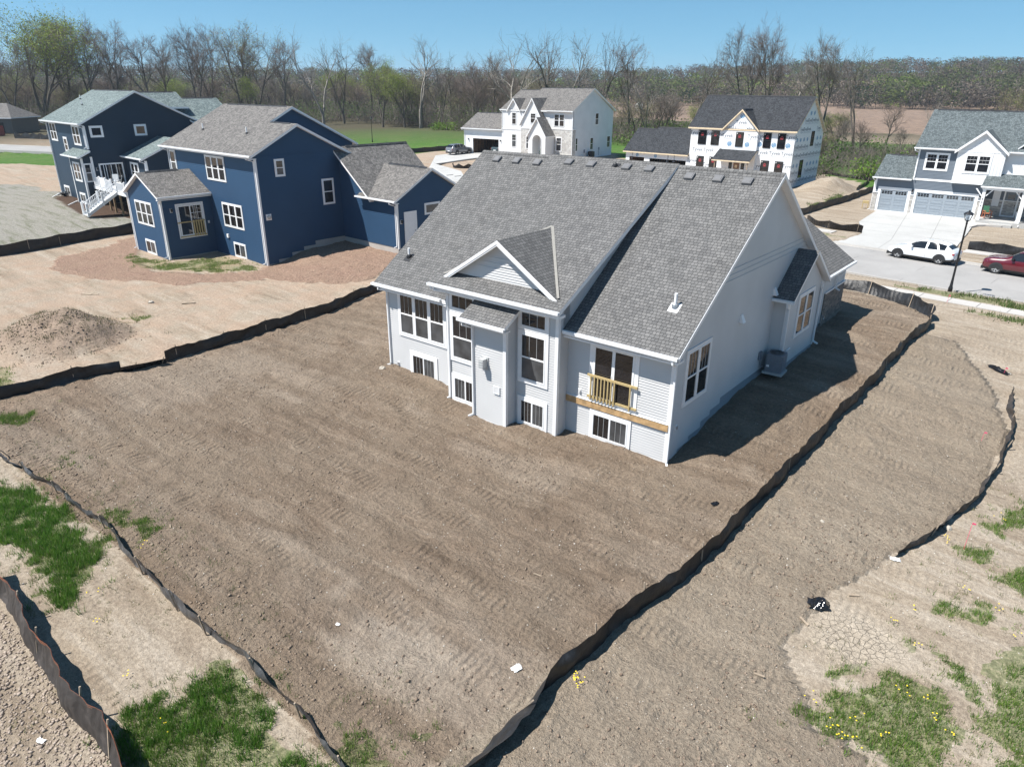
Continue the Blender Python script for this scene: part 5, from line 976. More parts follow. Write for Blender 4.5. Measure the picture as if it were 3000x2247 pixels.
hw_.win('y', -.3, -1, -11.5, -10.55, 1.5, 3.55, 'dh', 1, trim=.05, hbar=True); hw_.win('y', -1.0, -1, -7.3, -6.2, 5.3, 6.9, 'dh', 1, trim=.06, hbar=True, low='glass'); hw_.win('y', -1.03, -1, -8.1, -7.5, 1.4, 3.4, 'dh', 1, trim=.06, bars=1, hbar=True)
for a, b_, z0, z1 in ((6.85, 8.0, 4.98, 6.92), (.98, 1.75, 1.2, 3.35), (5.5, 6.6, 1.2, 3.2), (11.0, 12.2, 1.25, 3.2)): hw_.win('x', 0, 1, a, b_, z0, z1, 'dh', 1, trim=.09, bars=0)
gi = MB(); gi.box(-20.05, -14.45, 5.98, 6.02, 0, 2.75); gi.box(-20.09, -20.05, 0.02, 6, 0, 2.75); gi.box(-14.45, -14.41, 0.02, 6, 0, 2.75); gi.box(-20.05, -14.45, 0.02, 6, 2.75, 2.8, 0); gi.box(-20.1, -14.4, -.02, 6, -.3, .06, 1)
for k in range(14): x = -20+k*.42; gi.box(x, x+.05, 5.9, 5.98, .06, 2.7, 2)
for k in range(14): y = .3+k*.42; gi.box(-20.05, -19.97, y, y+.05, .06, 2.7, 2)
hw_.part('open_garage', gi, [M['dark_in'], M['concrete'], M['studs']])
t = MB(); ub(t, 'y', 0, -1, -20.2, -20.05, 0, 2.65, 0, .05); ub(t, 'y', 0, -1, -14.45, -14.3, 0, 2.65, 0, .05); ub(t, 'y', 0, -1, -20.05, -14.45, 2.5, 2.68, 0, .05); hw_.part('garage_trim', t, [M['white']])
rf = MB(); slope_roof(rf, -22.4, -13.5, -.4, 4.2, 4.1, 6.5, .16); slope_roof(rf, -22.4, -13.5, 8.7, 4.2, 4.1, 6.496, .16); hw_.part('garage_roof', rf, [M['shingle_brown'], M['white']])
hw_.wall_light('y', 0, -1, -21.0, 2.3); hw_.wall_light('y', 0, -1, -14.0, 2.3)
f_ = MB(); f_.box(-13.45, -.02, -.2, 12.7, -.8, .02); f_.box(-21.95, -20.07, .05, 8.1, -.8, .02); hw_.part('foundation', f_, [M['found']])
mb = MB(); ub(mb, 'x', 0, 1, 3.7, 3.95, .9, 1.4, 0, .12); hw_.part('meter_box', mb, [M['ac']]); mb = MB(); ub(mb, 'x', 0, 1, 8.4, 8.6, 1.1, 1.5, 0, .1); mb.tube([(.05, 8.5, 1.1), (.05, 8.5, .2)], .025, 5); hw_.part('utility_meter', mb, [M['ac']])

# ------------------------------------------------------------------ text helper
def text_mesh(s, size, font_extr=0.0, align='CENTER'):
    cu = bpy.data.curves.new('txt', 'FONT'); cu.body = s; cu.size = size; cu.align_x = align; cu.resolution_u = 2
    ob = bpy.data.objects.new('txt', cu); COL.objects.link(ob); bpy.context.view_layer.update()
    dg_ = bpy.context.evaluated_depsgraph_get(); mm = ob.evaluated_get(dg_).to_mesh()
    v = [tuple(p.co) for p in mm.vertices]; f = [tuple(p.vertices) for p in mm.polygons]; ob.evaluated_get(dg_).to_mesh_clear()
    bpy.data.objects.remove(ob); bpy.data.curves.remove(cu); return v, f
def put(mb, vf, fn, m=0):
    v, f = vf; b = len(mb.v); mb.v += [fn(x, y) for x, y, z in v]; mb.f += [tuple(b+i for i in q) for q in f]; mb.m += [m]*len(f)
T1_ = text_mesh('Tyvek', .62); T2_ = text_mesh('HomeWrap', .24)
def disc(mb, fn, r):
    n = 20; P = [fn(r*math.cos(2*math.pi*k/n), r*math.sin(2*math.pi*k/n)) for k in range(n)]; Q = [fn(.82*r*math.cos(2*math.pi*k/n), .82*r*math.sin(2*math.pi*k/n)) for k in range(n)]
    for k in range(n): j = (k+1) % n; mb.poly([P[k], P[j], Q[j], Q[k]], 2)
    for a, b_ in ((-.62, -.25), (-.12, .18), (.32, .6)):
        for k in range(8):
            x0 = -1+k*.25; x1 = x0+.25
            def cl(x, y): 
                l = math.sqrt(max(0, 1-x*x))*.82; return max(-l, min(l, y+.16*math.sin(x*3)))
            mb.poly([fn(x0*.8*r, cl(x0*.8, a)*r), fn(x1*.8*r, cl(x1*.8, a)*r), fn(x1*.8*r, cl(x1*.8, b_)*r), fn(x0*.8*r, cl(x0*.8, b_)*r)], 2)
#@@T@@
# ------------------------------------------------------------------ wrapped house under construction
hx = House('wrapped_house', 'two storey house under construction in printed white house wrap with black windows and charcoal roof', 'house', (-20.95, 71.38, 1.2), R(-2.5))
zt_ = planez(-.4, 6.72, .845); RT = 4.25; rzT = zt_(RT); rf = MB()
slope_roof(rf, -14.4, .3, -.4, RT, zt_(-.4), rzT); slope_roof(rf, -14.4, .3, 9.5, RT, 6.4, rzT-.004)
slope_roof(rf, -21.3, -14.1, -.4, 3.6, 3.12, 6.32, .16); slope_roof(rf, -21.3, -14.1, 7.6, 3.6, 3.12, 6.316, .16); slope_roof(rf, -24.5, -21.3, -.4, 3.3, 3.12, 6.08, .16); slope_roof(rf, -24.5, -21.3, 7.0, 3.3, 3.12, 6.076, .16)
rf.slab([(-9.6, -2.3, 3.02), (-4.4, -2.3, 3.02), (-4.4, -.28, 4.25), (-9.6, -.28, 4.25)], .14)
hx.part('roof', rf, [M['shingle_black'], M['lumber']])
fgable(hx, -6.95, 2.3, 6.85, 9.1, -.35, 0, 2.45, M['shingle_black'], ov=.2, trimw=.2); 
for o_ in hx.o.children:
    if o_.name.startswith('rake_trim') or o_.name.startswith('gable_roof'):
        for i in range(len(o_.data.materials)):
            if o_.data.materials[i] == M['white']: o_.data.materials[i] = M['lumber']
c_ = MB(); cap(c_, (-14.2, RT, rzT), (-.3, RT, rzT)); cap(c_, (-21, 3.6, 6.33), (-14.5, 3.6, 6.33)); cap(c_, (-24.2, 3.3, 6.09), (-21.5, 3.3, 6.09)); cap(c_, (-6.95, .0, 9.12), (-6.95, 2.2, 9.12)); hx.split('ridge_cap', c_, [M['black']], 4)
w = MB()
plainw(w, 'y', 0, -1, [(-14.1, -.3), (0, -.3), (0, 6.7), (-14.1, 6.7)]); plainw(w, 'y', -.35, -1, [(-9.3, -.3), (-4.6, -.3), (-4.6, 6.8), (-6.95, 9.0), (-9.3, 6.8)])
for cx, nn in ((-4.6, 1), (-9.3, -1)): plainw(w, 'x', cx, nn, [(-.35, -.3), (0, -.3), (0, 6.9), (-.35, 6.9)])
plainw(w, 'x', 0, 1, [(0, 0), (9.29, 0), (9.29, 6.45), (RT, rzT-.18), (0, 6.85)]); plainw(w, 'x', -14.1, -1, [(0, 0), (9.29, 0), (9.29, 6.45), (RT, rzT-.18), (0, 6.85)]); plainw(w, 'y', 9.29, 1, [(-14.1, 0), (0, 0), (0, 6.4), (-14.1, 6.4)])
for a, b_, z0, z1 in ((-24.2, -23.57, -.3, 3.0), (-21.11, -20.22, -.3, 3.0), (-14.5, -14.1, -.3, 3.0), (-23.57, -21.11, 2.38, 3.0), (-20.22, -14.5, 2.32, 3.0)): plainw(w, 'y', 0, -1, [(a, z0), (b_, z0), (b_, z1), (a, z1)])
plainw(w, 'x', -24.2, -1, [(0, -.3), (6.6, -.3), (6.6, 3.1), (3.3, 5.9), (0, 3.1)]); plainw(w, 'y', 6.9, 1, [(-24.2, 0), (-14.1, 0), (-14.1, 3.2), (-24.2, 3.2)])
hx.part('wall', w, [M['wrap']])
gi = MB(); gi.box(-24.1, -14.2, 6.5, 6.55, -.1, 3, 0); gi.box(-24.1, -24.05, .05, 6.5, -.1, 3, 2); gi.box(-24.1, -14.2, .0, 6.5, -.3, -.02, 1); gi.box(-24.1, -14.2, .05, 6.5, 2.95, 3.0, 0)
for k in range(25): x = -24+k*.4; gi.box(x, x+.05, 6.4, 6.5, 0, 2.9, 2)
hx.part('open_garage', gi, [M['dark_in'], M['concrete'], M['studs']])
for a, b_ in ((-12.99, -11.8), (-11.11, -9.97), (-3.98, -2.97), (-2.14, -1.14)): hx.win('y', 0, -1, a, b_, 4.61, 6.4, 'dh', 1, trim=0, bars=0, fr='black_frame', low='glass', sticker=True)
hx.win('y', -.35, -1, -7.5, -6.48, 4.6, 6.38, 'dh', 1, trim=0, bars=0, fr='black_frame', low='glass', sticker=True)
for a, b_ in ((-12.92, -11.87), (-11.04, -9.98), (-3.9, -2.85), (-2.08, -1.03)): hx.win('y', 0, -1, a, b_, 1.2, 3.12, 'dh', 1, trim=0, bars=0, fr='black_frame', low='glass', sticker=True)
hx.win('x', 0, 1, 5.2, 6.15, 4.75, 6.55, 'dh', 1, trim=0, bars=0, fr='black_frame', low='glass'); hx.win('x', 0, 1, 2.6, 3.65, 1.05, 3.2, 'dh', 1, trim=0, bars=0, fr='black_frame', low='glass')
mb = MB(); ub(mb, 'y', -.35, -1, -7.4, -6.6, .2, 2.6, 0, .05); ub(mb, 'y', -.35, -1, -7.2, -6.85, 2.0, 2.35, .05, .06, 1); hx.part('front_door', mb, [M['door_brown'], M['lumber']])
for a in (-8.05, -6.35): mb = MB(); ub(mb, 'y', -.35, -1, a, a+.42, .2, 2.6, 0, .06); ub(mb, 'y', -.35, -1, a+.1, a+.32, .4, 2.4, .06, .07, 1); hx.part('sidelight', mb, [M['black_frame'], M['glass']])
for x in (-9.2, -4.75): mb = MB(); mb.box(x-.05, x+.05, -2.15, -2.05, -.2, 2.9); hx.part('porch_post', mb, [M['stake']])
f_ = MB(); f_.box(-14.05, -.03, .03, 9.25, -1, .0); f_.box(-.03, .02, .02, 9.27, -1.2, -.002); hx.part('foundation', f_, [M['found']])
pr_ = MB(); rnd = random.Random(5)
fy = lambda u, z, d=.012: (lambda x, y: (u+x, -d, z+y)); fyg = lambda u, z: (lambda x, y: (u+x, -.362, z+y)); fx_ = lambda u, z: (lambda x, y: (.012, u+x*.85, z+y))
def stamp(fn1, fn2): put(pr_, T1_, fn1, 0); put(pr_, T2_, fn2, 1)
WINR = [(-13.1, -11.7, 4.4, 6.6), (-11.2, -9.8, 4.4, 6.6), (-4.1, -2.9, 4.4, 6.6), (-2.2, -1.0, 4.4, 6.6), (-13.1, -11.7, 1, 3.3), (-11.2, -9.8, 1, 3.3), (-4.0, -2.8, 1, 3.3), (-2.2, -1, 1, 3.3)]
for u, z in ((-13.5, 5.85), (-11.45, 5.85), (-9.75, 5.75), (-12.95, 3.75), (-11.3, 3.75), (-13.6, 2.3), (-11.2, 1.9), (-3.9, 3.85), (-2.3, 3.85), (-.75, 3.85), (-.45, 5.85), (-4.1, 5.8), (-4.15, 2.2), (-.4, 2.4)): stamp(fy(u, z), fy(u+.1, z-.26))
for u, z in ((-7.0, 7.35), (-5.2, 5.7), (-8.7, 5.7), (-8.9, 3.5)): stamp(fyg(u, z), fyg(u+.1, z-.26))
put(pr_, T1_, lambda x, y: (-8.3-x, -.362, 7.05-y), 0); put(pr_, T1_, lambda x, y: (-5.5-x, -.362, 6.95-y), 0)
disc(pr_, lambda x, y: (-6.95+x, -.362, 8.3+y), .3)
for u, z in ((-8.3, 4.9), (-5.9, 4.9)): disc(pr_, (lambda u, z: lambda x, y: (u+x, -.362, z+y))(u, z), .3)
for u, z in ((-4.4, 5.0), (-2.55, 5.0), (-.75, 5.0)): disc(pr_, (lambda u, z: lambda x, y: (u+x, -.012, z+y))(u, z), .3)
def inside_g(u, z): return z < (zt_(u) if u < RT else rzT-.8*(u-RT))-.75
for j, z in enumerate(np.arange(.55, 10, 1.02)):
    for u in np.arange(.7, 9.0, 1.12):
        if not inside_g(u-.45, z) or not inside_g(u+.45, z): continue
        if 2.2 < u < 4.1 and .8 < z < 3.4: continue
        if 4.8 < u < 6.5 and 4.5 < z < 6.8: continue
        if j % 3 == 2: disc(pr_, (lambda u, z: lambda x, y: (.012, u+x, z+y))(u, z), .25)
        else: stamp(fx_(u, z), fx_(u+.08, z-.24))
for u, z in ((-23.0, 2.65), (-17.2, 2.6), (-16.2, 2.62)): put(pr_, T1_, (lambda u, z: lambda x, y: (u-y*.7, -.012, z+x*.7-.1))(u, z), 0)
for u in (-22.3, -19.3): disc(pr_, (lambda u: lambda x, y: (u+x, -.012, 2.68+y))(u), .24)
hx.part('wrap_print', pr_, [M['print_dark'], M['print_light'], M['print_blue']])
# wood fly rafters on the right gable
t = MB()
for k in range(9): y = RT+.3+k*.55; z = rzT-.83*(y-RT)-.25; t.box(.02, .3, y, y+.05, z-.1, z+.05)
hx.part('rafter_blocks', t, [M['lumber']])

# ------------------------------------------------------------------ blue-grey house with white board-and-batten gable
hg = House('blue_grey_house', 'blue-grey and white two storey house with three garage bays and covered porch', 'house', (-8.83, 62.12, .9), R(-.3))
zg = planez(-.4, 6.53, .635); RG = 5.0; rzG = zg(RG); rf = MB()
slope_roof(rf, 3.05, 19, -.4, RG, zg(-.4), rzG); slope_roof(rf, 3.05, 19, 10.4, RG, 6.53, rzG-.004); slope_roof(rf, -.2, 3.35, -.5, 3.0, 3.47, 5.5, .16); slope_roof(rf, -.2, 3.35, 6.5, 3.0, 3.47, 5.496, .16)
rf.slab([(9.72, -2.35, 3.52), (19, -2.35, 3.52), (19, 0, 4.55), (9.72, 0, 4.55)], .16)
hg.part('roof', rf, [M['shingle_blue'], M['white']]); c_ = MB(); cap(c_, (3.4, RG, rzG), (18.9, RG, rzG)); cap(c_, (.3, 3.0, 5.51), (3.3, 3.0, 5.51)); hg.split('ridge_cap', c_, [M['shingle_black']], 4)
fgable(hg, 8.88, 1.98, 6.62, 8.35, -.55, -.2, 2.6, M['shingle_blue'], ov=.25, trimw=.24)
fgable(hg, 12.3, .6, 6.95, 7.5, 0.2, .7, 1.4, M['shingle_blue'], ov=.1, trimw=.12)
w = MB(); LG = .13
sid(w, 'y', 0, -1, [(0, 2.45), (9.8, 2.45), (9.8, 3.4), (0, 3.4)], lap=LG); sid(w, 'y', 0, -1, [(3.4, 3.55), (6.95, 3.55), (6.95, 6.5), (3.4, 6.5)], lap=LG); sid(w, 'x', 0, -1, [(0, 0), (6, 0), (6, 3.4), (3, 5.2), (0, 3.4)], lap=LG); sid(w, 'x', 3.4, -1, [(0, 3), (10, 3), (10, 6.4), (5, 9.7), (0, 6.5)], lap=LG)
for a, b_ in ((0, .55), (3.35, 3.95), (9.3, 9.8)): sid(w, 'y', 0, -1, [(a, 1.88), (b_, 1.88), (b_, 2.45), (a, 2.45)], lap=LG)
sid(w, 'y', 1.5, -1, [(9.8, 1.9), (18.5, 1.9), (18.5, 4.4), (9.8, 4.4)], lap=LG); sid(w, 'x', 9.8, 1, [(0, 1.9), (1.5, 1.9), (1.5, 4.2), (0, 4.2)], lap=LG); sid(w, 'y', 10, 1, [(3.4, 0), (18.5, 0), (18.5, 6.5), (3.4, 6.5)], lap=LG); sid(w, 'x', 18.5, 1, [(0, 0), (10, 0), (10, 6.4), (5, 9.7), (0, 6.5)], lap=LG)
hg.part('wall', w, [M['sid_bluegrey']])
w = MB(); batten(w, 'y', -.55, -1, [(6.9, 3.6), (10.86, 3.6), (10.86, 6.6), (8.88, 8.3), (6.9, 6.6)], .28)
for cx, nn in ((6.9, -1), (10.86, 1)): plainw(w, 'x', cx, nn, [(-.55, 3.6), (0, 3.6), (0, 6.6), (-.55, 6.6)])
batten(w, 'y', 0, -1, [(10.86, 4.5), (18.5, 4.5), (18.5, 6.5), (10.86, 6.5)], .28); hg.part('batten_wall', w, [M['sid_white']])
t = MB(); ub(t, 'y', 0, -1, 3.35, 6.9, 3.38, 3.58, 0, .05); t.box(6.85, 10.9, -.6, 0, 3.42, 3.6); ub(t, 'y', -.55, -1, 6.9, 10.86, 6.35, 6.5, 0, .03); ub(t, 'y', 0, -1, 3.4, 3.55, 3.5, 6.5, 0, .04); ub(t, 'y', 0, -1, 0, .12, 1.9, 3.4, 0, .04); ub(t, 'y', 0, -1, 10.86, 18.5, 4.42, 4.55, 0, .1)
for a, b_ in ((.35, 3.5), (3.75, 9.45)): ring(t, 'y', 0, -1, a, b_, -.15, 2.5, .28, 0, .06)
ub(t, 'x', 0, -1, -.0, .12, 1.9, 3.4, 0, .04); hg.part('trim', t, [M['white']])
s_ = MB()
for a, b_ in ((-.05, .36), (3.5, 3.76), (9.44, 9.85)): q_ = MB(); ub(q_, 'y', 0, -1, a, b_, -.2, 1.86, 0, .09); hg.part('stone_pier', q_, [M['stone_grey']])
q_ = MB(); ub(q_, 'x', 0, -1, -.05, 1.0, -.2, 1.86, 0, .08); hg.part('stone_pier', q_, [M['stone_grey']]); ub(s_, 'y', 1.5, -1, 9.8, 18.5, .4, 1.9, 0, .07); ub(s_, 'x', 9.8, 1, 0, 1.5, .0, 1.9, 0, .07); hg.part('stone_cladding', s_, [M['stone_grey']])
t = MB()
for a, b_ in ((-.1, .4), (3.45, 3.8), (9.4, 9.9)): q_ = MB(); ub(q_, 'y', 0, -1, a, b_, 1.86, 1.93, 0, .13); hg.part('stone_cap', q_, [M['white']])
ub(t, 'y', 1.5, -1, 9.8, 18.5, 1.9, 1.96, 0, .1); hg.part('stone_cap', t, [M['white']])
def gdoor(h, u0, u1, z0, z1, cols):
    mb = MB(); ub(mb, 'y', 0.02, -1, u0, u1, z0, z1, 0, .03); rows = 4; rh = (z1-z0)/rows; cw = (u1-u0)/cols
    for r_ in range(rows):
        ub(mb, 'y', 0.02, -1, u0, u1, z0+r_*rh-.008, z0+r_*rh+.008, .03, .034)
        for k in range(cols):
            if r_ < rows-1: ring(mb, 'y', .02, -1, u0+k*cw+.1, u0+(k+1)*cw-.1, z0+r_*rh+.09, z0+(r_+1)*rh-.09, .03, .03, .045); ub(mb, 'y', .02, -1, u0+k*cw+.17, u0+(k+1)*cw-.17, z0+r_*rh+.16, z0+(r_+1)*rh-.16, .03, .042)
    d = h.part('garage_door', mb, [M['door_grey']]); g = MB()
    for k in range(cols):
        a, b_ = u0+k*cw+.13, u0+(k+1)*cw-.13
        for q in range(4):
            for e in range(2): ub(g, 'y', .02, -1, a+(b_-a)*q/4+.02, a+(b_-a)*(q+1)/4-.02, z1-.42+e*.16, z1-.29+e*.16, .03, .036)
    h.split('door_window', g, [M['glass']], 48, d)
gdoor(hg, .6, 3.24, .04, 2.22, 2); gdoor(hg, 4.0, 9.2, .04, 2.24, 4)
hg.gutter((-.3, -.5, 3.48), (3.4, -.5, 3.48), (0, -1, 0)); hg.gutter((3.0, -.4, 6.54), (6.7, -.4, 6.54), (0, -1, 0)); hg.gutter((11.1, -.4, 6.54), (19, -.4, 6.54), (0, -1, 0)); hg.gutter((9.7, -2.35, 3.53), (19, -2.35, 3.53), (0, -1, 0))
hg.downspout((3.15, -.5, 6.4), (3.5, -.06), 3.6, (0, -1)); hg.downspout((-.2, -.5, 3.4), (-.1, .05), 0, (-1, 0)); hg.downspout((13.35, -2.4, 3.4), (13.38, -2.2), .1, (0, -1))
hg.win('y', 0, -1, 4.1, 6.25, 4.4, 6.1, 'dh', 2, trim=.14, hbar=True, low='glass'); hg.win('y', -.55, -1, 7.6, 9.85, 4.42, 6.2, 'dh', 2, trim=.14, hbar=True, low='glass'); hg.win('y', 1.5, -1, 14.5, 16.5, 1.8, 3.3, 'dh', 2, trim=.12)
mb = MB(); mb.box(9.95, 19, -2.3, 1.45, -.5, .42); mb.box(11.1, 12.9, -2.75, -2.3, -.5, .24); hg.part('porch_slab', mb, [M['concrete']])
for x in (10.05, 13.2, 16.4):
    mb = MB(); mb.box(x-.13, x+.13, -2.25, -1.99, .42, 3.3); mb.box(x-.17, x+.17, -2.29, -1.95, .42, .62)
    for sx in (-1, 1): mb.hexa([(x+sx*.1, -2.16, 2.6), (x+sx*.2, -2.16, 2.6), (x+sx*.75, -2.16, 3.25), (x+sx*.62, -2.16, 3.25), (x+sx*.1, -2.08, 2.6), (x+sx*.2, -2.08, 2.6), (x+sx*.75, -2.08, 3.25), (x+sx*.62, -2.08, 3.25)])
    hg.part('porch_post', mb, [M['white']])
mb = MB(); mb.box(9.85, 19, -2.27, -1.97, 3.2, 3.42); hg.part('porch_beam', mb, [M['white']])
nm = MB()
for k, ch in enumerate('406'): put(nm, text_mesh(ch, .28), (lambda k: lambda x, y: (10.05+x, -2.262, 2.25-k*.3+y))(k), 0)
hg.part('house_number', nm, [M['black']])
mb = MB(); ring(mb, 'y', 1.5, -1, 11.33, 12.6, .43, 2.9, .13, 0, .09); d0 = MB(); ub(d0, 'y', 1.5, -1, 11.46, 12.47, .44, 2.77, 0, .05); 
for k in range(5): ub(d0, 'y', 1.5, -1, 11.58+k*.17, 11.60+k*.17, .6, 1.9, .05, .056)
fr_ = hg.part('door_frame', mb, [M['white']]); d_ = hg.part('front_door', d0, [M['door_slate']], fr_); mb = MB(); ub(mb, 'y', 1.5, -1, 11.68, 12.26, 2.1, 2.55, .05, .056); ub(mb, 'y', 1.5, -1, 12.36, 12.41, 1.4, 1.6, .05, .09); hg.part('door_window', mb, [M['glass']], fr_)
mb = MB(); ub(mb, 'y', 1.5, -1, 10.44, 11.05, 1.35, 2.95, .07, .1); ring(mb, 'y', 1.5, -1, 10.44, 11.05, 1.35, 2.95, .07, .1, .12); hg.part('shutter', mb, [M['white']])
hg.wall_light('y', 0, -1, 3.63, 2.3); hg.wall_light('y', 0, -1, 9.62, 2.3)
f_ = MB(); f_.box(.02, 18.4, .08, 9.9, -1, .05); hg.part('foundation', f_, [M['found']])
#@@OBJ@@
# ------------------------------------------------------------------ street lamps
def lamp(loc, label, hh=5.0, detail=True):
    o = empty('street_lamp', loc, 0, label, 'street lamp', 'black post-top street lamps')
    mb = MB(); mb.lathe([(.0, 0), (.13, 0), (.13, .25), (.09, .4), (.065, .9), (.05, hh-.75), (.07, hh-.72), (.045, hh-.66), (.06, hh-.6), (.0, hh-.6)], n=12); mb.build('pole', M['black'], o, True)
    mb = MB(); z = hh-.6
    mb.lathe([(.03, z), (.09, z+.03), (.13, z+.06), (.13, z+.08), (0, z+.08)], n=12); a, b_ = .12, .21
    for sx, sy in ((1, 1), (1, -1), (-1, -1), (-1, 1)): mb.tube([(sx*a, sy*a, z+.07), (sx*b_, sy*b_, z+.42)], .012, 4)
    mb.box(-.23, .23, -.23, .23, z+.42, z+.45)
    mb.lathe([(.30, z+.45), (.19, z+.54), (.12, z+.58), (.05, z+.6), (.05, z+.66), (0, z+.68)], n=12); mb.build('lantern', M['black'], o)
    mb = MB(); q = [(-a, -a), (a, -a), (a, a), (-a, a)]; p = [(-b_, -b_), (b_, -b_), (b_, b_), (-b_, b_)]
    for i in range(4): j = (i+1) % 4; mb.poly([(*[k*.95 for k in q[i]], z+.08), (*[k*.95 for k in q[j]], z+.08), (*[k*.95 for k in p[j]], z+.42), (*[k*.95 for k in p[i]], z+.42)])
    mb.build('lantern_glass', lampglass, o); mb = MB(); mb.lathe([(0, z+.1), (.04, z+.12), (.05, z+.24), (0, z+.32)], n=8); mb.build('bulb', M['white'], o)
lampglass, nt_, b_ = newmat('lamp_glass'); b_.inputs['Transmission Weight'].default_value = 1.0; b_.inputs['Roughness'].default_value = .05; b_.inputs['Base Color'].default_value = (.9, .93, .95, 1); b_.inputs['IOR'].default_value = 1.05
lamp((3.99, 29.96, gz(3.99, 29.96)-.02), 'black street lamp with lantern head beside the sidewalk at right'); lamp((-111.5, 81.5, gz(-111.5, 81.5)), 'distant black street lamp in the bright green grass behind the blue house')

# ------------------------------------------------------------------ silt fences
def resample(P, d):
    out = [P[0]]; 
    for (x0, y0), (x1, y1) in zip(P[:-1], P[1:]):
        L_ = math.hypot(x1-x0, y1-y0); n = max(1, int(round(L_/d)))
        for k in range(n): out.append((x0+(x1-x0)*(k+1)/n, y0+(y1-y0)*(k+1)/n))
    return out
def smooth(P, it=2):
    for _ in range(it):
        Q = [P[0]]
        for i in range(1, len(P)-1): Q.append(tuple((P[i-1][k]+2*P[i][k]+P[i+1][k])/4 for k in (0, 1)))
        P = Q+[P[-1]]
    return P
def fence(P, label, h=.6, lean=(0, 0), spacing=2.4, mat='fabric', side=1, d=.22, sag=.12, seed=0, group='black silt fences around the lots', cord=False, leanf=None, hf=None, stakes=None):
    rnd = random.Random(seed); Q = smooth(resample(P, d), 2); n = len(Q); o = empty('silt_fence', (Q[0][0], Q[0][1], gz(*Q[0])), 0, label, 'silt fence', group); ox, oy, oz = o.location
    s = 0; acc = [0]
    for a, b_ in zip(Q[:-1], Q[1:]): s += math.hypot(b_[0]-a[0], b_[1]-a[1]); acc.append(s)
    sp = stakes or [spacing*(.3+k+rnd.uniform(-.18, .18)) for k in range(int(s/spacing)+1)]
    sp = [q for q in sp if q < s]
    v = []; f = []; rows = 6; top = []; mb = MB()
    for i, (x, y) in enumerate(Q):
        a = Q[max(0, i-1)]; b_ = Q[min(n-1, i+1)]; dx, dy = b_[0]-a[0], b_[1]-a[1]; l = math.hypot(dx, dy) or 1; nx_, ny_ = -dy/l, dx/l
        t = acc[i]; dd = min([abs(t-q) for q in sp] or [9]); sg = 1-sag*min(1, dd/(spacing/2))
        hh = (hf(t/s) if hf else h)*sg; ln = leanf(t/s) if leanf else lean; w1_ = math.sin(t*2.1+seed)*.04+rnd.uniform(-.015, .015); z0 = gz(x, y)
        for r_ in range(rows+1):
            k = r_/rows; bul = math.sin(k*math.pi)*(.08*math.sin(t*1.7+seed*2)+.03*math.sin(t*4.3+1)); fold = .02*math.sin(t*9+k*4)+.012*math.sin(t*23+k*9)
            v.append((x+nx_*(bul+fold+w1_*k)+ln[0]*k-ox, y+ny_*(bul+fold+w1_*k)+ln[1]*k-oy, z0-.06+(hh+.06)*k-oz))
        top.append(Vector(v[-1]))
        if i:
            for r_ in range(rows): q = (i-1)*(rows+1)+r_; f.append((q, q+rows+1, q+rows+2, q+1))
    mkmesh('fabric', v, f, M[mat], None, o, True)
    if cord:
        for dz in (-.01, -.07):
            mb.tube([p+Vector((0, 0, dz)) for p in top], .007, 3)
        mb.build('cord', M['cord'], o)
    for q in sp:
        i = min(range(n), key=lambda k: abs(acc[k]-q)); x, y = Q[i]; ln = leanf(q/s) if leanf else lean; a = Q[max(0, i-1)]; b_ = Q[min(n-1, i+1)]; dx, dy = b_[0]-a[0], b_[1]-a[1]; l = math.hypot(dx, dy) or 1; nx_, ny_ = -dy/l*side*.05, dx/l*side*.05
        hh = (hf(q/s) if hf else h)+.10; z0 = gz(x, y); mb = MB(); tx = rnd.uniform(-.04, .04)
        mb.tube([(x+nx_-ox, y+ny_-oy, z0-.1-oz), (x+nx_+ln[0]*1.1-ox+tx, y+ny_+ln[1]*1.1-oy, z0+hh-oz)], .024, 4); mb.build('stake', M['stake'], o)
    return o
F1 = [(-25.7, -14.2), (-25.6, -13.0), (-25.4, -12.0), (-25.2, -11.0), (-25.1, -9.6), (-24.7, -8.6)]
fence(F1, 'black silt fence on the left, from the photo edge to the dirt pile', h=.62, side=1, seed=1, spacing=2.6)
fence([(-24.75, -8.7), (-24.4, -7.6), (-24.3, -6.6)], 'collapsed shiny stretch of black silt fence beside the dirt pile', h=.34, lean=(.3, .0), side=1, seed=2, mat='plastic', spacing=1.4)
fence([(-24.3, -6.6), (-24.3, -5.6), (-24.3, -4.5), (-24.2, -3.4), (-24.15, -2.1), (-24.1, .2), (-24.4, 2.7), (-24.7, 4.7), (-25.4, 6.6), (-25.3, 8.4), (-24.6, 12), (-24.2, 18), (-22.5, 24)], 'black silt fence running from the dirt pile to behind the grey house', h=.66, side=1, seed=3, spacing=2.5)
fence([(-14, 26.6), (-8, 26.9), (-1.9, 26.2), (-.2, 26.1), (2.2, 24.95), (3.3, 23.95), (4.1, 22.9), (4.45, 21.8)], 'rumpled black silt fence curving along the sidewalk in front of the grey house', h=.72, lean=(.05, .35), mat='fabric', seed=4, side=-1, spacing=2.7, sag=.2)
fence([(4.5, 21.6), (4.6, 20.6), (4.4, 18.6), (4.25, 17.3), (4.24, 15.6), (4.23, 12.1), (4.25, 10.7), (4.12, 7.9), (4.0, 6), (3.85, .5), (3.6, -5.7), (3.4, -6.3), (3.19, -7.4), (3.1, -8.66), (3.04, -9.74), (2.97, -10.35), (2.85, -11.06), (2.72, -11.8), (2.66, -12.5), (2.66, -13.1), (2.66, -13.6), (2.62, -14.0), (2.4, -14.8)], 'long black silt fence right of the grey house yard, leaning out at its near end', h=.62, lean=(-.03, 0), seed=5, side=-1, spacing=2.35, leanf=lambda t: (-.03+.5*float(sstep(.885, .93, t)), 0), hf=lambda t: .62-.16*float(sstep(.88, .93, t)))
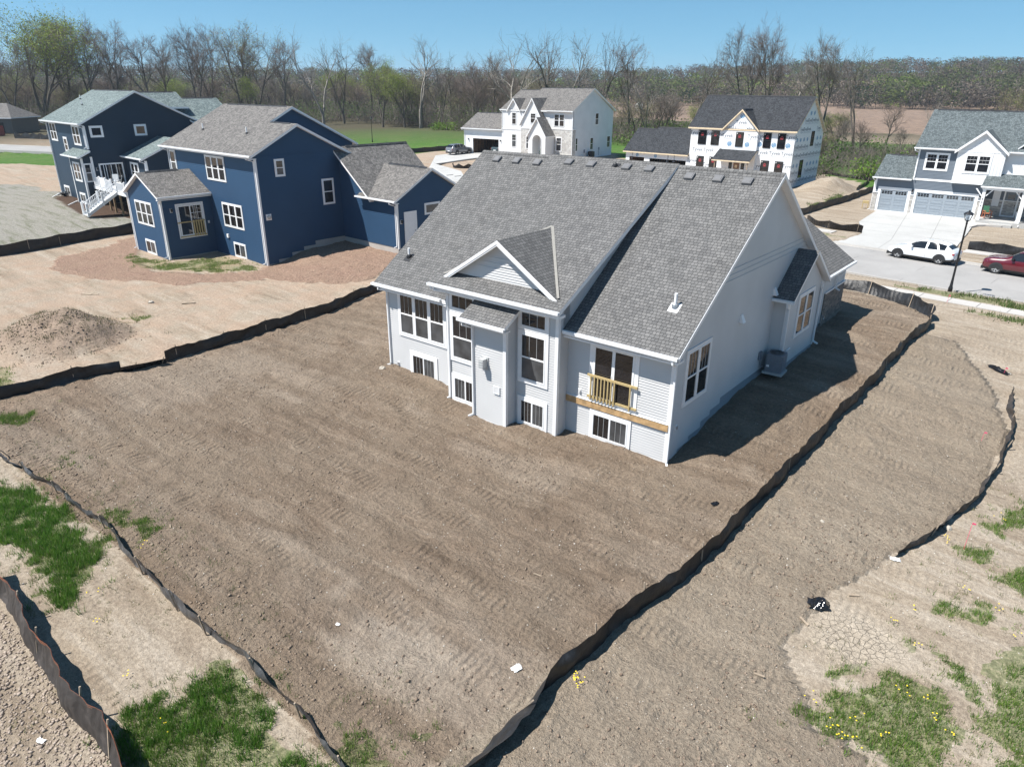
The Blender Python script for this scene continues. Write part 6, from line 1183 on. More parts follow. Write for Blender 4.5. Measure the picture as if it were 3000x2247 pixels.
fence([(-21.5, -15.3), (-20.6, -15.15), (-19.1, -15.05), (-18.3, -15.0)], 'crumpled grey silt fence scrap at the left edge', h=.26, lean=(.0, -.25), seed=7, mat='fabric_grey', spacing=1.6, sag=.4)
fence([(-18.2, -15.0), (-17.6, -15.05), (-16.4, -14.85), (-15.2, -14.85), (-14.2, -14.85), (-13.5, -14.75), (-12.4, -14.75), (-11.1, -14.75), (-9.3, -15.1), (-7.9, -15.13), (-6.6, -15.24), (-5.7, -15.23), (-4.5, -15.2), (-4.0, -15.06), (-3.3, -15.05), (-2.3, -15.1), (-1.5, -15.1), (-.8, -15.2), (0, -15.36), (.8, -15.4), (1.6, -15.5)],
      'dusty grey silt fence crossing the lower left with weathered tilted stakes', h=.5, lean=(-.02, -.10), seed=8, mat='fabric_grey', side=-1, spacing=1.85, sag=.35, hf=lambda t: .44+.22*math.exp(-((t-.58)/.14)**2))
fence([(-11.8, -18.05), (-11.1, -18.13), (-10.45, -18.16), (-9.3, -18.2), (-7.9, -18.35), (-7.1, -18.45), (-6.4, -18.42), (-5.4, -18.53), (-4.8, -18.52), (-3.7, -18.43), (-3.05, -18.52), (-2.4, -18.6), (-1.6, -18.7)], 'tall brown-grey silt fence in the bottom left corner with orange cord along its top', h=.85, lean=(0, .16), seed=9, mat='fabric_brown', side=1, spacing=2.1, sag=.06, cord=True)
fence([(8.97, 14.8), (9.05, 13.5), (9.2, 11.9), (9.42, 11.2), (9.45, 10), (9.5, 8.9), (9.3, 4.7), (8.76, 1.9), (8.34, .26), (7.92, -1.0)], 'low muddy silt fence along the right edge of the bare lot', h=.36, lean=(.12, 0), seed=10, mat='fabric_brown', side=1, spacing=2.6, sag=.35)
fence([(-56.5, -9), (-56.3, -5), (-56.4, -2.8), (-56.6, -1), (-57.4, 2.1), (-57.5, 4.1), (-57.1, 7), (-56, 14)], 'black silt fence behind the bright blue house next to the seeded lawn', h=.95, seed=11, side=1, spacing=3, cord=False)
fence([(-23.1, 90.9), (-22.6, 92.5), (-20.1, 89.7), (-17.3, 88.6), (-15, 87.1)], 'slumped black silt fence at the edge of the green grass right of the wrapped house', h=.4, seed=12, spacing=3, d=.5, cord=False)
fence([(-13.3, 52.5), (-13.2, 54.8), (-13.1, 57.7), (-13.0, 61.2), (-12.5, 66), (-12.3, 72), (-12.2, 77)], 'dark silt fence between the wrapped house and the blue-grey house', h=.75, seed=13, spacing=2.6, d=.5, mat='fabric_brown', cord=False)
fence([(-11.6, 49.9), (-10.26, 48.7), (-8.4, 47.3), (-7.1, 47.4), (-5.9, 47.6)], 'crumpled black silt fence left of the wide concrete driveway', h=.75, lean=(.1, -.2), seed=14, spacing=2.6, sag=.3, mat='plastic', cord=False)
fence([(2.66, 45.25), (3.85, 45.1), (5.2, 45.15), (6.8, 45.4), (9, 45.3)], 'black silt fence beside the sidewalk right of the driveway behind the red car', h=.8, seed=15, spacing=2.0, sag=.2, cord=False)
fence([(-89.5, 66), (-86.8, 71.2), (-86.2, 73), (-85.6, 76.3), (-85.2, 80)], 'black silt fence between the green field and the white house driveway', h=.85, seed=16, spacing=3, d=.5, cord=False)
fence([(-66.6, 58.6), (-65.6, 58.0), (-64.4, 58.1), (-63.6, 58.8), (-63.0, 59.6)], 'torn scrap of black silt fence beside the white house driveway', h=.7, lean=(.1, -.15), seed=17, spacing=1.4, sag=.5, cord=False)
fence([(-178, 37), (-172.8, 38.4), (-166, 39.4), (-158, 42)], 'ragged black silt fence across the far street left of the dark blue house', h=1.3, seed=18, spacing=3, d=.8, sag=.4, cord=False)
fence([(-235, 47), (-219.6, 51.7), (-212, 55.4), (-190, 66)], 'distant black silt fence line in front of the left woods', h=1.2, seed=19, spacing=5, d=1.5, cord=False)
fence([(-15.8, 88), (-15, 85), (-14.5, 82), (-14, 76)], 'short black silt fence at the corner of the grass behind the wrapped house', h=.5, seed=20, spacing=3, d=.5, cord=False)

# ------------------------------------------------------------------ air conditioners
def ac(loc, rz, s, label, mat):
    o = empty('air_conditioner', loc, rz, label, 'air conditioner', 'outdoor air conditioner units')
    mb = MB(); a = .37*s; c_ = .08*s; hgt = .82*s
    P = [(a-c_, -a), (a, -a+c_), (a, a-c_), (a-c_, a), (-a+c_, a), (-a, a-c_), (-a, -a+c_), (-a+c_, -a)]
    for i in range(8): p, q = P[i], P[(i+1) % 8]; mb.poly([(*p, 0), (*q, 0), (*q, hgt), (*p, hgt)])
    for k in range(9): z = .08+k*(hgt-.16)/8; 
    for i in (1, 3, 5, 7):
        pass
    n = 24
    for i in range(8): 
        p, q = P[i], P[(i+1) % 8]; m_ = 1 if i % 2 else 6
        for k in range(m_): t = (k+.5)/m_; x, y = p[0]+(q[0]-p[0])*t, p[1]+(q[1]-p[1])*t; mb.box(x-.008, x+.008, y-.008, y+.008, .05, hgt-.06)
    mb.build('casing', mat, o); mb = MB()
    mb.poly([(*p, hgt) for p in P]); mb.build('top_panel', mat, o)
    mb = MB(); mb.lathe([(.0, hgt+.004), (.29*s, hgt+.004)], n=20); mb.build('fan_opening', M['black'], o)
    mb = MB(); 
    for r_ in (.07, .13, .19, .25, .295): mb.lathe([(r_*s-.006, hgt+.02), (r_*s+.006, hgt+.02), (r_*s+.006, hgt+.032), (r_*s-.006, hgt+.032)], n=20)
    mb.lathe([(0, hgt+.036), (.06*s, hgt+.034), (.06*s, hgt+.02)], n=12, m=0); mb.build('fan_guard', M['vent'], o); mb = MB(); mb.box(-a-.06, a+.06, -a-.06, a+.06, -.1, 0); mb.build('pad', M['concrete'], o)
    mb = MB(); mb.box(-a-.01, -a+.0, -.02, .08, hgt*.3, hgt*.42); mb.box(-a+.08, -a+.2, -a-.008, -a, hgt*.28, hgt*.40); mb.build('sticker', M['white'], o)
ac((.62, 8.78, 1.27), R(3), 1.0, 'grey air conditioner standing beside the grey house side wall', M['ac'])
p_ = Matrix.Rotation(R(2.6), 4, 'Z') @ Vector((.75, 4.9, 0)); ac((-56.91+p_.x, 75.6+p_.y, 2.15), R(2.6), 1.15, 'black air conditioner by the right wall of the white house', M['black'])

# ------------------------------------------------------------------ cars
def paint(name, col, rough=.25):
    m, nt, b = newmat(name); b.inputs['Base Color'].default_value = (*col, 1); b.inputs['Roughness'].default_value = rough; b.inputs['Coat Weight'].default_value = 1.0; b.inputs['Coat Roughness'].default_value = .05
    tc = N(nt, 'ShaderNodeTexCoord'); n = N(nt, 'ShaderNodeTexNoise', Scale=2.0, Detail=3.0); L(nt, tc.outputs['Object'], n.inputs['Vector']); r = ramp(nt, n.outputs[0], [(.3, tuple(c*.92 for c in col)), (.7, tuple(min(1, c*1.05) for c in col))]); L(nt, r.outputs[0], b.inputs['Base Color']); return m
M['carglass'] = glassmat('car_glass', (.01, .011, .013), .04); M['cladding'] = simple('black_cladding', (.02, .02, .021), .6, .15); M['lens'] = simple('headlight_lens', (.6, .62, .65), .15, .05); M['tail'] = simple('tail_light', (.35, .02, .02), .2, .1)
def car(label, loc, rz, col, st, wb, fx, rw, Wd, ws=(1.35, 2.0), sw=(1.62, 4.05), rwn=(4.05, 4.4), fog=.0, group='parked cars', rimspokes=5):
    """st rows: x from the nose, bottom z, belt z, top z, half width at belt, half width at the roof. Nose at -X."""
    o = empty('parked_car', loc, rz, label, 'car', group); A = np.array(st); Lc = A[-1, 0]; X = np.linspace(0, Lc, 64); cols = [np.interp(X, A[:, 0], A[:, k]) for k in range(1, 6)]
    for c in cols:
        for _ in range(2): c[1:-1] = (c[:-2]+2*c[1:-1]+c[2:])/4
    def ringp(i, off=0.0):
        zb, zs, zr_, wb_, wr = [c[i] for c in cols]; wb_ += off; wr += off; zr_ += off; x = X[i]-fx-wb/2
        return [(x, -wb_*.90, zb), (x, -wb_*.99, zb+.16), (x, -wb_*1.0, zb+(zs-zb)*.6), (x, -wb_*.965, zs), (x, -(wb_*.95*.5+wr*.5), zs+(zr_-zs)*.5), (x, -wr, zs+(zr_-zs)*.90), (x, -wr*.8, zr_-.012*(zr_ > zs+.15)), (x, -wr*.35, zr_), (x, wr*.35, zr_), (x, wr*.8, zr_-.012*(zr_ > zs+.15)), (x, wr, zs+(zr_-zs)*.90), (x, (wb_*.95*.5+wr*.5), zs+(zr_-zs)*.5), (x, wb_*.965, zs), (x, wb_, zb+(zs-zb)*.6), (x, wb_*.99, zb+.16), (x, wb_*.90, zb)]
    v = []; f = []; m = []; K = 16
    for i in range(64): v += ringp(i)
    for i in range(63):
        for k in range(K-1): f.append((i*K+k, i*K+k+1, (i+1)*K+k+1, (i+1)*K+k)); m.append(1 if k in (0, K-2) else 0)
        f.append((i*K+K-1, i*K, (i+1)*K, (i+1)*K+K-1)); m.append(1)
    f.append(tuple(range(K))[::-1]); m.append(0); f.append(tuple(63*K+k for k in range(K))); m.append(0)
    mkmesh('body', v, f, [col, M['cladding']], m, o, True, False)
    def panel(name, x0, x1, ks, mat, off=.008):
        v = []; f = []; idx = [i for i in range(64) if x0 <= X[i] <= x1]
        for i in idx: r_ = ringp(i, off); v += [r_[k] for k in ks]
        n = len(ks)
        for a in range(len(idx)-1):
            for k in range(n-1): f.append((a*n+k, a*n+k+1, (a+1)*n+k+1, (a+1)*n+k))
        return mkmesh(name, v, f, mat, None, o, True, False)
    panel('windscreen', ws[0], ws[1], (5, 6, 7, 8, 9, 10), M['carglass']); panel('rear_window', rwn[0], rwn[1], (5, 6, 7, 8, 9, 10), M['carglass'])
    mid = (sw[0]+sw[1])/2-.1
    for ks in ((3, 4, 5), (10, 11, 12)): panel('side_window', sw[0], mid-.03, ks, M['carglass']); panel('side_window', mid+.05, sw[1], ks, M['carglass'])
    for ks in ((2, 3), (12, 13)): pass
    for wx in (-wb/2, wb/2):
        for sy in (-1, 1):
            y = sy*(Wd/2-.11); t = MB(); a, b_ = -.11*sy, .115*sy
            t.lathe([(rw*.62, b_*.9), (rw*.66, b_), (rw*.92, b_), (rw, b_*.7), (rw, a), (rw*.9, a*1.05), (0, a)], (wx, y, rw), 20, 0, 'y'); to = t.build('wheel', M['tyre'], o, True)
            t = MB(); t.lathe([(rw*.63, b_*.92), (rw*.60, b_*.75), (0, b_*.55)], (wx, y, rw), 20, 1, 'y'); t.lathe([(rw*.65, b_*.95), (rw*.58, b_*.97)], (wx, y, rw), 20, 0, 'y'); t.lathe([(.07, b_*.93), (0, b_*.98)], (wx, y, rw), 10, 0, 'y')
            for q in range(rimspokes):
                an = 2*math.pi*q/rimspokes+.3; c_, s_ = math.cos(an), math.sin(an); p0 = Vector((wx+c_*.04, y+b_*.88, rw+s_*.04)); p1 = Vector((wx+c_*rw*.6, y+b_*.93, rw+s_*rw*.6)); n_ = Vector((-s_, 0, c_))
                t.poly([p0-n_*.03, p0+n_*.03, p1+n_*.055, p1-n_*.055], 0)
            t.build('rim', [M['rim'], M['black']], to)
            t = MB(); n = 16; yb_ = sy*(Wd/2-.005)
            for k in range(n): 
                a0, a1 = math.pi*k/n-.12*(k == 0), math.pi*(k+1)/n+.12*(k == n-1); r0, r1 = rw+.015, rw+.075
                t.poly([(wx+r0*math.cos(a0), yb_+sy*.012, rw+r0*math.sin(a0)), (wx+r0*math.cos(a1), yb_+sy*.012, rw+r0*math.sin(a1)), (wx+r1*math.cos(a1), yb_+sy*.006, rw+r1*math.sin(a1)), (wx+r1*math.cos(a0), yb_+sy*.006, rw+r1*math.sin(a0))])
                t.poly([(wx+r0*math.cos(a0), yb_+sy*.012, rw+r0*math.sin(a0)), (wx+r0*math.cos(a1), yb_+sy*.012, rw+r0*math.sin(a1)), (wx+r0*.0*math.cos(a1), yb_-sy*.0+sy*.004, rw), ])
            t.build('wheel_arch', M['cladding'], o)
    xf = -fx-wb/2; xe = xf+Lc; zs = A[1, 2]
    for sy in (-1, 1):
        mb = MB(); mb.hexa([(xf+.05, sy*.50, zs-.12), (xf+.30, sy*(Wd/2-.07), zs-.10), (xf+.30, sy*(Wd/2-.07), zs+.02), (xf+.05, sy*.50, zs+.0), (xf+.10, sy*.45, zs-.10), (xf+.34, sy*(Wd/2-.14), zs-.08), (xf+.34, sy*(Wd/2-.14), zs+.03), (xf+.1, sy*.45, zs+.01)]); mb.build('headlight', M['lens'], o)
        mb = MB(); zt = A[-2, 2]-.12; mb.box(xe-.22, xe-.02, min(sy*.4, sy*(Wd/2-.08)), max(sy*.4, sy*(Wd/2-.08)), zt-.06, zt+.05); mb.build('tail_light', M['tail'], o)
        xm = xf+ws[0]+.35; zm = np.interp(ws[0]+.3, A[:, 0], A[:, 2])+.05; mb = MB(); y0, y1 = sy*(Wd/2-.04), sy*(Wd/2+.14); mb.box(xm, xm+.14, min(y0, y1), max(y0, y1), zm, zm+.12); mb.build('wing_mirror', col if col != M.get('rd') else M['black'], o)
        for xd in (mid,):
            mb = MB(); xx = xf+xd; i = int(np.argmin(abs(X-xd))); r_ = ringp(i, .004); ks = (1, 2, 3); 
            for k0, k1 in zip(ks[:-1], ks[1:]):
                p, q = r_[k0], r_[k1]; mb.poly([(p[0]-.006, sy*abs(p[1]), p[2]), (p[0]+.006, sy*abs(p[1]), p[2]), (q[0]+.006, sy*abs(q[1]), q[2]), (q[0]-.006, sy*abs(q[1]), q[2])])
            mb.build('door_gap', M['black'], o)
    mb = MB(); mb.box(xf-.02, xf+.12, -Wd/2+.2, Wd/2-.2, .22, .42); mb.build('front_grille', M['cladding'], o); mb = MB(); mb.box(xe-.12, xe+.015, -Wd/2+.2, Wd/2-.2, .25, .42); mb.build('rear_bumper', M['cladding'], o)
    mb = MB(); mb.box(xe-.01, xe+.02, -.25, .25, A[-2, 2]-.42, A[-2, 2]-.3); mb.build('number_plate', M['white'], o)
    return o
EV = [(0, .38, .62, .66, .60, .5), (.06, .28, .70, .73, .80, .6), (.35, .24, .78, .84, .90, .68), (1.1, .22, .92, 1.0, .94, .72), (1.35, .22, .95, 1.06, .94, .70), (2.15, .22, 1.0, 1.50, .94, .60), (2.7, .22, 1.02, 1.55, .94, .62), (3.5, .22, 1.06, 1.52, .94, .60), (4.05, .24, 1.10, 1.40, .93, .56), (4.42, .28, 1.08, 1.13, .90, .62), (4.6, .32, .98, 1.0, .86, .6), (4.68, .4, .85, .88, .78, .5)]
SUV = [(0, .36, .80, .86, .66, .55), (.06, .26, .90, .94, .84, .62), (.4, .24, .98, 1.05, .93, .70), (1.15, .24, 1.04, 1.12, .96, .74), (1.4, .24, 1.05, 1.17, .96, .72), (2.1, .24, 1.08, 1.64, .96, .64), (2.7, .24, 1.09, 1.69, .96, .66), (3.9, .24, 1.11, 1.67, .96, .64), (4.45, .26, 1.13, 1.58, .94, .60), (4.75, .3, 1.10, 1.2, .92, .66), (4.85, .34, .98, 1.0, .88, .6), (4.92, .42, .85, .88, .8, .5)]
zr_at = lambda x: float(road_z(x))+.02
car('white crossover car parked across the street behind the lamp post', (.55, 39.25, zr_at(.5)), R(-9), paint('paint_white', (.78, .79, .80)), EV, 2.9, .85, .36, 1.88)
M['rd'] = paint('paint_dark_red', (.10, .006, .012)); car('dark red sport utility car cut off by the right edge of the photo', (7.0, 38.35, zr_at(7)), R(-8), M['rd'], SUV, 2.86, .95, .37, 1.92, ws=(1.42, 2.05), sw=(1.7, 4.35), rwn=(4.45, 4.78), rimspokes=6)
car('dark grey crossover car on the white house driveway in front of the open garage', (-78.1, 72.4, zW(72.4)+.02), R(-92), paint('paint_grey', (.16, .165, .18)), SUV, 2.86, .95, .37, 1.92, ws=(1.42, 2.05), sw=(1.7, 4.35), rwn=(4.45, 4.78))
p_ = Matrix.Rotation(R(2.6), 4, 'Z') @ Vector((-15.75, 3.0, 0)); car('dark car parked inside the open garage of the white house', (-56.91+p_.x, 75.6+p_.y, 2.07), R(-87), paint('paint_dark_green', (.05, .07, .07)), SUV, 2.86, .95, .37, 1.92, ws=(1.42, 2.05), sw=(1.7, 4.35), rwn=(4.45, 4.78))
#@@SMALL@@
# ------------------------------------------------------------------ loose things on the ground
def rag(name, label, cat, loc, rz, sx, sy, hh, mat, seed, group=None):
    rnd = random.Random(seed); n = 9; v = []; f = []
    for j in range(n):
        for i in range(n):
            u, w_ = i/(n-1)-.5, j/(n-1)-.5; r_ = 1-.35*rnd.random()*(abs(u)+abs(w_)); z = hh*max(0, 1-(abs(u)*1.9)**2)*max(0, 1-(abs(w_)*1.9)**2)*(.5+rnd.random()*.9)
            v.append((u*sx*r_, w_*sy*r_+.3*sx*u*u, z+.015))
    for j in range(n-1):
        for i in range(n-1): q = j*n+i; f.append((q, q+1, q+n+1, q+n))
    o = mkmesh(name, v, f, mat, None, None, False); o.location = (loc[0], loc[1], gz(*loc)+.01); o.rotation_euler = (0, 0, rz); tag(o, label, cat, group); return o
rag('plastic_bag', 'crumpled shiny black plastic sheet lying at the lower right', 'plastic sheet', (6.87, -4.35), .5, .62, .5, .2, M['plastic'], 1)
rag('plastic_scrap', 'small black torn scrap on the tan soil right of the house', 'plastic scrap', (2.64, -1.53), .9, .32, .2, .08, M['plastic'], 3)
rag('paper_scrap', 'torn white sheet of paper on the brown soil at the bottom centre', 'paper', (1.93, -11.15), 1.4, .3, .22, .04, M['white'], 4)
rag('paper_scrap', 'white scrap lying by the foot of the low muddy fence', 'paper', (8.0, -1.15), .3, .3, .2, .05, M['white'], 5)
rag('paper_scrap', 'small white scrap on the rough soil in the bottom left corner', 'paper', (-4.76, -19.2), .3, .22, .12, .03, M['white'], 6)
rag('paper_scrap', 'tiny white scrap on the brown lot left of the bottom centre', 'paper', (-2.71, -12.87), .3, .13, .1, .03, M['white'], 7)
rag('plastic_scrap', 'crumpled black plastic strip near the pink flag at the right edge', 'plastic scrap', (8.2, 17.1), -.6, 1.3, .35, .16, M['plastic'], 8)
def plank(x, y, rz, L_, w_, th, label, mat='stake'):
    L_ *= .8
    mb = MB(); mb.box(-L_/2, L_/2, -w_/2, w_/2, 0, th); mb.box(-L_/2+.01, L_/2-.01, -w_/2+.004, w_/2-.004, th, th+.003)
    place_top('plank', mb, [M[mat]], (x, y, gz(x, y)+.015), rz, label, 'wood scrap', 'scraps of wood on the bare soil')
plank(-40.0, -4.03, .5, .9, .12, .04, 'pale short board left of its twin on the sandy yard below the blue house'); plank(-39.6, -3.7, .5, .75, .12, .04, 'pale short board right of its twin on the sandy yard below the blue house'); plank(-33.0, -.78, .9, 1.0, .12, .05, 'brown board on the sandy yard above the dirt pile')
plank(6.76, -5.14, -.6, .42, .05, .03, 'pale wood piece just below the shiny black sheet'); plank(7.5, -3.38, .6, .34, .05, .03, 'short wood stick beside the path right of the black sheet'); plank(6.53, -7.59, .2, .3, .04, .03, 'pale wood chip on rough brown soil at the bottom right'); plank(.24, -8.1, .2, .32, .03, .02, 'thin pale stick in the middle of the brown yard'); plank(-10.31, -13.5, -.4, .26, .03, .02, 'thin pale stick on brown clods by the lower left fence')
def stone(x, y, s, seed, label):
    rnd = random.Random(seed); mb = MB(); n = 8; rows = [(.0, -.3), (.8, -.2), (1, .15), (.8, .5), (.35, .72), (0, .75)]; b = 0
    mb.lathe([(r_*s, h*s) for r_, h in rows], n=n); mb.v = [(a*(1+rnd.uniform(-.2, .2)), b_*(.8+rnd.uniform(-.2, .2)), c*(1+rnd.uniform(-.15, .15))) for a, b_, c in mb.v]
    o = place_top('stone', mb, [simple('stone_pale', (.42, .38, .32), .9, .2)], (x, y, gz(x, y)), seed, label, 'stone', 'loose stones')
stone(-14.75, -.75, .17, 1, 'pale rounded stone at the foot of the left corner downspout'); stone(8.87, 1.67, .14, 2, 'white block stone beside the low muddy fence at right'); stone(5.74, -.51, .07, 3, 'small white stone on the soil strip right of the long fence'); stone(-35.0, -2.2, .2, 4, 'pale stone on the sandy yard above the dirt pile')
flag = simple('pink_flag', (.75, .08, .18), .5, .1)
def marker(x, y, label, h=.75, fl=True):
    o = empty('survey_stake', (x, y, gz(x, y)), 0, label, 'survey stake', 'pink survey stakes'); mb = MB(); mb.tube([(0, 0, -.05), (.03, .0, h)], .008, 4); mb.build('rod', flag, o)
    if fl: mb = MB(); mb.poly([(.03, 0, h), (.12, .03, h-.02), (.11, .02, h-.07), (.03, 0, h-.06)]); mb.build('ribbon', flag, o)
marker(9.45, .75, 'thin pink survey stake standing in the sandy strip right of the low fence', .95); marker(8.75, 8.9, 'short pink flagged stake inside the bare lot near the right edge', .4); marker(8.5, 16.8, 'pink flag by the crumpled black strip at the right edge', .35); marker(4.35, 26.9, 'thin red marker by the sidewalk near the lamp post', .5)
# topiary, porch chair, planter, saw-horse
o = empty('topiary', (0, 0, 0), 0, 'spiral topiary shrub in a white pot in the arched entry of the white house', 'potted plant'); p_ = Matrix.Rotation(R(2.6), 4, 'Z') @ Vector((-4.6, -1.9, 0)); o.location = (-56.91+p_.x, 75.6+p_.y, 2.15)
mb = MB(); mb.lathe([(0, 0), (.18, 0), (.24, .35), (.2, .35), (0, .3)], n=12); mb.build('pot', M['white'], o); mb = MB()
for k in range(4): mb.lathe([(0, .35+k*.3), (.24-k*.045, .42+k*.3), (.2-k*.04, .56+k*.3), (0, .64+k*.3)], (math.cos(k*2)*.04, math.sin(k*2)*.04, 0), n=10)
leafdk = simple('topiary_green', (.02, .05, .02), .8, .4, scale=20); mb.build('foliage', leafdk, o)
o = empty('rocking_chair', (0, 0, 0), R(30), 'orange wooden porch chair with a green back at the blue-grey house', 'chair'); o.location = (-8.83+10.5, 62.12-.35, 1.33)
ow = simple('orange_wood', (.40, .13, .06), .6, .15); mb = MB(); mb.box(-.28, .28, -.28, .25, .38, .42); mb.build('seat', ow, o); mb = MB(); mb.hexa([(-.26, .22, .45), (.26, .22, .45), (.26, .26, .45), (-.26, .26, .45), (-.26, .42, 1.05), (.26, .42, 1.05), (.26, .46, 1.05), (-.26, .46, 1.05)]); mb.build('backrest', simple('green_canvas', (.04, .14, .08), .7, .15), o)
for sx in (-.29, .29):
    for y in (-.25, .26): mb = MB(); mb.box(sx-.025, sx+.025, y-.025, y+.025, .03, .6); mb.build('leg', ow, o)
    mb = MB(); mb.box(sx-.04, sx+.04, -.3, .32, .6, .64); mb.build('armrest', ow, o); mb = MB(); mb.box(sx-.02, sx+.02, -.4, .42, 0, .04); mb.build('rocker', ow, o)
o = empty('planter', (-8.83+12.95, 62.12+.35, 1.33), 0, 'tall white planter with a leafy plant beside the porch door', 'potted plant'); mb = MB(); mb.hexa([(-.15, -.15, 0), (.15, -.15, 0), (.15, .15, 0), (-.15, .15, 0), (-.22, -.22, .7), (.22, -.22, .7), (.22, .22, .7), (-.22, .22, .7)]); mb.build('pot', M['white'], o)
mb = MB(); rnd = random.Random(3)
for k in range(60):
    a = rnd.uniform(0, 6.3); r_ = rnd.uniform(.05, .32); z = .72+rnd.uniform(0, .35); x, y = r_*math.cos(a), r_*math.sin(a); mb.poly([(x, y, z), (x+.1, y+.03, z+.05), (x+.05, y+.1, z+.08)])
mb.build('foliage', simple('plant_olive', (.08, .08, .03), .8, .4), o)
o = empty('wood_crate_stand', (-8.83-.75, 62.12+.6, .92), R(10), 'orange wooden stand by the left corner of the blue-grey house', 'stand'); mb = MB(); mb.box(-.3, .3, -.2, .2, .55, .8); mb.build('box', M['pine'], o)
for sx in (-.27, .27):
    for sy in (-.17, .17): mb = MB(); mb.box(sx-.03, sx+.03, sy-.03, sy+.03, 0, .55); mb.build('leg', M['pine'], o)
rnd = random.Random(9); mb = MB(); c0 = Vector((-82.9+2.8, 10.85-.75, 1.15))
for k in range(70):
    a = rnd.uniform(0, 6.3); r_ = rnd.uniform(.1, .7); mb.tube([(0, 0, 0), (r_*.5*math.cos(a), r_*.5*math.sin(a), .3), (r_*math.cos(a), r_*math.sin(a), rnd.uniform(.1, .65))], .03, 3)
place_top('garden_shrub', mb, [M['black']], c0, 0, 'dark bare shrub at the rear corner of the dark slate blue house', 'shrub')
o = empty('field_hut', (-165, 285, 3.3), .4, 'small white domed hut out in the brown ploughed field', 'hut'); mb = MB(); mb.box(-1.6, 1.6, -1.2, 1.2, 0, 1.6); mb.build('wall', M['white'], o); mb = MB(); mb.lathe([(1.9, 1.6), (1.6, 2.2), (.8, 2.6), (0, 2.7)], n=12); mb.build('roof', M['white'], o)

# ------------------------------------------------------------------ grass tufts, weeds, clods
RNG = np.random.default_rng(7)
def fastmesh(name, v, f, mats, label=None, cat=None, kind=None, parent=None, colors=None, group=None):
    """v (n,3), f (m,k) uniform polygons; colors: per-face (m,3)"""
    k = f.shape[1]; me = bpy.data.meshes.new(name); me.vertices.add(len(v)); me.vertices.foreach_set('co', v.astype(np.float32).ravel())
    me.loops.add(f.size); me.loops.foreach_set('vertex_index', f.astype(np.int32).ravel()); me.polygons.add(len(f))
    me.polygons.foreach_set('loop_start', np.arange(0, f.size, k, dtype=np.int32)); me.polygons.foreach_set('loop_total', np.full(len(f), k, dtype=np.int32)); me.update(calc_edges=True)
    if colors is not None:
        at = me.color_attributes.new('fc', 'FLOAT_COLOR', 'CORNER'); c = np.ones((len(f), 4), np.float32); c[:, :3] = colors; at.data.foreach_set('color', np.repeat(c, k, axis=0).ravel())
    for m in (mats if isinstance(mats, (list, tuple)) else [mats]): me.materials.append(m)
    o = bpy.data.objects.new(name, me); COL.objects.link(o)
    if parent is not None: o.parent = parent
    return tag(o, label, cat, group, kind)
def attrmat(name, rough=.8, trans=.0, spec=.2):
    m, nt, b = newmat(name); b.inputs['Roughness'].default_value = rough; b.inputs['Specular IOR Level'].default_value = spec
    a = N(nt, 'ShaderNodeAttribute'); a.attribute_name = 'fc'; L(nt, a.outputs['Color'], b.inputs['Base Color'])
    if trans:
        t = nt.nodes.new('ShaderNodeBsdfTranslucent'); L(nt, a.outputs['Color'], t.inputs[0]); mx = nt.nodes.new('ShaderNodeMixShader'); mx.inputs[0].default_value = trans; out = [n for n in nt.nodes if n.type == 'OUTPUT_MATERIAL'][0]
        L(nt, b.outputs[0], mx.inputs[1]); L(nt, t.outputs[0], mx.inputs[2]); L(nt, mx.outputs[0], out.inputs[0])
    return m
M['leafy'] = attrmat('foliage_tint', .7, .3); M['attr'] = attrmat('tinted_matte', .9)
GZf = GZ
def gzv(x, y):
    i = np.clip(np.searchsorted(xs, x)-1, 0, nx-2); j = np.clip(np.searchsorted(ys, y)-1, 0, ny-2); fx = (x-xs[i])/(xs[i+1]-xs[i]); fy = (y-ys[j])/(ys[j+1]-ys[j])
    return (GZf[j, i]*(1-fx)+GZf[j, i+1]*fx)*(1-fy)+(GZf[j+1, i]*(1-fx)+GZf[j+1, i+1]*fx)*fy
def blades(name, cx, cy, nper, hgt, wid, label, spread=.05, c0=(.05, .13, .02), c1=(.13, .22, .04), dry=.12, lean=.5):
    n = len(cx); X = np.repeat(cx, nper)+RNG.normal(0, spread, n*nper); Y = np.repeat(cy, nper)+RNG.normal(0, spread, n*nper); Z = gzv(X, Y)-.01; th = RNG.uniform(0, 2*np.pi, len(X)); h = np.repeat(hgt*RNG.uniform(.5, 1.25, n), nper)*RNG.uniform(.6, 1.2, len(X)); ln = RNG.uniform(.1, lean, len(X))*h
    a = RNG.uniform(0, 2*np.pi, len(X)); wx, wy = np.cos(a)*wid/2, np.sin(a)*wid/2
    v = np.stack([np.stack([X-wx, Y-wy, Z], 1), np.stack([X+wx, Y+wy, Z], 1), np.stack([X+np.cos(th)*ln, Y+np.sin(th)*ln, Z+h], 1)], 1).reshape(-1, 3)
    f = np.arange(len(v)).reshape(-1, 3); t = np.clip(np.repeat(RNG.uniform(0, 1, n), nper)+RNG.normal(0, .2, len(X)), 0, 1)[:, None]; c = np.array(c0)*(1-t)+np.array(c1)*t
    d = RNG.uniform(0, 1, len(X)) < dry; c[d] = np.array((.30, .26, .15))*RNG.uniform(.7, 1.1, (d.sum(), 1))
    return fastmesh(name, v, f, M['leafy'], label, None, 'stuff', colors=c)
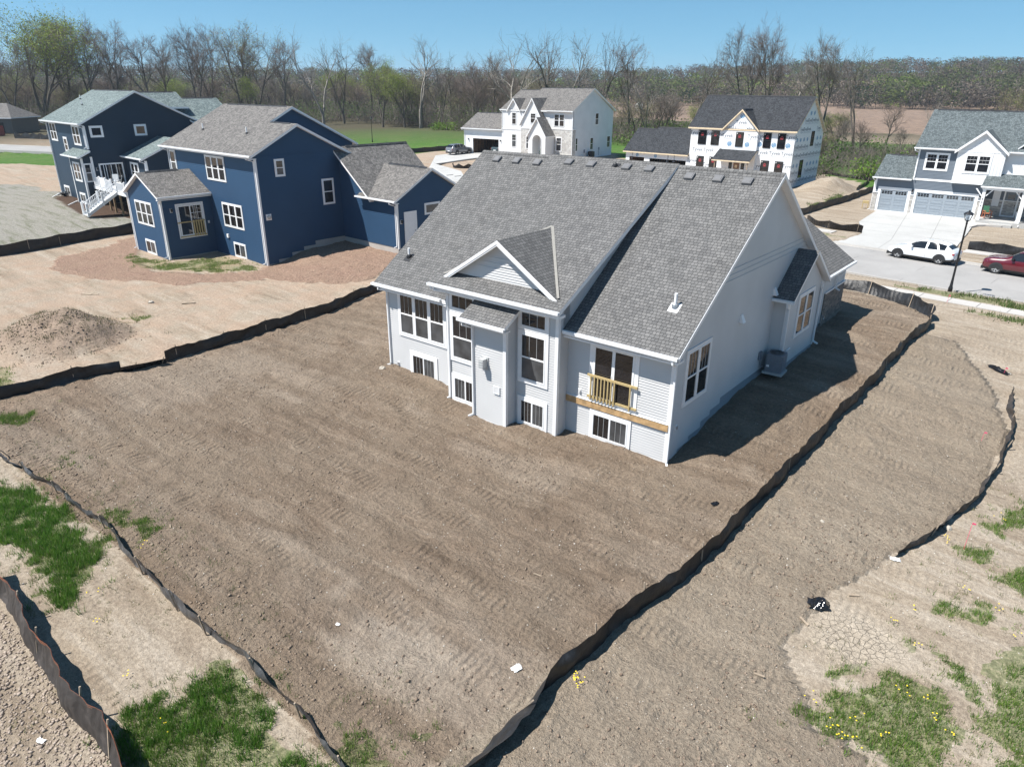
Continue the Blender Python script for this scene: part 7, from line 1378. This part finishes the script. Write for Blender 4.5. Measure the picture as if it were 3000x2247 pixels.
def scatter(polys, dens, thr=.42, sc=.8, seed=3):
    XX = []; YY = []
    for P in polys:
        P = np.array(P); x0, y0 = P.min(0)-.4; x1, y1 = P.max(0)+.4; n = int((x1-x0)*(y1-y0)*dens); x = RNG.uniform(x0, x1, n); y = RNG.uniform(y0, y1, n)
        wx = x+(fbm(x, y, 1.7, 21, 3)-.5)*1.2; wy = y+(fbm(x, y, 1.7, 29, 3)-.5)*1.2; k = inpoly(wx, wy, [tuple(q) for q in P]) & (fbm(x, y, sc, seed, 3) > thr); XX.append(x[k]); YY.append(y[k])
    x = np.concatenate(XX); y = np.concatenate(YY); k = RNG.uniform(0, 1, len(x)) < .2; x[k] += RNG.normal(0, .45, k.sum()); y[k] += RNG.normal(0, .45, k.sum()); return x, y
nearG = [p for p in GRASS if np.mean([q[1] for q in p]) < 10 and np.mean([q[0] for q in p]) > -28]
gx, gy = scatter(nearG, 120, .37); blades('grass', gx, gy, 11, .16, .016, 'bright green grass in clumps on the pale soil', .06, (.07, .16, .025), (.19, .28, .055))
gx, gy = scatter(nearG[:2], 100, .42, 1.3, 8); blades('tall_grass', gx, gy, 13, .26, .018, 'longer lush grass between the two lower left fences', .05, (.06, .16, .02), (.14, .26, .04), .05, .7)
gx, gy = scatter([GRASS[15], GRASS[16], GRASS[17], GRASS[18]], 60, .45); blades('yard_grass', gx, gy, 8, .14, .03, 'thin green grass at the foot of the bright blue house', .09, (.12, .20, .04), (.28, .34, .11))
gx, gy = scatter([GRASS[19], VERGE[0], VERGE[1]], 26, .46); blades('verge_grass', gx, gy, 8, .22, .05, 'patchy grass on the street verges', .14, (.05, .11, .025), (.16, .20, .07), .2)
# sparse weeds over the pale sandy strips
n = 5200; x = RNG.uniform(-20, 13.5, n); y = RNG.uniform(-19.5, 8, n); dtop = np.zeros(n, bool)
for P in TOP: dtop |= inpoly(x, y, P)
k = (~dtop) & (fbm(x, y, .9, 70, 3) > .45); x, y = x[k], y[k]; blades('weeds', x, y, 9, .09, .016, 'small sparse weeds over the pale sandy ground', .05, (.06, .10, .03), (.19, .19, .08), .35, 1.2)
n = 260; x = RNG.uniform(-24, 3, n); y = RNG.uniform(-15.2, -13, n); blades('fence_weeds', x, y, 9, .1, .016, 'scattered weeds along the lower left fence line', .07, (.06, .11, .03), (.14, .18, .06), .2, 1.0)
# dandelions
dx = [8.26, 8.43, 8.76, 8.66, 8.79, 9.28, 9.65, 10.1, 9.21, 9.21, 8.9, 10.1, 9.85, 8.55, 10.47, 7.76, 10.58, 11.17, 8.9, 9.0, 3.33, 3.36, 3.29, 3.38, 3.31, -10, -8.7, -7.6, -3.1, -5.2]; dy = [-8.05, -8.19, -7.54, -8.22, -8.16, -6.03, -6.01, -6.43, -7.59, -4.43, -3.06, 3.47, -1.42, -3.88, -6.6, -7.58, -1.6, -2.56, 1.0, .8, -10.6, -10.55, -10.62, -10.66, -10.53, -14.5, -16.4, -16.9, -17.3, -17.2]
v = []; f = []
for X0, Y0 in zip(dx, dy):
    for q in range(4):
        X, Y = X0+RNG.normal(0, .10), Y0+RNG.normal(0, .10); Z = gz(X, Y)+RNG.uniform(.09, .15); r_ = .02; b = len(v)
        for k in range(6): a = k*math.pi/3; v.append((X+r_*math.cos(a), Y+r_*math.sin(a), Z+.004*(k % 2)))
        v.append((X, Y, Z+.015)); f += [(b+k, b+(k+1) % 6, b+6) for k in range(6)]
fastmesh('dandelions', np.array(v), np.array(f), simple('dandelion_yellow', (.75, .55, .02), .7, .1), 'small yellow dandelions dotted through the grass', None, 'stuff')
# soil clods and pebbles
def clods(name, n, box, smin, smax, cols, label, polys=None, power=2.5, dens=None):
    x = RNG.uniform(box[0], box[1], n); y = RNG.uniform(box[2], box[3], n); k = np.ones(n, bool)
    if polys is not None:
        k = np.zeros(n, bool)
        for P in polys: k |= inpoly(x, y, P)
    k &= RNG.uniform(0, 1, n) < (dens(x, y) if dens else 1); x, y = x[k], y[k]; n = len(x); s = smin+(smax-smin)*RNG.uniform(0, 1, n)**power; z = gzv(x, y)+s*.15
    base = np.array([(1, 0, 0), (0, 1, 0), (-1, 0, 0), (0, -1, 0), (0, 0, 1), (0, 0, -1)], float); v = base[None]*(s[:, None, None]*RNG.uniform(.6, 1.2, (n, 6, 1))); an = RNG.uniform(0, 6.28, n); c_, s_ = np.cos(an)[:, None], np.sin(an)[:, None]
    v += RNG.normal(0, .18, v.shape)*s[:, None, None]; vx_, vy_ = v[:, :, 0]*c_-v[:, :, 1]*s_, v[:, :, 0]*s_+v[:, :, 1]*c_; v = np.stack([vx_+x[:, None], vy_+y[:, None], v[:, :, 2]*.75+z[:, None]], 2).reshape(-1, 3)
    t = np.array([(0, 1, 4), (1, 2, 4), (2, 3, 4), (3, 0, 4), (1, 0, 5), (2, 1, 5), (3, 2, 5), (0, 3, 5)]); f = (t[None]+6*np.arange(n)[:, None, None]).reshape(-1, 3)
    w_ = RNG.uniform(0, 1, (n, 1)); c = np.array(cols[0])*(1-w_)+np.array(cols[1])*w_; fastmesh(name, v, f, M['attr'], label, None, 'stuff', colors=np.repeat(c, 8, axis=0))
edge_d = lambda x, y: np.clip(.10+.9*np.exp(-((y+14.4)/1.3)**2)+.8*np.exp(-((x-6.6)/1.2)**2)*(y < -3)+.5*(fbm(x, y, .5, 80, 3) > .55), 0, 1)
clods('soil_clods', 60000, (-25, 9.5, -17, 1), .010, .06, ((.16, .118, .088), (.28, .22, .168)), 'brown clods of earth over the graded lot', TOP, 4.5, edge_d)
clods('soil_crumbs', 14000, (-25, 9.5, -2, 24), .012, .05, ((.15, .115, .085), (.26, .21, .165)), 'crumbs of earth over the far half of the lot', TOP, 3.0, lambda x, y: .25+.75*(fbm(x, y, .5, 81, 3) > .5))
clods('gravel', 13000, (1, 10, -17, 20), .006, .028, ((.26, .21, .165), (.44, .38, .31)), 'loose gravel on the strip right of the long fence', TOP[1:], 3.0, lambda x, y: .25+.75*(fbm(x, y, .6, 83, 3) > .48))
clods('pebbles', 9000, (-22, 12, -19.5, 10), .008, .032, ((.34, .30, .25), (.60, .56, .50)), 'small pale pebbles in the soil', None, 3.5)
clods('rough_soil', 14000, (-14, -2, -21.5, -18.3), .010, .065, ((.22, .175, .14), (.40, .33, .27)), 'rough tan clods in the bottom left corner', None, 3.0)
clods('clay_lumps', 4500, (-38.5, -27, 5.5, 16), .012, .055, ((.27, .17, .125), (.42, .30, .23)), 'pink clay lumps beside the bright blue house', PINK[1:], 2.5)
clods('pile_clods', 2500, (-36, -28, -12.5, -5), .02, .08, ((.17, .125, .095), (.33, .255, .195)), 'clods on the dirt pile', None, 2.5, lambda x, y: np.clip(1.3-np.hypot(x+32, y+8.6)/3.8, 0, 1))
gx, gy = RNG.normal(-32, 1.7, 260), RNG.normal(-8.6, 1.7, 260); blades('pile_weeds', gx, gy, 9, .16, .03, 'dark weeds on the dirt pile', .12, (.04, .07, .025), (.10, .11, .05), .3)

# ------------------------------------------------------------------ trees
def barkmat(name, c0, c1):
    m, nt, b = newmat(name); b.inputs['Roughness'].default_value = .9; b.inputs['Specular IOR Level'].default_value = .2; tc = N(nt, 'ShaderNodeTexCoord'); mp = N(nt, 'ShaderNodeMapping'); mp.inputs['Scale'].default_value = (5, 5, .8); L(nt, tc.outputs['Object'], mp.inputs[0])
    n = N(nt, 'ShaderNodeTexNoise', Scale=1.2, Detail=4.0); L(nt, mp.outputs[0], n.inputs['Vector']); r = ramp(nt, n.outputs[0], [(.3, c0), (.7, c1)]); L(nt, r.outputs[0], b.inputs['Base Color']); return m
M['bark'] = barkmat('bark_grey_brown', (.07, .058, .048), (.17, .15, .125)); M['bark_pale'] = barkmat('bark_bleached', (.12, .10, .085), (.34, .31, .27))
M['twig'] = barkmat('twigs_grey', (.15, .125, .105), (.27, .235, .205)); M['twig_red'] = barkmat('twigs_reddish', (.16, .115, .095), (.27, .205, .175))
def make_tree(kind, seed, Ht):
    rng = random.Random(seed); V = []; F = []; TV = []; TF = []; tips = []
    def seg(p, q, r0, r1, n):
        d = (q-p).normalized(); a = d.cross(Vector((.3, .2, 1))); a.normalize(); c = d.cross(a); b = len(V)
        for pp, rr in ((p, r0), (q, r1)):
            for k in range(n): t = 2*math.pi*k/n; V.append(tuple(pp+(a*math.cos(t)+c*math.sin(t))*rr))
        for k in range(n): F.append((b+k, b+(k+1) % n, b+n+(k+1) % n, b+n+k))
    def twig(p, d, l, w_):
        a = d.cross(Vector((rng.uniform(-1, 1), rng.uniform(-1, 1), rng.uniform(-1, 1)))); a.normalize(); m = p+d*l*.5+Vector((rng.uniform(-.1, .1), rng.uniform(-.1, .1), rng.uniform(-.05, .1)))*l; q = p+d*l; q.z += .12*l; b = len(TV)
        TV.extend([tuple(p-a*w_), tuple(p+a*w_), tuple(m+a*w_*.7), tuple(m-a*w_*.7)]); TF.append((b, b+1, b+2, b+3)); b = len(TV); TV.extend([tuple(m-a*w_*.7), tuple(m+a*w_*.7), tuple(q+a*w_*.15), tuple(q-a*w_*.15)]); TF.append((b, b+1, b+2, b+3)); tips.append(q)
    def rdir(d, ang):
        a = d.cross(Vector((rng.uniform(-1, 1), rng.uniform(-1, 1), rng.uniform(-1, 1)))); a.normalize(); return (d*math.cos(ang)+a*math.sin(ang)).normalized()
    dead = kind == 'dead'
    NCH = {'dead': (7, 5, 4, 0), 'bare': (9, 7, 6, 5), 'bud': (9, 7, 6, 4), 'leafy': (8, 6, 5, 4)}[kind]
    def grow(p, d, l, r, lev):
        ns = (7, 5, 4, 3)[lev]; jit = (.10, .20, .24, .25)[lev]*(1.75 if dead else 1); P = [(p.copy(), r, d.copy())]
        for k in range(ns):
            d = (d+Vector((rng.uniform(-jit, jit), rng.uniform(-jit, jit), rng.uniform(-jit*.5, jit*.5)+(.09 if lev else .03)))).normalized(); q = p+d*(l/ns); r1 = r*(1-.80*((k+1)/ns)**1.1)+.006; seg(p, q, P[-1][1], r1, (7, 5, 4, 3)[lev]); p = q; P.append((p.copy(), r1, d.copy()))
        if lev == 3 or (dead and lev == 3): 
            return
        for c in range(NCH[lev]):
            t = (.30 if lev == 0 else .22)+(.68 if lev == 0 else .76)*(c+rng.random()*.8)/NCH[lev]; t = min(t, .98); i = min(int(t*ns), ns-1); fr = t*ns-i; pp = P[i][0].lerp(P[i+1][0], fr); rr = P[i][1]*(1-fr)+P[i+1][1]*fr
            ang = rng.uniform(.45, .95) if lev == 0 else rng.uniform(.4, .9); ll = l*(rng.uniform(.42, .62) if lev == 0 else rng.uniform(.38, .6))*(1.15-.55*t if lev == 0 else 1.0); nd = rdir(P[i][2], ang)
            if nd.z < -.1: nd.z = rng.uniform(0, .3); nd.normalize()
            if lev < 2: grow(pp, nd, ll, rr*rng.uniform(.5, .72), lev+1)
            else:
                if dead: seg(pp, pp+nd*ll, rr*.6+.01, .008, 3)
                else:
                    grow(pp, nd, ll, max(rr*.6, .012), 3)
                    for q in range(NCH[3]): twig(pp+nd*ll*rng.uniform(.1, 1), rdir(nd, rng.uniform(.3, .8)), rng.uniform(.6, 1.5), rng.uniform(.012, .022))
    # one or several leaders
    nl = {'dead': 2, 'bare': rng.choice((1, 2, 2)), 'bud': 2, 'leafy': 3}[kind]; base = Vector((0, 0, -.3)); d0 = Vector((rng.uniform(-.05, .05), rng.uniform(-.05, .05), 1)).normalized(); fork = Ht*rng.uniform(.12, .28); top = base+d0*fork; r0 = Ht*(.020 if not dead else .019)
    seg(base, top, r0*1.25, r0, 8)
    for k in range(nl):
        a = 2*math.pi*(k+rng.random()*.6)/nl; sp = (.05 if nl == 1 else rng.uniform(.14, .34)*(1.25 if dead else 1)); dd = Vector((math.cos(a)*sp, math.sin(a)*sp, 1)).normalized(); grow(top, dd, (Ht-fork)*rng.uniform(.86, 1.0)/max(dd.z, .6), r0*(.95 if nl == 1 else .72), 0)
    mx = max(v[2] for v in V); k = Ht/mx
    LV = []; LF = []; LC = []
    if kind in ('bud', 'leafy'):
        rn = np.random.default_rng(seed); nleaf = 3000 if kind == 'bud' else 9000; T = np.array([tuple(t) for t in tips]); idx_ = rn.integers(0, len(T), nleaf); P = T[idx_]+rn.normal(0, .28 if kind == 'bud' else .5, (nleaf, 3)); s = rn.uniform(.05, .13, nleaf) if kind == 'bud' else rn.uniform(.07, .16, nleaf)
        A = rn.normal(0, 1, (nleaf, 3)); A /= np.linalg.norm(A, axis=1)[:, None]; B = np.cross(A, rn.normal(0, 1, (nleaf, 3))); B /= np.linalg.norm(B, axis=1)[:, None]
        LV = np.stack([P-A*s[:, None], P+B*s[:, None]*.8, P+A*s[:, None], P-B*s[:, None]*.8], 1).reshape(-1, 3)*k; LF = np.arange(nleaf*4).reshape(-1, 4)
        lo_, hi_ = ((.17, .19, .05), (.36, .37, .13)) if kind == 'bud' else ((.13, .18, .03), (.32, .38, .08)); w_ = rn.uniform(0, 1, (nleaf, 1)); LC = np.array(lo_)*(1-w_)+np.array(hi_)*w_
    return np.array(V)*k, F, (np.array(TV)*k if TV else None), TF, LV, LF, LC
PROTO = {}
def proto(kind, seed, Ht):
    V, F, TV, TF, LV, LF, LC = make_tree(kind, seed, Ht); nm = {'dead': 'dead_tree', 'bare': 'bare_tree', 'bud': 'budding_tree', 'leafy': 'leafy_tree'}[kind]
    root = bpy.data.objects.new(nm, None); root.empty_display_size = .5
    me = bpy.data.meshes.new('trunk'); me.from_pydata([tuple(v) for v in V], [], F); me.polygons.foreach_set('use_smooth', np.ones(len(F), bool)); me.materials.append(M['bark_pale'] if kind == 'dead' and seed % 2 else M['bark']); parts = [('trunk', me)]
    if TV is not None and len(TF):
        m2_ = bpy.data.meshes.new('twigs'); m2_.from_pydata([tuple(v) for v in TV], [], TF); m2_.materials.append(M['twig_red'] if seed % 3 == 0 else M['twig']); parts.append(('crown', m2_))
    if len(LV):
        o = fastmesh('foliage', LV, LF, M['leafy'], colors=LC); m3_ = o.data; bpy.data.objects.remove(o); parts.append(('foliage', m3_))
    return nm, parts, Ht
for kind, seeds in (('dead', (1, 2, 3, 4)), ('bare', (11, 12, 13, 15)), ('bud', (21, 22)), ('leafy', (31, 32))): PROTO[kind] = [proto(kind, s, 20.0) for s in seeds]
def plant(kind, i, x, y, Ht, label, group, rz=0, wide=1.0, lean=0.0):
    Ht *= 1.04 if kind == 'leafy' else 1.0; wide *= 1.25 if kind in ('leafy', 'bud') else 1.05
    nm, parts, H0 = PROTO[kind][i % len(PROTO[kind])]; o = empty(nm, (x, y, float(H(np.array([x]), np.array([y]))[0])-.1), rz, label, 'tree', group); s = Ht/H0; o.scale = (s*wide, s*wide, s); o.rotation_euler = (lean*.6, lean, rz)
    for pn, me_ in parts: c = bpy.data.objects.new(pn, me_); COL.objects.link(c); c.parent = o
    return o
def azdir(u):
    d = r2*((u-1500)/2081)-u2*((250-1123.5)/2081)+f2; l = math.hypot(d.x, d.y); return d.x/l, d.y/l
def DF(u): return float(np.interp(u, [-200, 1000, 1350, 1500, 3200], [245, 242, 190, 168, 150]))
def DN(u): return float(np.interp(u, [-200, 1000, 1350, 1500, 3200], [192, 185, 180, 166, 150]))
def at(u, D): a, b_ = azdir(u); return CAM.x+a*D, CAM.y+b_*D
NUM = ['leftmost', 'second from the left', 'third from the left', 'fourth from the left', 'fifth from the left', 'sixth from the left', 'seventh from the left', 'eighth from the left', 'ninth from the left', 'tenth from the left', '11th from the left', '12th from the left', '13th from the left', '14th from the left', '15th from the left', '16th from the left', '17th from the left', '18th from the left', '19th from the left']
NOT = [(20, 185, 19.5, 'bare', .9, 0), (110, 192, 24.5, 'leafy', 1.1, 0), (190, 200, 25.3, 'leafy', 1.0, 0), (258, 193, 26, 'bare', .85, 0), (335, 195, 24.8, 'bare', .85, 0), (430, 190, 21.8, 'bare', .85, 0), (482, 195, 21, 'bare', .8, 0), (572, 193, 25, 'bare', .8, 0), (615, 200, 25, 'bare', .75, 0), (695, 196, 25, 'bud', .95, 0), (752, 200, 24, 'bud', .9, 0), (830, 195, 21.2, 'bare', .8, 0),
 (938, 175, 23.2, 'dead', .95, 0), (1000, 178, 21.5, 'dead', .7, .08), (1085, 195, 20.5, 'bare', .8, 0), (1115, 172, 15.5, 'leafy', .8, 0), (1180, 176, 13.5, 'leafy', .9, 0), (1228, 178, 21.8, 'dead', 1.0, 0), (1292, 180, 18.5, 'dead', .6, 0), (1400, 185, 18, 'bare', .9, 0), (1445, 190, 19.2, 'bare', .9, 0), (1495, 163, 22.6, 'dead', 1.15, 0), (1600, 165, 23.2, 'dead', 1.0, -.03), (1668, 168, 22.5, 'dead', .8, .16), (1745, 165, 23.5, 'dead', .6, .2),
 (1848, 170, 20, 'bare', .75, 0), (1905, 158, 18, 'dead', .7, .22), (2030, 155, 20.3, 'dead', .8, .24), (2188, 163, 21.8, 'bare', .7, 0), (2262, 163, 24.2, 'bare', .6, .08), (2318, 158, 19, 'dead', .75, .1), (2428, 152, 20.6, 'bare', .8, 0), (2535, 148, 19, 'dead', .8, .15), (2765, 150, 11.5, 'dead', .8, .05), (2630, 150, 9, 'bare', .9, 0), (2980, 150, 12, 'bud', .9, 0)]
cnt = {}
PH = {'dead': 'dead crooked tree with few thick branches', 'bare': 'tall bare twiggy tree above the wood line', 'bud': 'tall tree with yellow-green budding crown', 'leafy': 'tree with fresh light green leaves'}
for j, (u, D, Ht, kd, wd, ln) in enumerate(sorted(NOT)):
    k = cnt.get(kd, 0); cnt[kd] = k+1; D2 = D*DF(u)/DN(u); Ht = (Ht-10.5)*D2/D+10.5; x, y = at(u, D2); plant(kd, k, x, y, Ht, f"{PH[kd]}, {NUM[k]} of its kind", {'dead': 'dead trees along the wood edge', 'bare': 'tall bare trees above the wood line', 'bud': 'budding trees', 'leafy': 'fresh green trees'}[kd], rz=j*1.9, wide=wd, lean=ln)
rnd = random.Random(77)
FL = {'bare': ('bare grey-brown tree standing within the dense lower wood behind the houses', 'bare trees inside the wood'), 'bud': ('half-leafed olive tree standing within the dense lower wood behind the houses', 'half-leafed trees inside the wood'), 'leafy': ('low green-leafed tree tucked within the wood behind the houses', 'green trees inside the wood')}
for j in range(165):
    if j < 120: u = rnd.uniform(-120, 1560); D = DF(u)+4+rnd.random()**1.3*85; Ht = rnd.uniform(9, 15.5)
    elif j < 143: u = rnd.uniform(1500, 2300); D = rnd.uniform(158, 185); Ht = rnd.uniform(6, 11)
    else: u = rnd.uniform(2250, 3100); D = rnd.uniform(120, 175); Ht = rnd.uniform(4, 7.5)
    q = rnd.random(); kd = 'bare' if q < .62 else ('bud' if q < .9 else 'leafy')
    x, y = at(u, D); plant(kd, rnd.randrange(4), x, y, Ht, FL[kd][0], FL[kd][1], rz=rnd.uniform(0, 6.3), wide=rnd.uniform(.8, 1.25))
# ------------------------------------------------------------------ underbrush at the foot of the wood and the far woods
def ribbons(P0, D, Ln, W):
    n = len(P0); A = np.cross(D, RNG.normal(0, 1, (n, 3))); A /= np.linalg.norm(A, axis=1)[:, None]+1e-9; Mid = P0+D*Ln[:, None]*.55+RNG.normal(0, .06, (n, 3))*Ln[:, None]; Q = P0+D*Ln[:, None]; Q[:, 2] -= .1*Ln
    v = np.concatenate([np.stack([P0-A*W[:, None], P0+A*W[:, None], Mid+A*W[:, None]*.7, Mid-A*W[:, None]*.7], 1), np.stack([Mid-A*W[:, None]*.7, Mid+A*W[:, None]*.7, Q+A*W[:, None]*.2, Q-A*W[:, None]*.2], 1)], 0).reshape(-1, 3)
    return v, np.arange(len(v)).reshape(-1, 4)
def brush(name, us, Ds, hts, nr, label, greenp, cg=((.045, .09, .018), (.14, .22, .05)), w=.035):
    X = []; n = len(us); c = np.array([at(u, D) for u, D in zip(us, Ds)]); Zb = H(c[:, 0], c[:, 1]); P0 = np.repeat(np.stack([c[:, 0], c[:, 1], Zb], 1), nr, axis=0); hh = np.repeat(hts, nr); P0[:, :2] += RNG.normal(0, 1, (n*nr, 2))*hh[:, None]*.35; P0[:, 2] += RNG.uniform(0, .45, n*nr)*hh
    th = RNG.uniform(0, 6.28, n*nr); el = RNG.uniform(.25, 1.5, n*nr); D = np.stack([np.cos(th)*np.cos(el), np.sin(th)*np.cos(el), np.sin(el)], 1); Ln = hh*RNG.uniform(.25, .75, n*nr)
    v, f = ribbons(P0, D, Ln, RNG.uniform(.4, 1, n*nr)*w); t = np.repeat(RNG.uniform(0, 1, n), nr); t = np.concatenate([t, t])[:, None]; col = np.array((.11, .092, .075))*(1-t)+np.array((.26, .225, .19))*t
    g = np.repeat(RNG.uniform(0, 1, n) < greenp, nr); m = int(g.sum()); k2 = 3
    if m:
        G0 = np.repeat(P0[g]+D[g]*(Ln[g]*.7)[:, None], k2, axis=0)+RNG.normal(0, .35, (m*k2, 3)); s = RNG.uniform(.06, .2, m*k2); A = RNG.normal(0, 1, (m*k2, 3)); A /= np.linalg.norm(A, axis=1)[:, None]; B = np.cross(A, RNG.normal(0, 1, (m*k2, 3))); B /= np.linalg.norm(B, axis=1)[:, None]
        gv = np.stack([G0-A*s[:, None], G0+B*s[:, None], G0+A*s[:, None], G0-B*s[:, None]], 1).reshape(-1, 3); gf = np.arange(len(gv)).reshape(-1, 4)+len(v); tt = np.clip(np.repeat(np.repeat(RNG.uniform(0, 1, n), nr)[g], k2)+RNG.normal(0, .15, m*k2), 0, 1)[:, None]; gc = np.array(cg[0])*(1-tt)+np.array(cg[1])*tt
        v = np.concatenate([v, gv]); f = np.concatenate([f, gf]); col = np.concatenate([col, gc])
    return fastmesh(name, v, f, M['leafy'], label, None, 'stuff', colors=col)
n = 1000; bu = RNG.uniform(-150, 1650, n); brush('underbrush', bu, np.array([DF(q) for q in bu])+RNG.uniform(0, 1, n)**1.5*70, RNG.uniform(3, 9, n), 55, 'tangled grey-brown underbrush along the foot of the left woods', .35, w=.045)
n = 420; brush('brush_middle', RNG.uniform(1500, 2350, n), RNG.uniform(150, 185, n), RNG.uniform(1.8, 4.8, n), 50, 'tangled bare brush between the houses and the ploughed field', .3, w=.035)
n = 430; brush('brush_right', RNG.uniform(2250, 3150, n), RNG.uniform(112, 150, n), RNG.uniform(1.6, 4.0, n), 55, 'tangled bare brush at the right behind the blue-grey house', .14, w=.03)
n = 26; brush('green_bushes', np.concatenate([RNG.uniform(2560, 2720, 20), RNG.uniform(1270, 1330, 6)]), np.concatenate([RNG.uniform(112, 122, 20), RNG.uniform(188, 196, 6)]), RNG.uniform(1.0, 2.6, n), 70, 'fresh green bushes in front of the brush', 1.0, ((.07, .16, .02), (.20, .30, .04)), w=.02)
def canopy(name, cx, cy, hts, rad, npf, label, pal):
    n = len(cx); z = H(cx, cy); kind = RNG.choice(len(pal), n, p=[q[0] for q in pal]); base = np.array([q[1] for q in pal])[kind]*RNG.uniform(.8, 1.25, (n, 1)); sz = np.full(n, .62)*np.clip(rad/6, .7, 1.2)
    ph = RNG.normal(0, 1, (n*npf, 3)); ph /= np.linalg.norm(ph, axis=1)[:, None]; r_ = RNG.uniform(.45, 1, n*npf)**.5; Rr = np.repeat(rad, npf); Hh = np.repeat(hts, npf)
    P = np.stack([np.repeat(cx, npf)+ph[:, 0]*r_*Rr, np.repeat(cy, npf)+ph[:, 1]*r_*Rr, np.repeat(z, npf)+Hh*.56+ph[:, 2]*r_*Hh*.46], 1); s = np.repeat(sz, npf)*RNG.uniform(.4, 1.1, n*npf); A = RNG.normal(0, 1, (n*npf, 3)); A /= np.linalg.norm(A, axis=1)[:, None]; B = np.cross(A, RNG.normal(0, 1, (n*npf, 3))); B /= np.linalg.norm(B, axis=1)[:, None]
    v = np.stack([P-A*s[:, None], P+B*s[:, None]*.6, P+A*s[:, None], P-B*s[:, None]*.6], 1).reshape(-1, 3); f = np.arange(len(v)).reshape(-1, 4); c = np.repeat(base, npf, axis=0)*RNG.uniform(.65, 1.3, (n*npf, 1))
    # stems
    m = n*2; sx = np.repeat(cx, 2)+RNG.normal(0, .25, m)*np.repeat(rad, 2); sy = np.repeat(cy, 2)+RNG.normal(0, .25, m)*np.repeat(rad, 2); P0 = np.stack([sx, sy, np.repeat(z, 2)-1], 1); D = np.stack([RNG.normal(0, .08, m), RNG.normal(0, .08, m), np.ones(m)], 1); v2, f2_ = ribbons(P0, D, np.repeat(hts, 2)*.8, np.full(m, .13)); c2 = np.tile(np.array((.11, .09, .075)), (len(f2_), 1))
    return fastmesh(name, np.concatenate([v, v2]), np.concatenate([f, f2_+len(v)]), M['leafy'], label, None, 'stuff', colors=np.concatenate([c, c2]))
PAL = [(.46, (.115, .092, .072)), (.22, (.15, .125, .10)), (.16, (.12, .15, .035)), (.11, (.075, .10, .03)), (.05, (.02, .04, .018))]
n = 420; u = RNG.uniform(-200, 1650, n); D = RNG.uniform(300, 470, n); xy = np.array([at(a, b_) for a, b_ in zip(u, D)]); canopy('left_woods', xy[:, 0], xy[:, 1], RNG.uniform(9, 14, n), RNG.uniform(3, 5.5, n), 130, 'dense brown woods behind the left tree line', PAL)
n = 2100; u = RNG.uniform(-200, 3200, n); D = 470+RNG.uniform(0, 1, n)**1.5*500; xy = np.array([at(a, b_) for a, b_ in zip(u, D)]); canopy('distant_woods', xy[:, 0], xy[:, 1], RNG.uniform(9, 15, n), RNG.uniform(4, 8, n), 230, 'distant brown and green woods beyond the ploughed field', PAL)
n = 46; u = np.concatenate([RNG.uniform(2570, 2790, 26), RNG.uniform(2880, 3000, 5), RNG.uniform(1780, 2300, 15)]); D = RNG.uniform(475, 540, n); xy = np.array([at(a, b_) for a, b_ in zip(u, D)]); canopy('green_grove', xy[:, 0], xy[:, 1], RNG.uniform(10, 17, n), RNG.uniform(5, 9, n), 420, 'bright green grove at the edge of the far woods', [(.6, (.13, .17, .04)), (.4, (.10, .115, .05))])

# ------------------------------------------------------------------ air
hz = MB(); hz.box(-3900, 3900, -1200, 3900, -3, 75); hm_, nt_, b_ = newmat('haze_air'); nt_.nodes.clear(); ho = nt_.nodes.new('ShaderNodeOutputMaterial'); pv = nt_.nodes.new('ShaderNodeVolumePrincipled'); pv.inputs['Density'].default_value = 0.00019; pv.inputs['Color'].default_value = (.80, .89, 1, 1); pv.inputs['Anisotropy'].default_value = .2
nt_.links.new(pv.outputs[0], ho.inputs['Volume']); o = hz.build('haze', hm_, None, uv=False); tag(o, 'thin pale haze', None, kind='stuff')
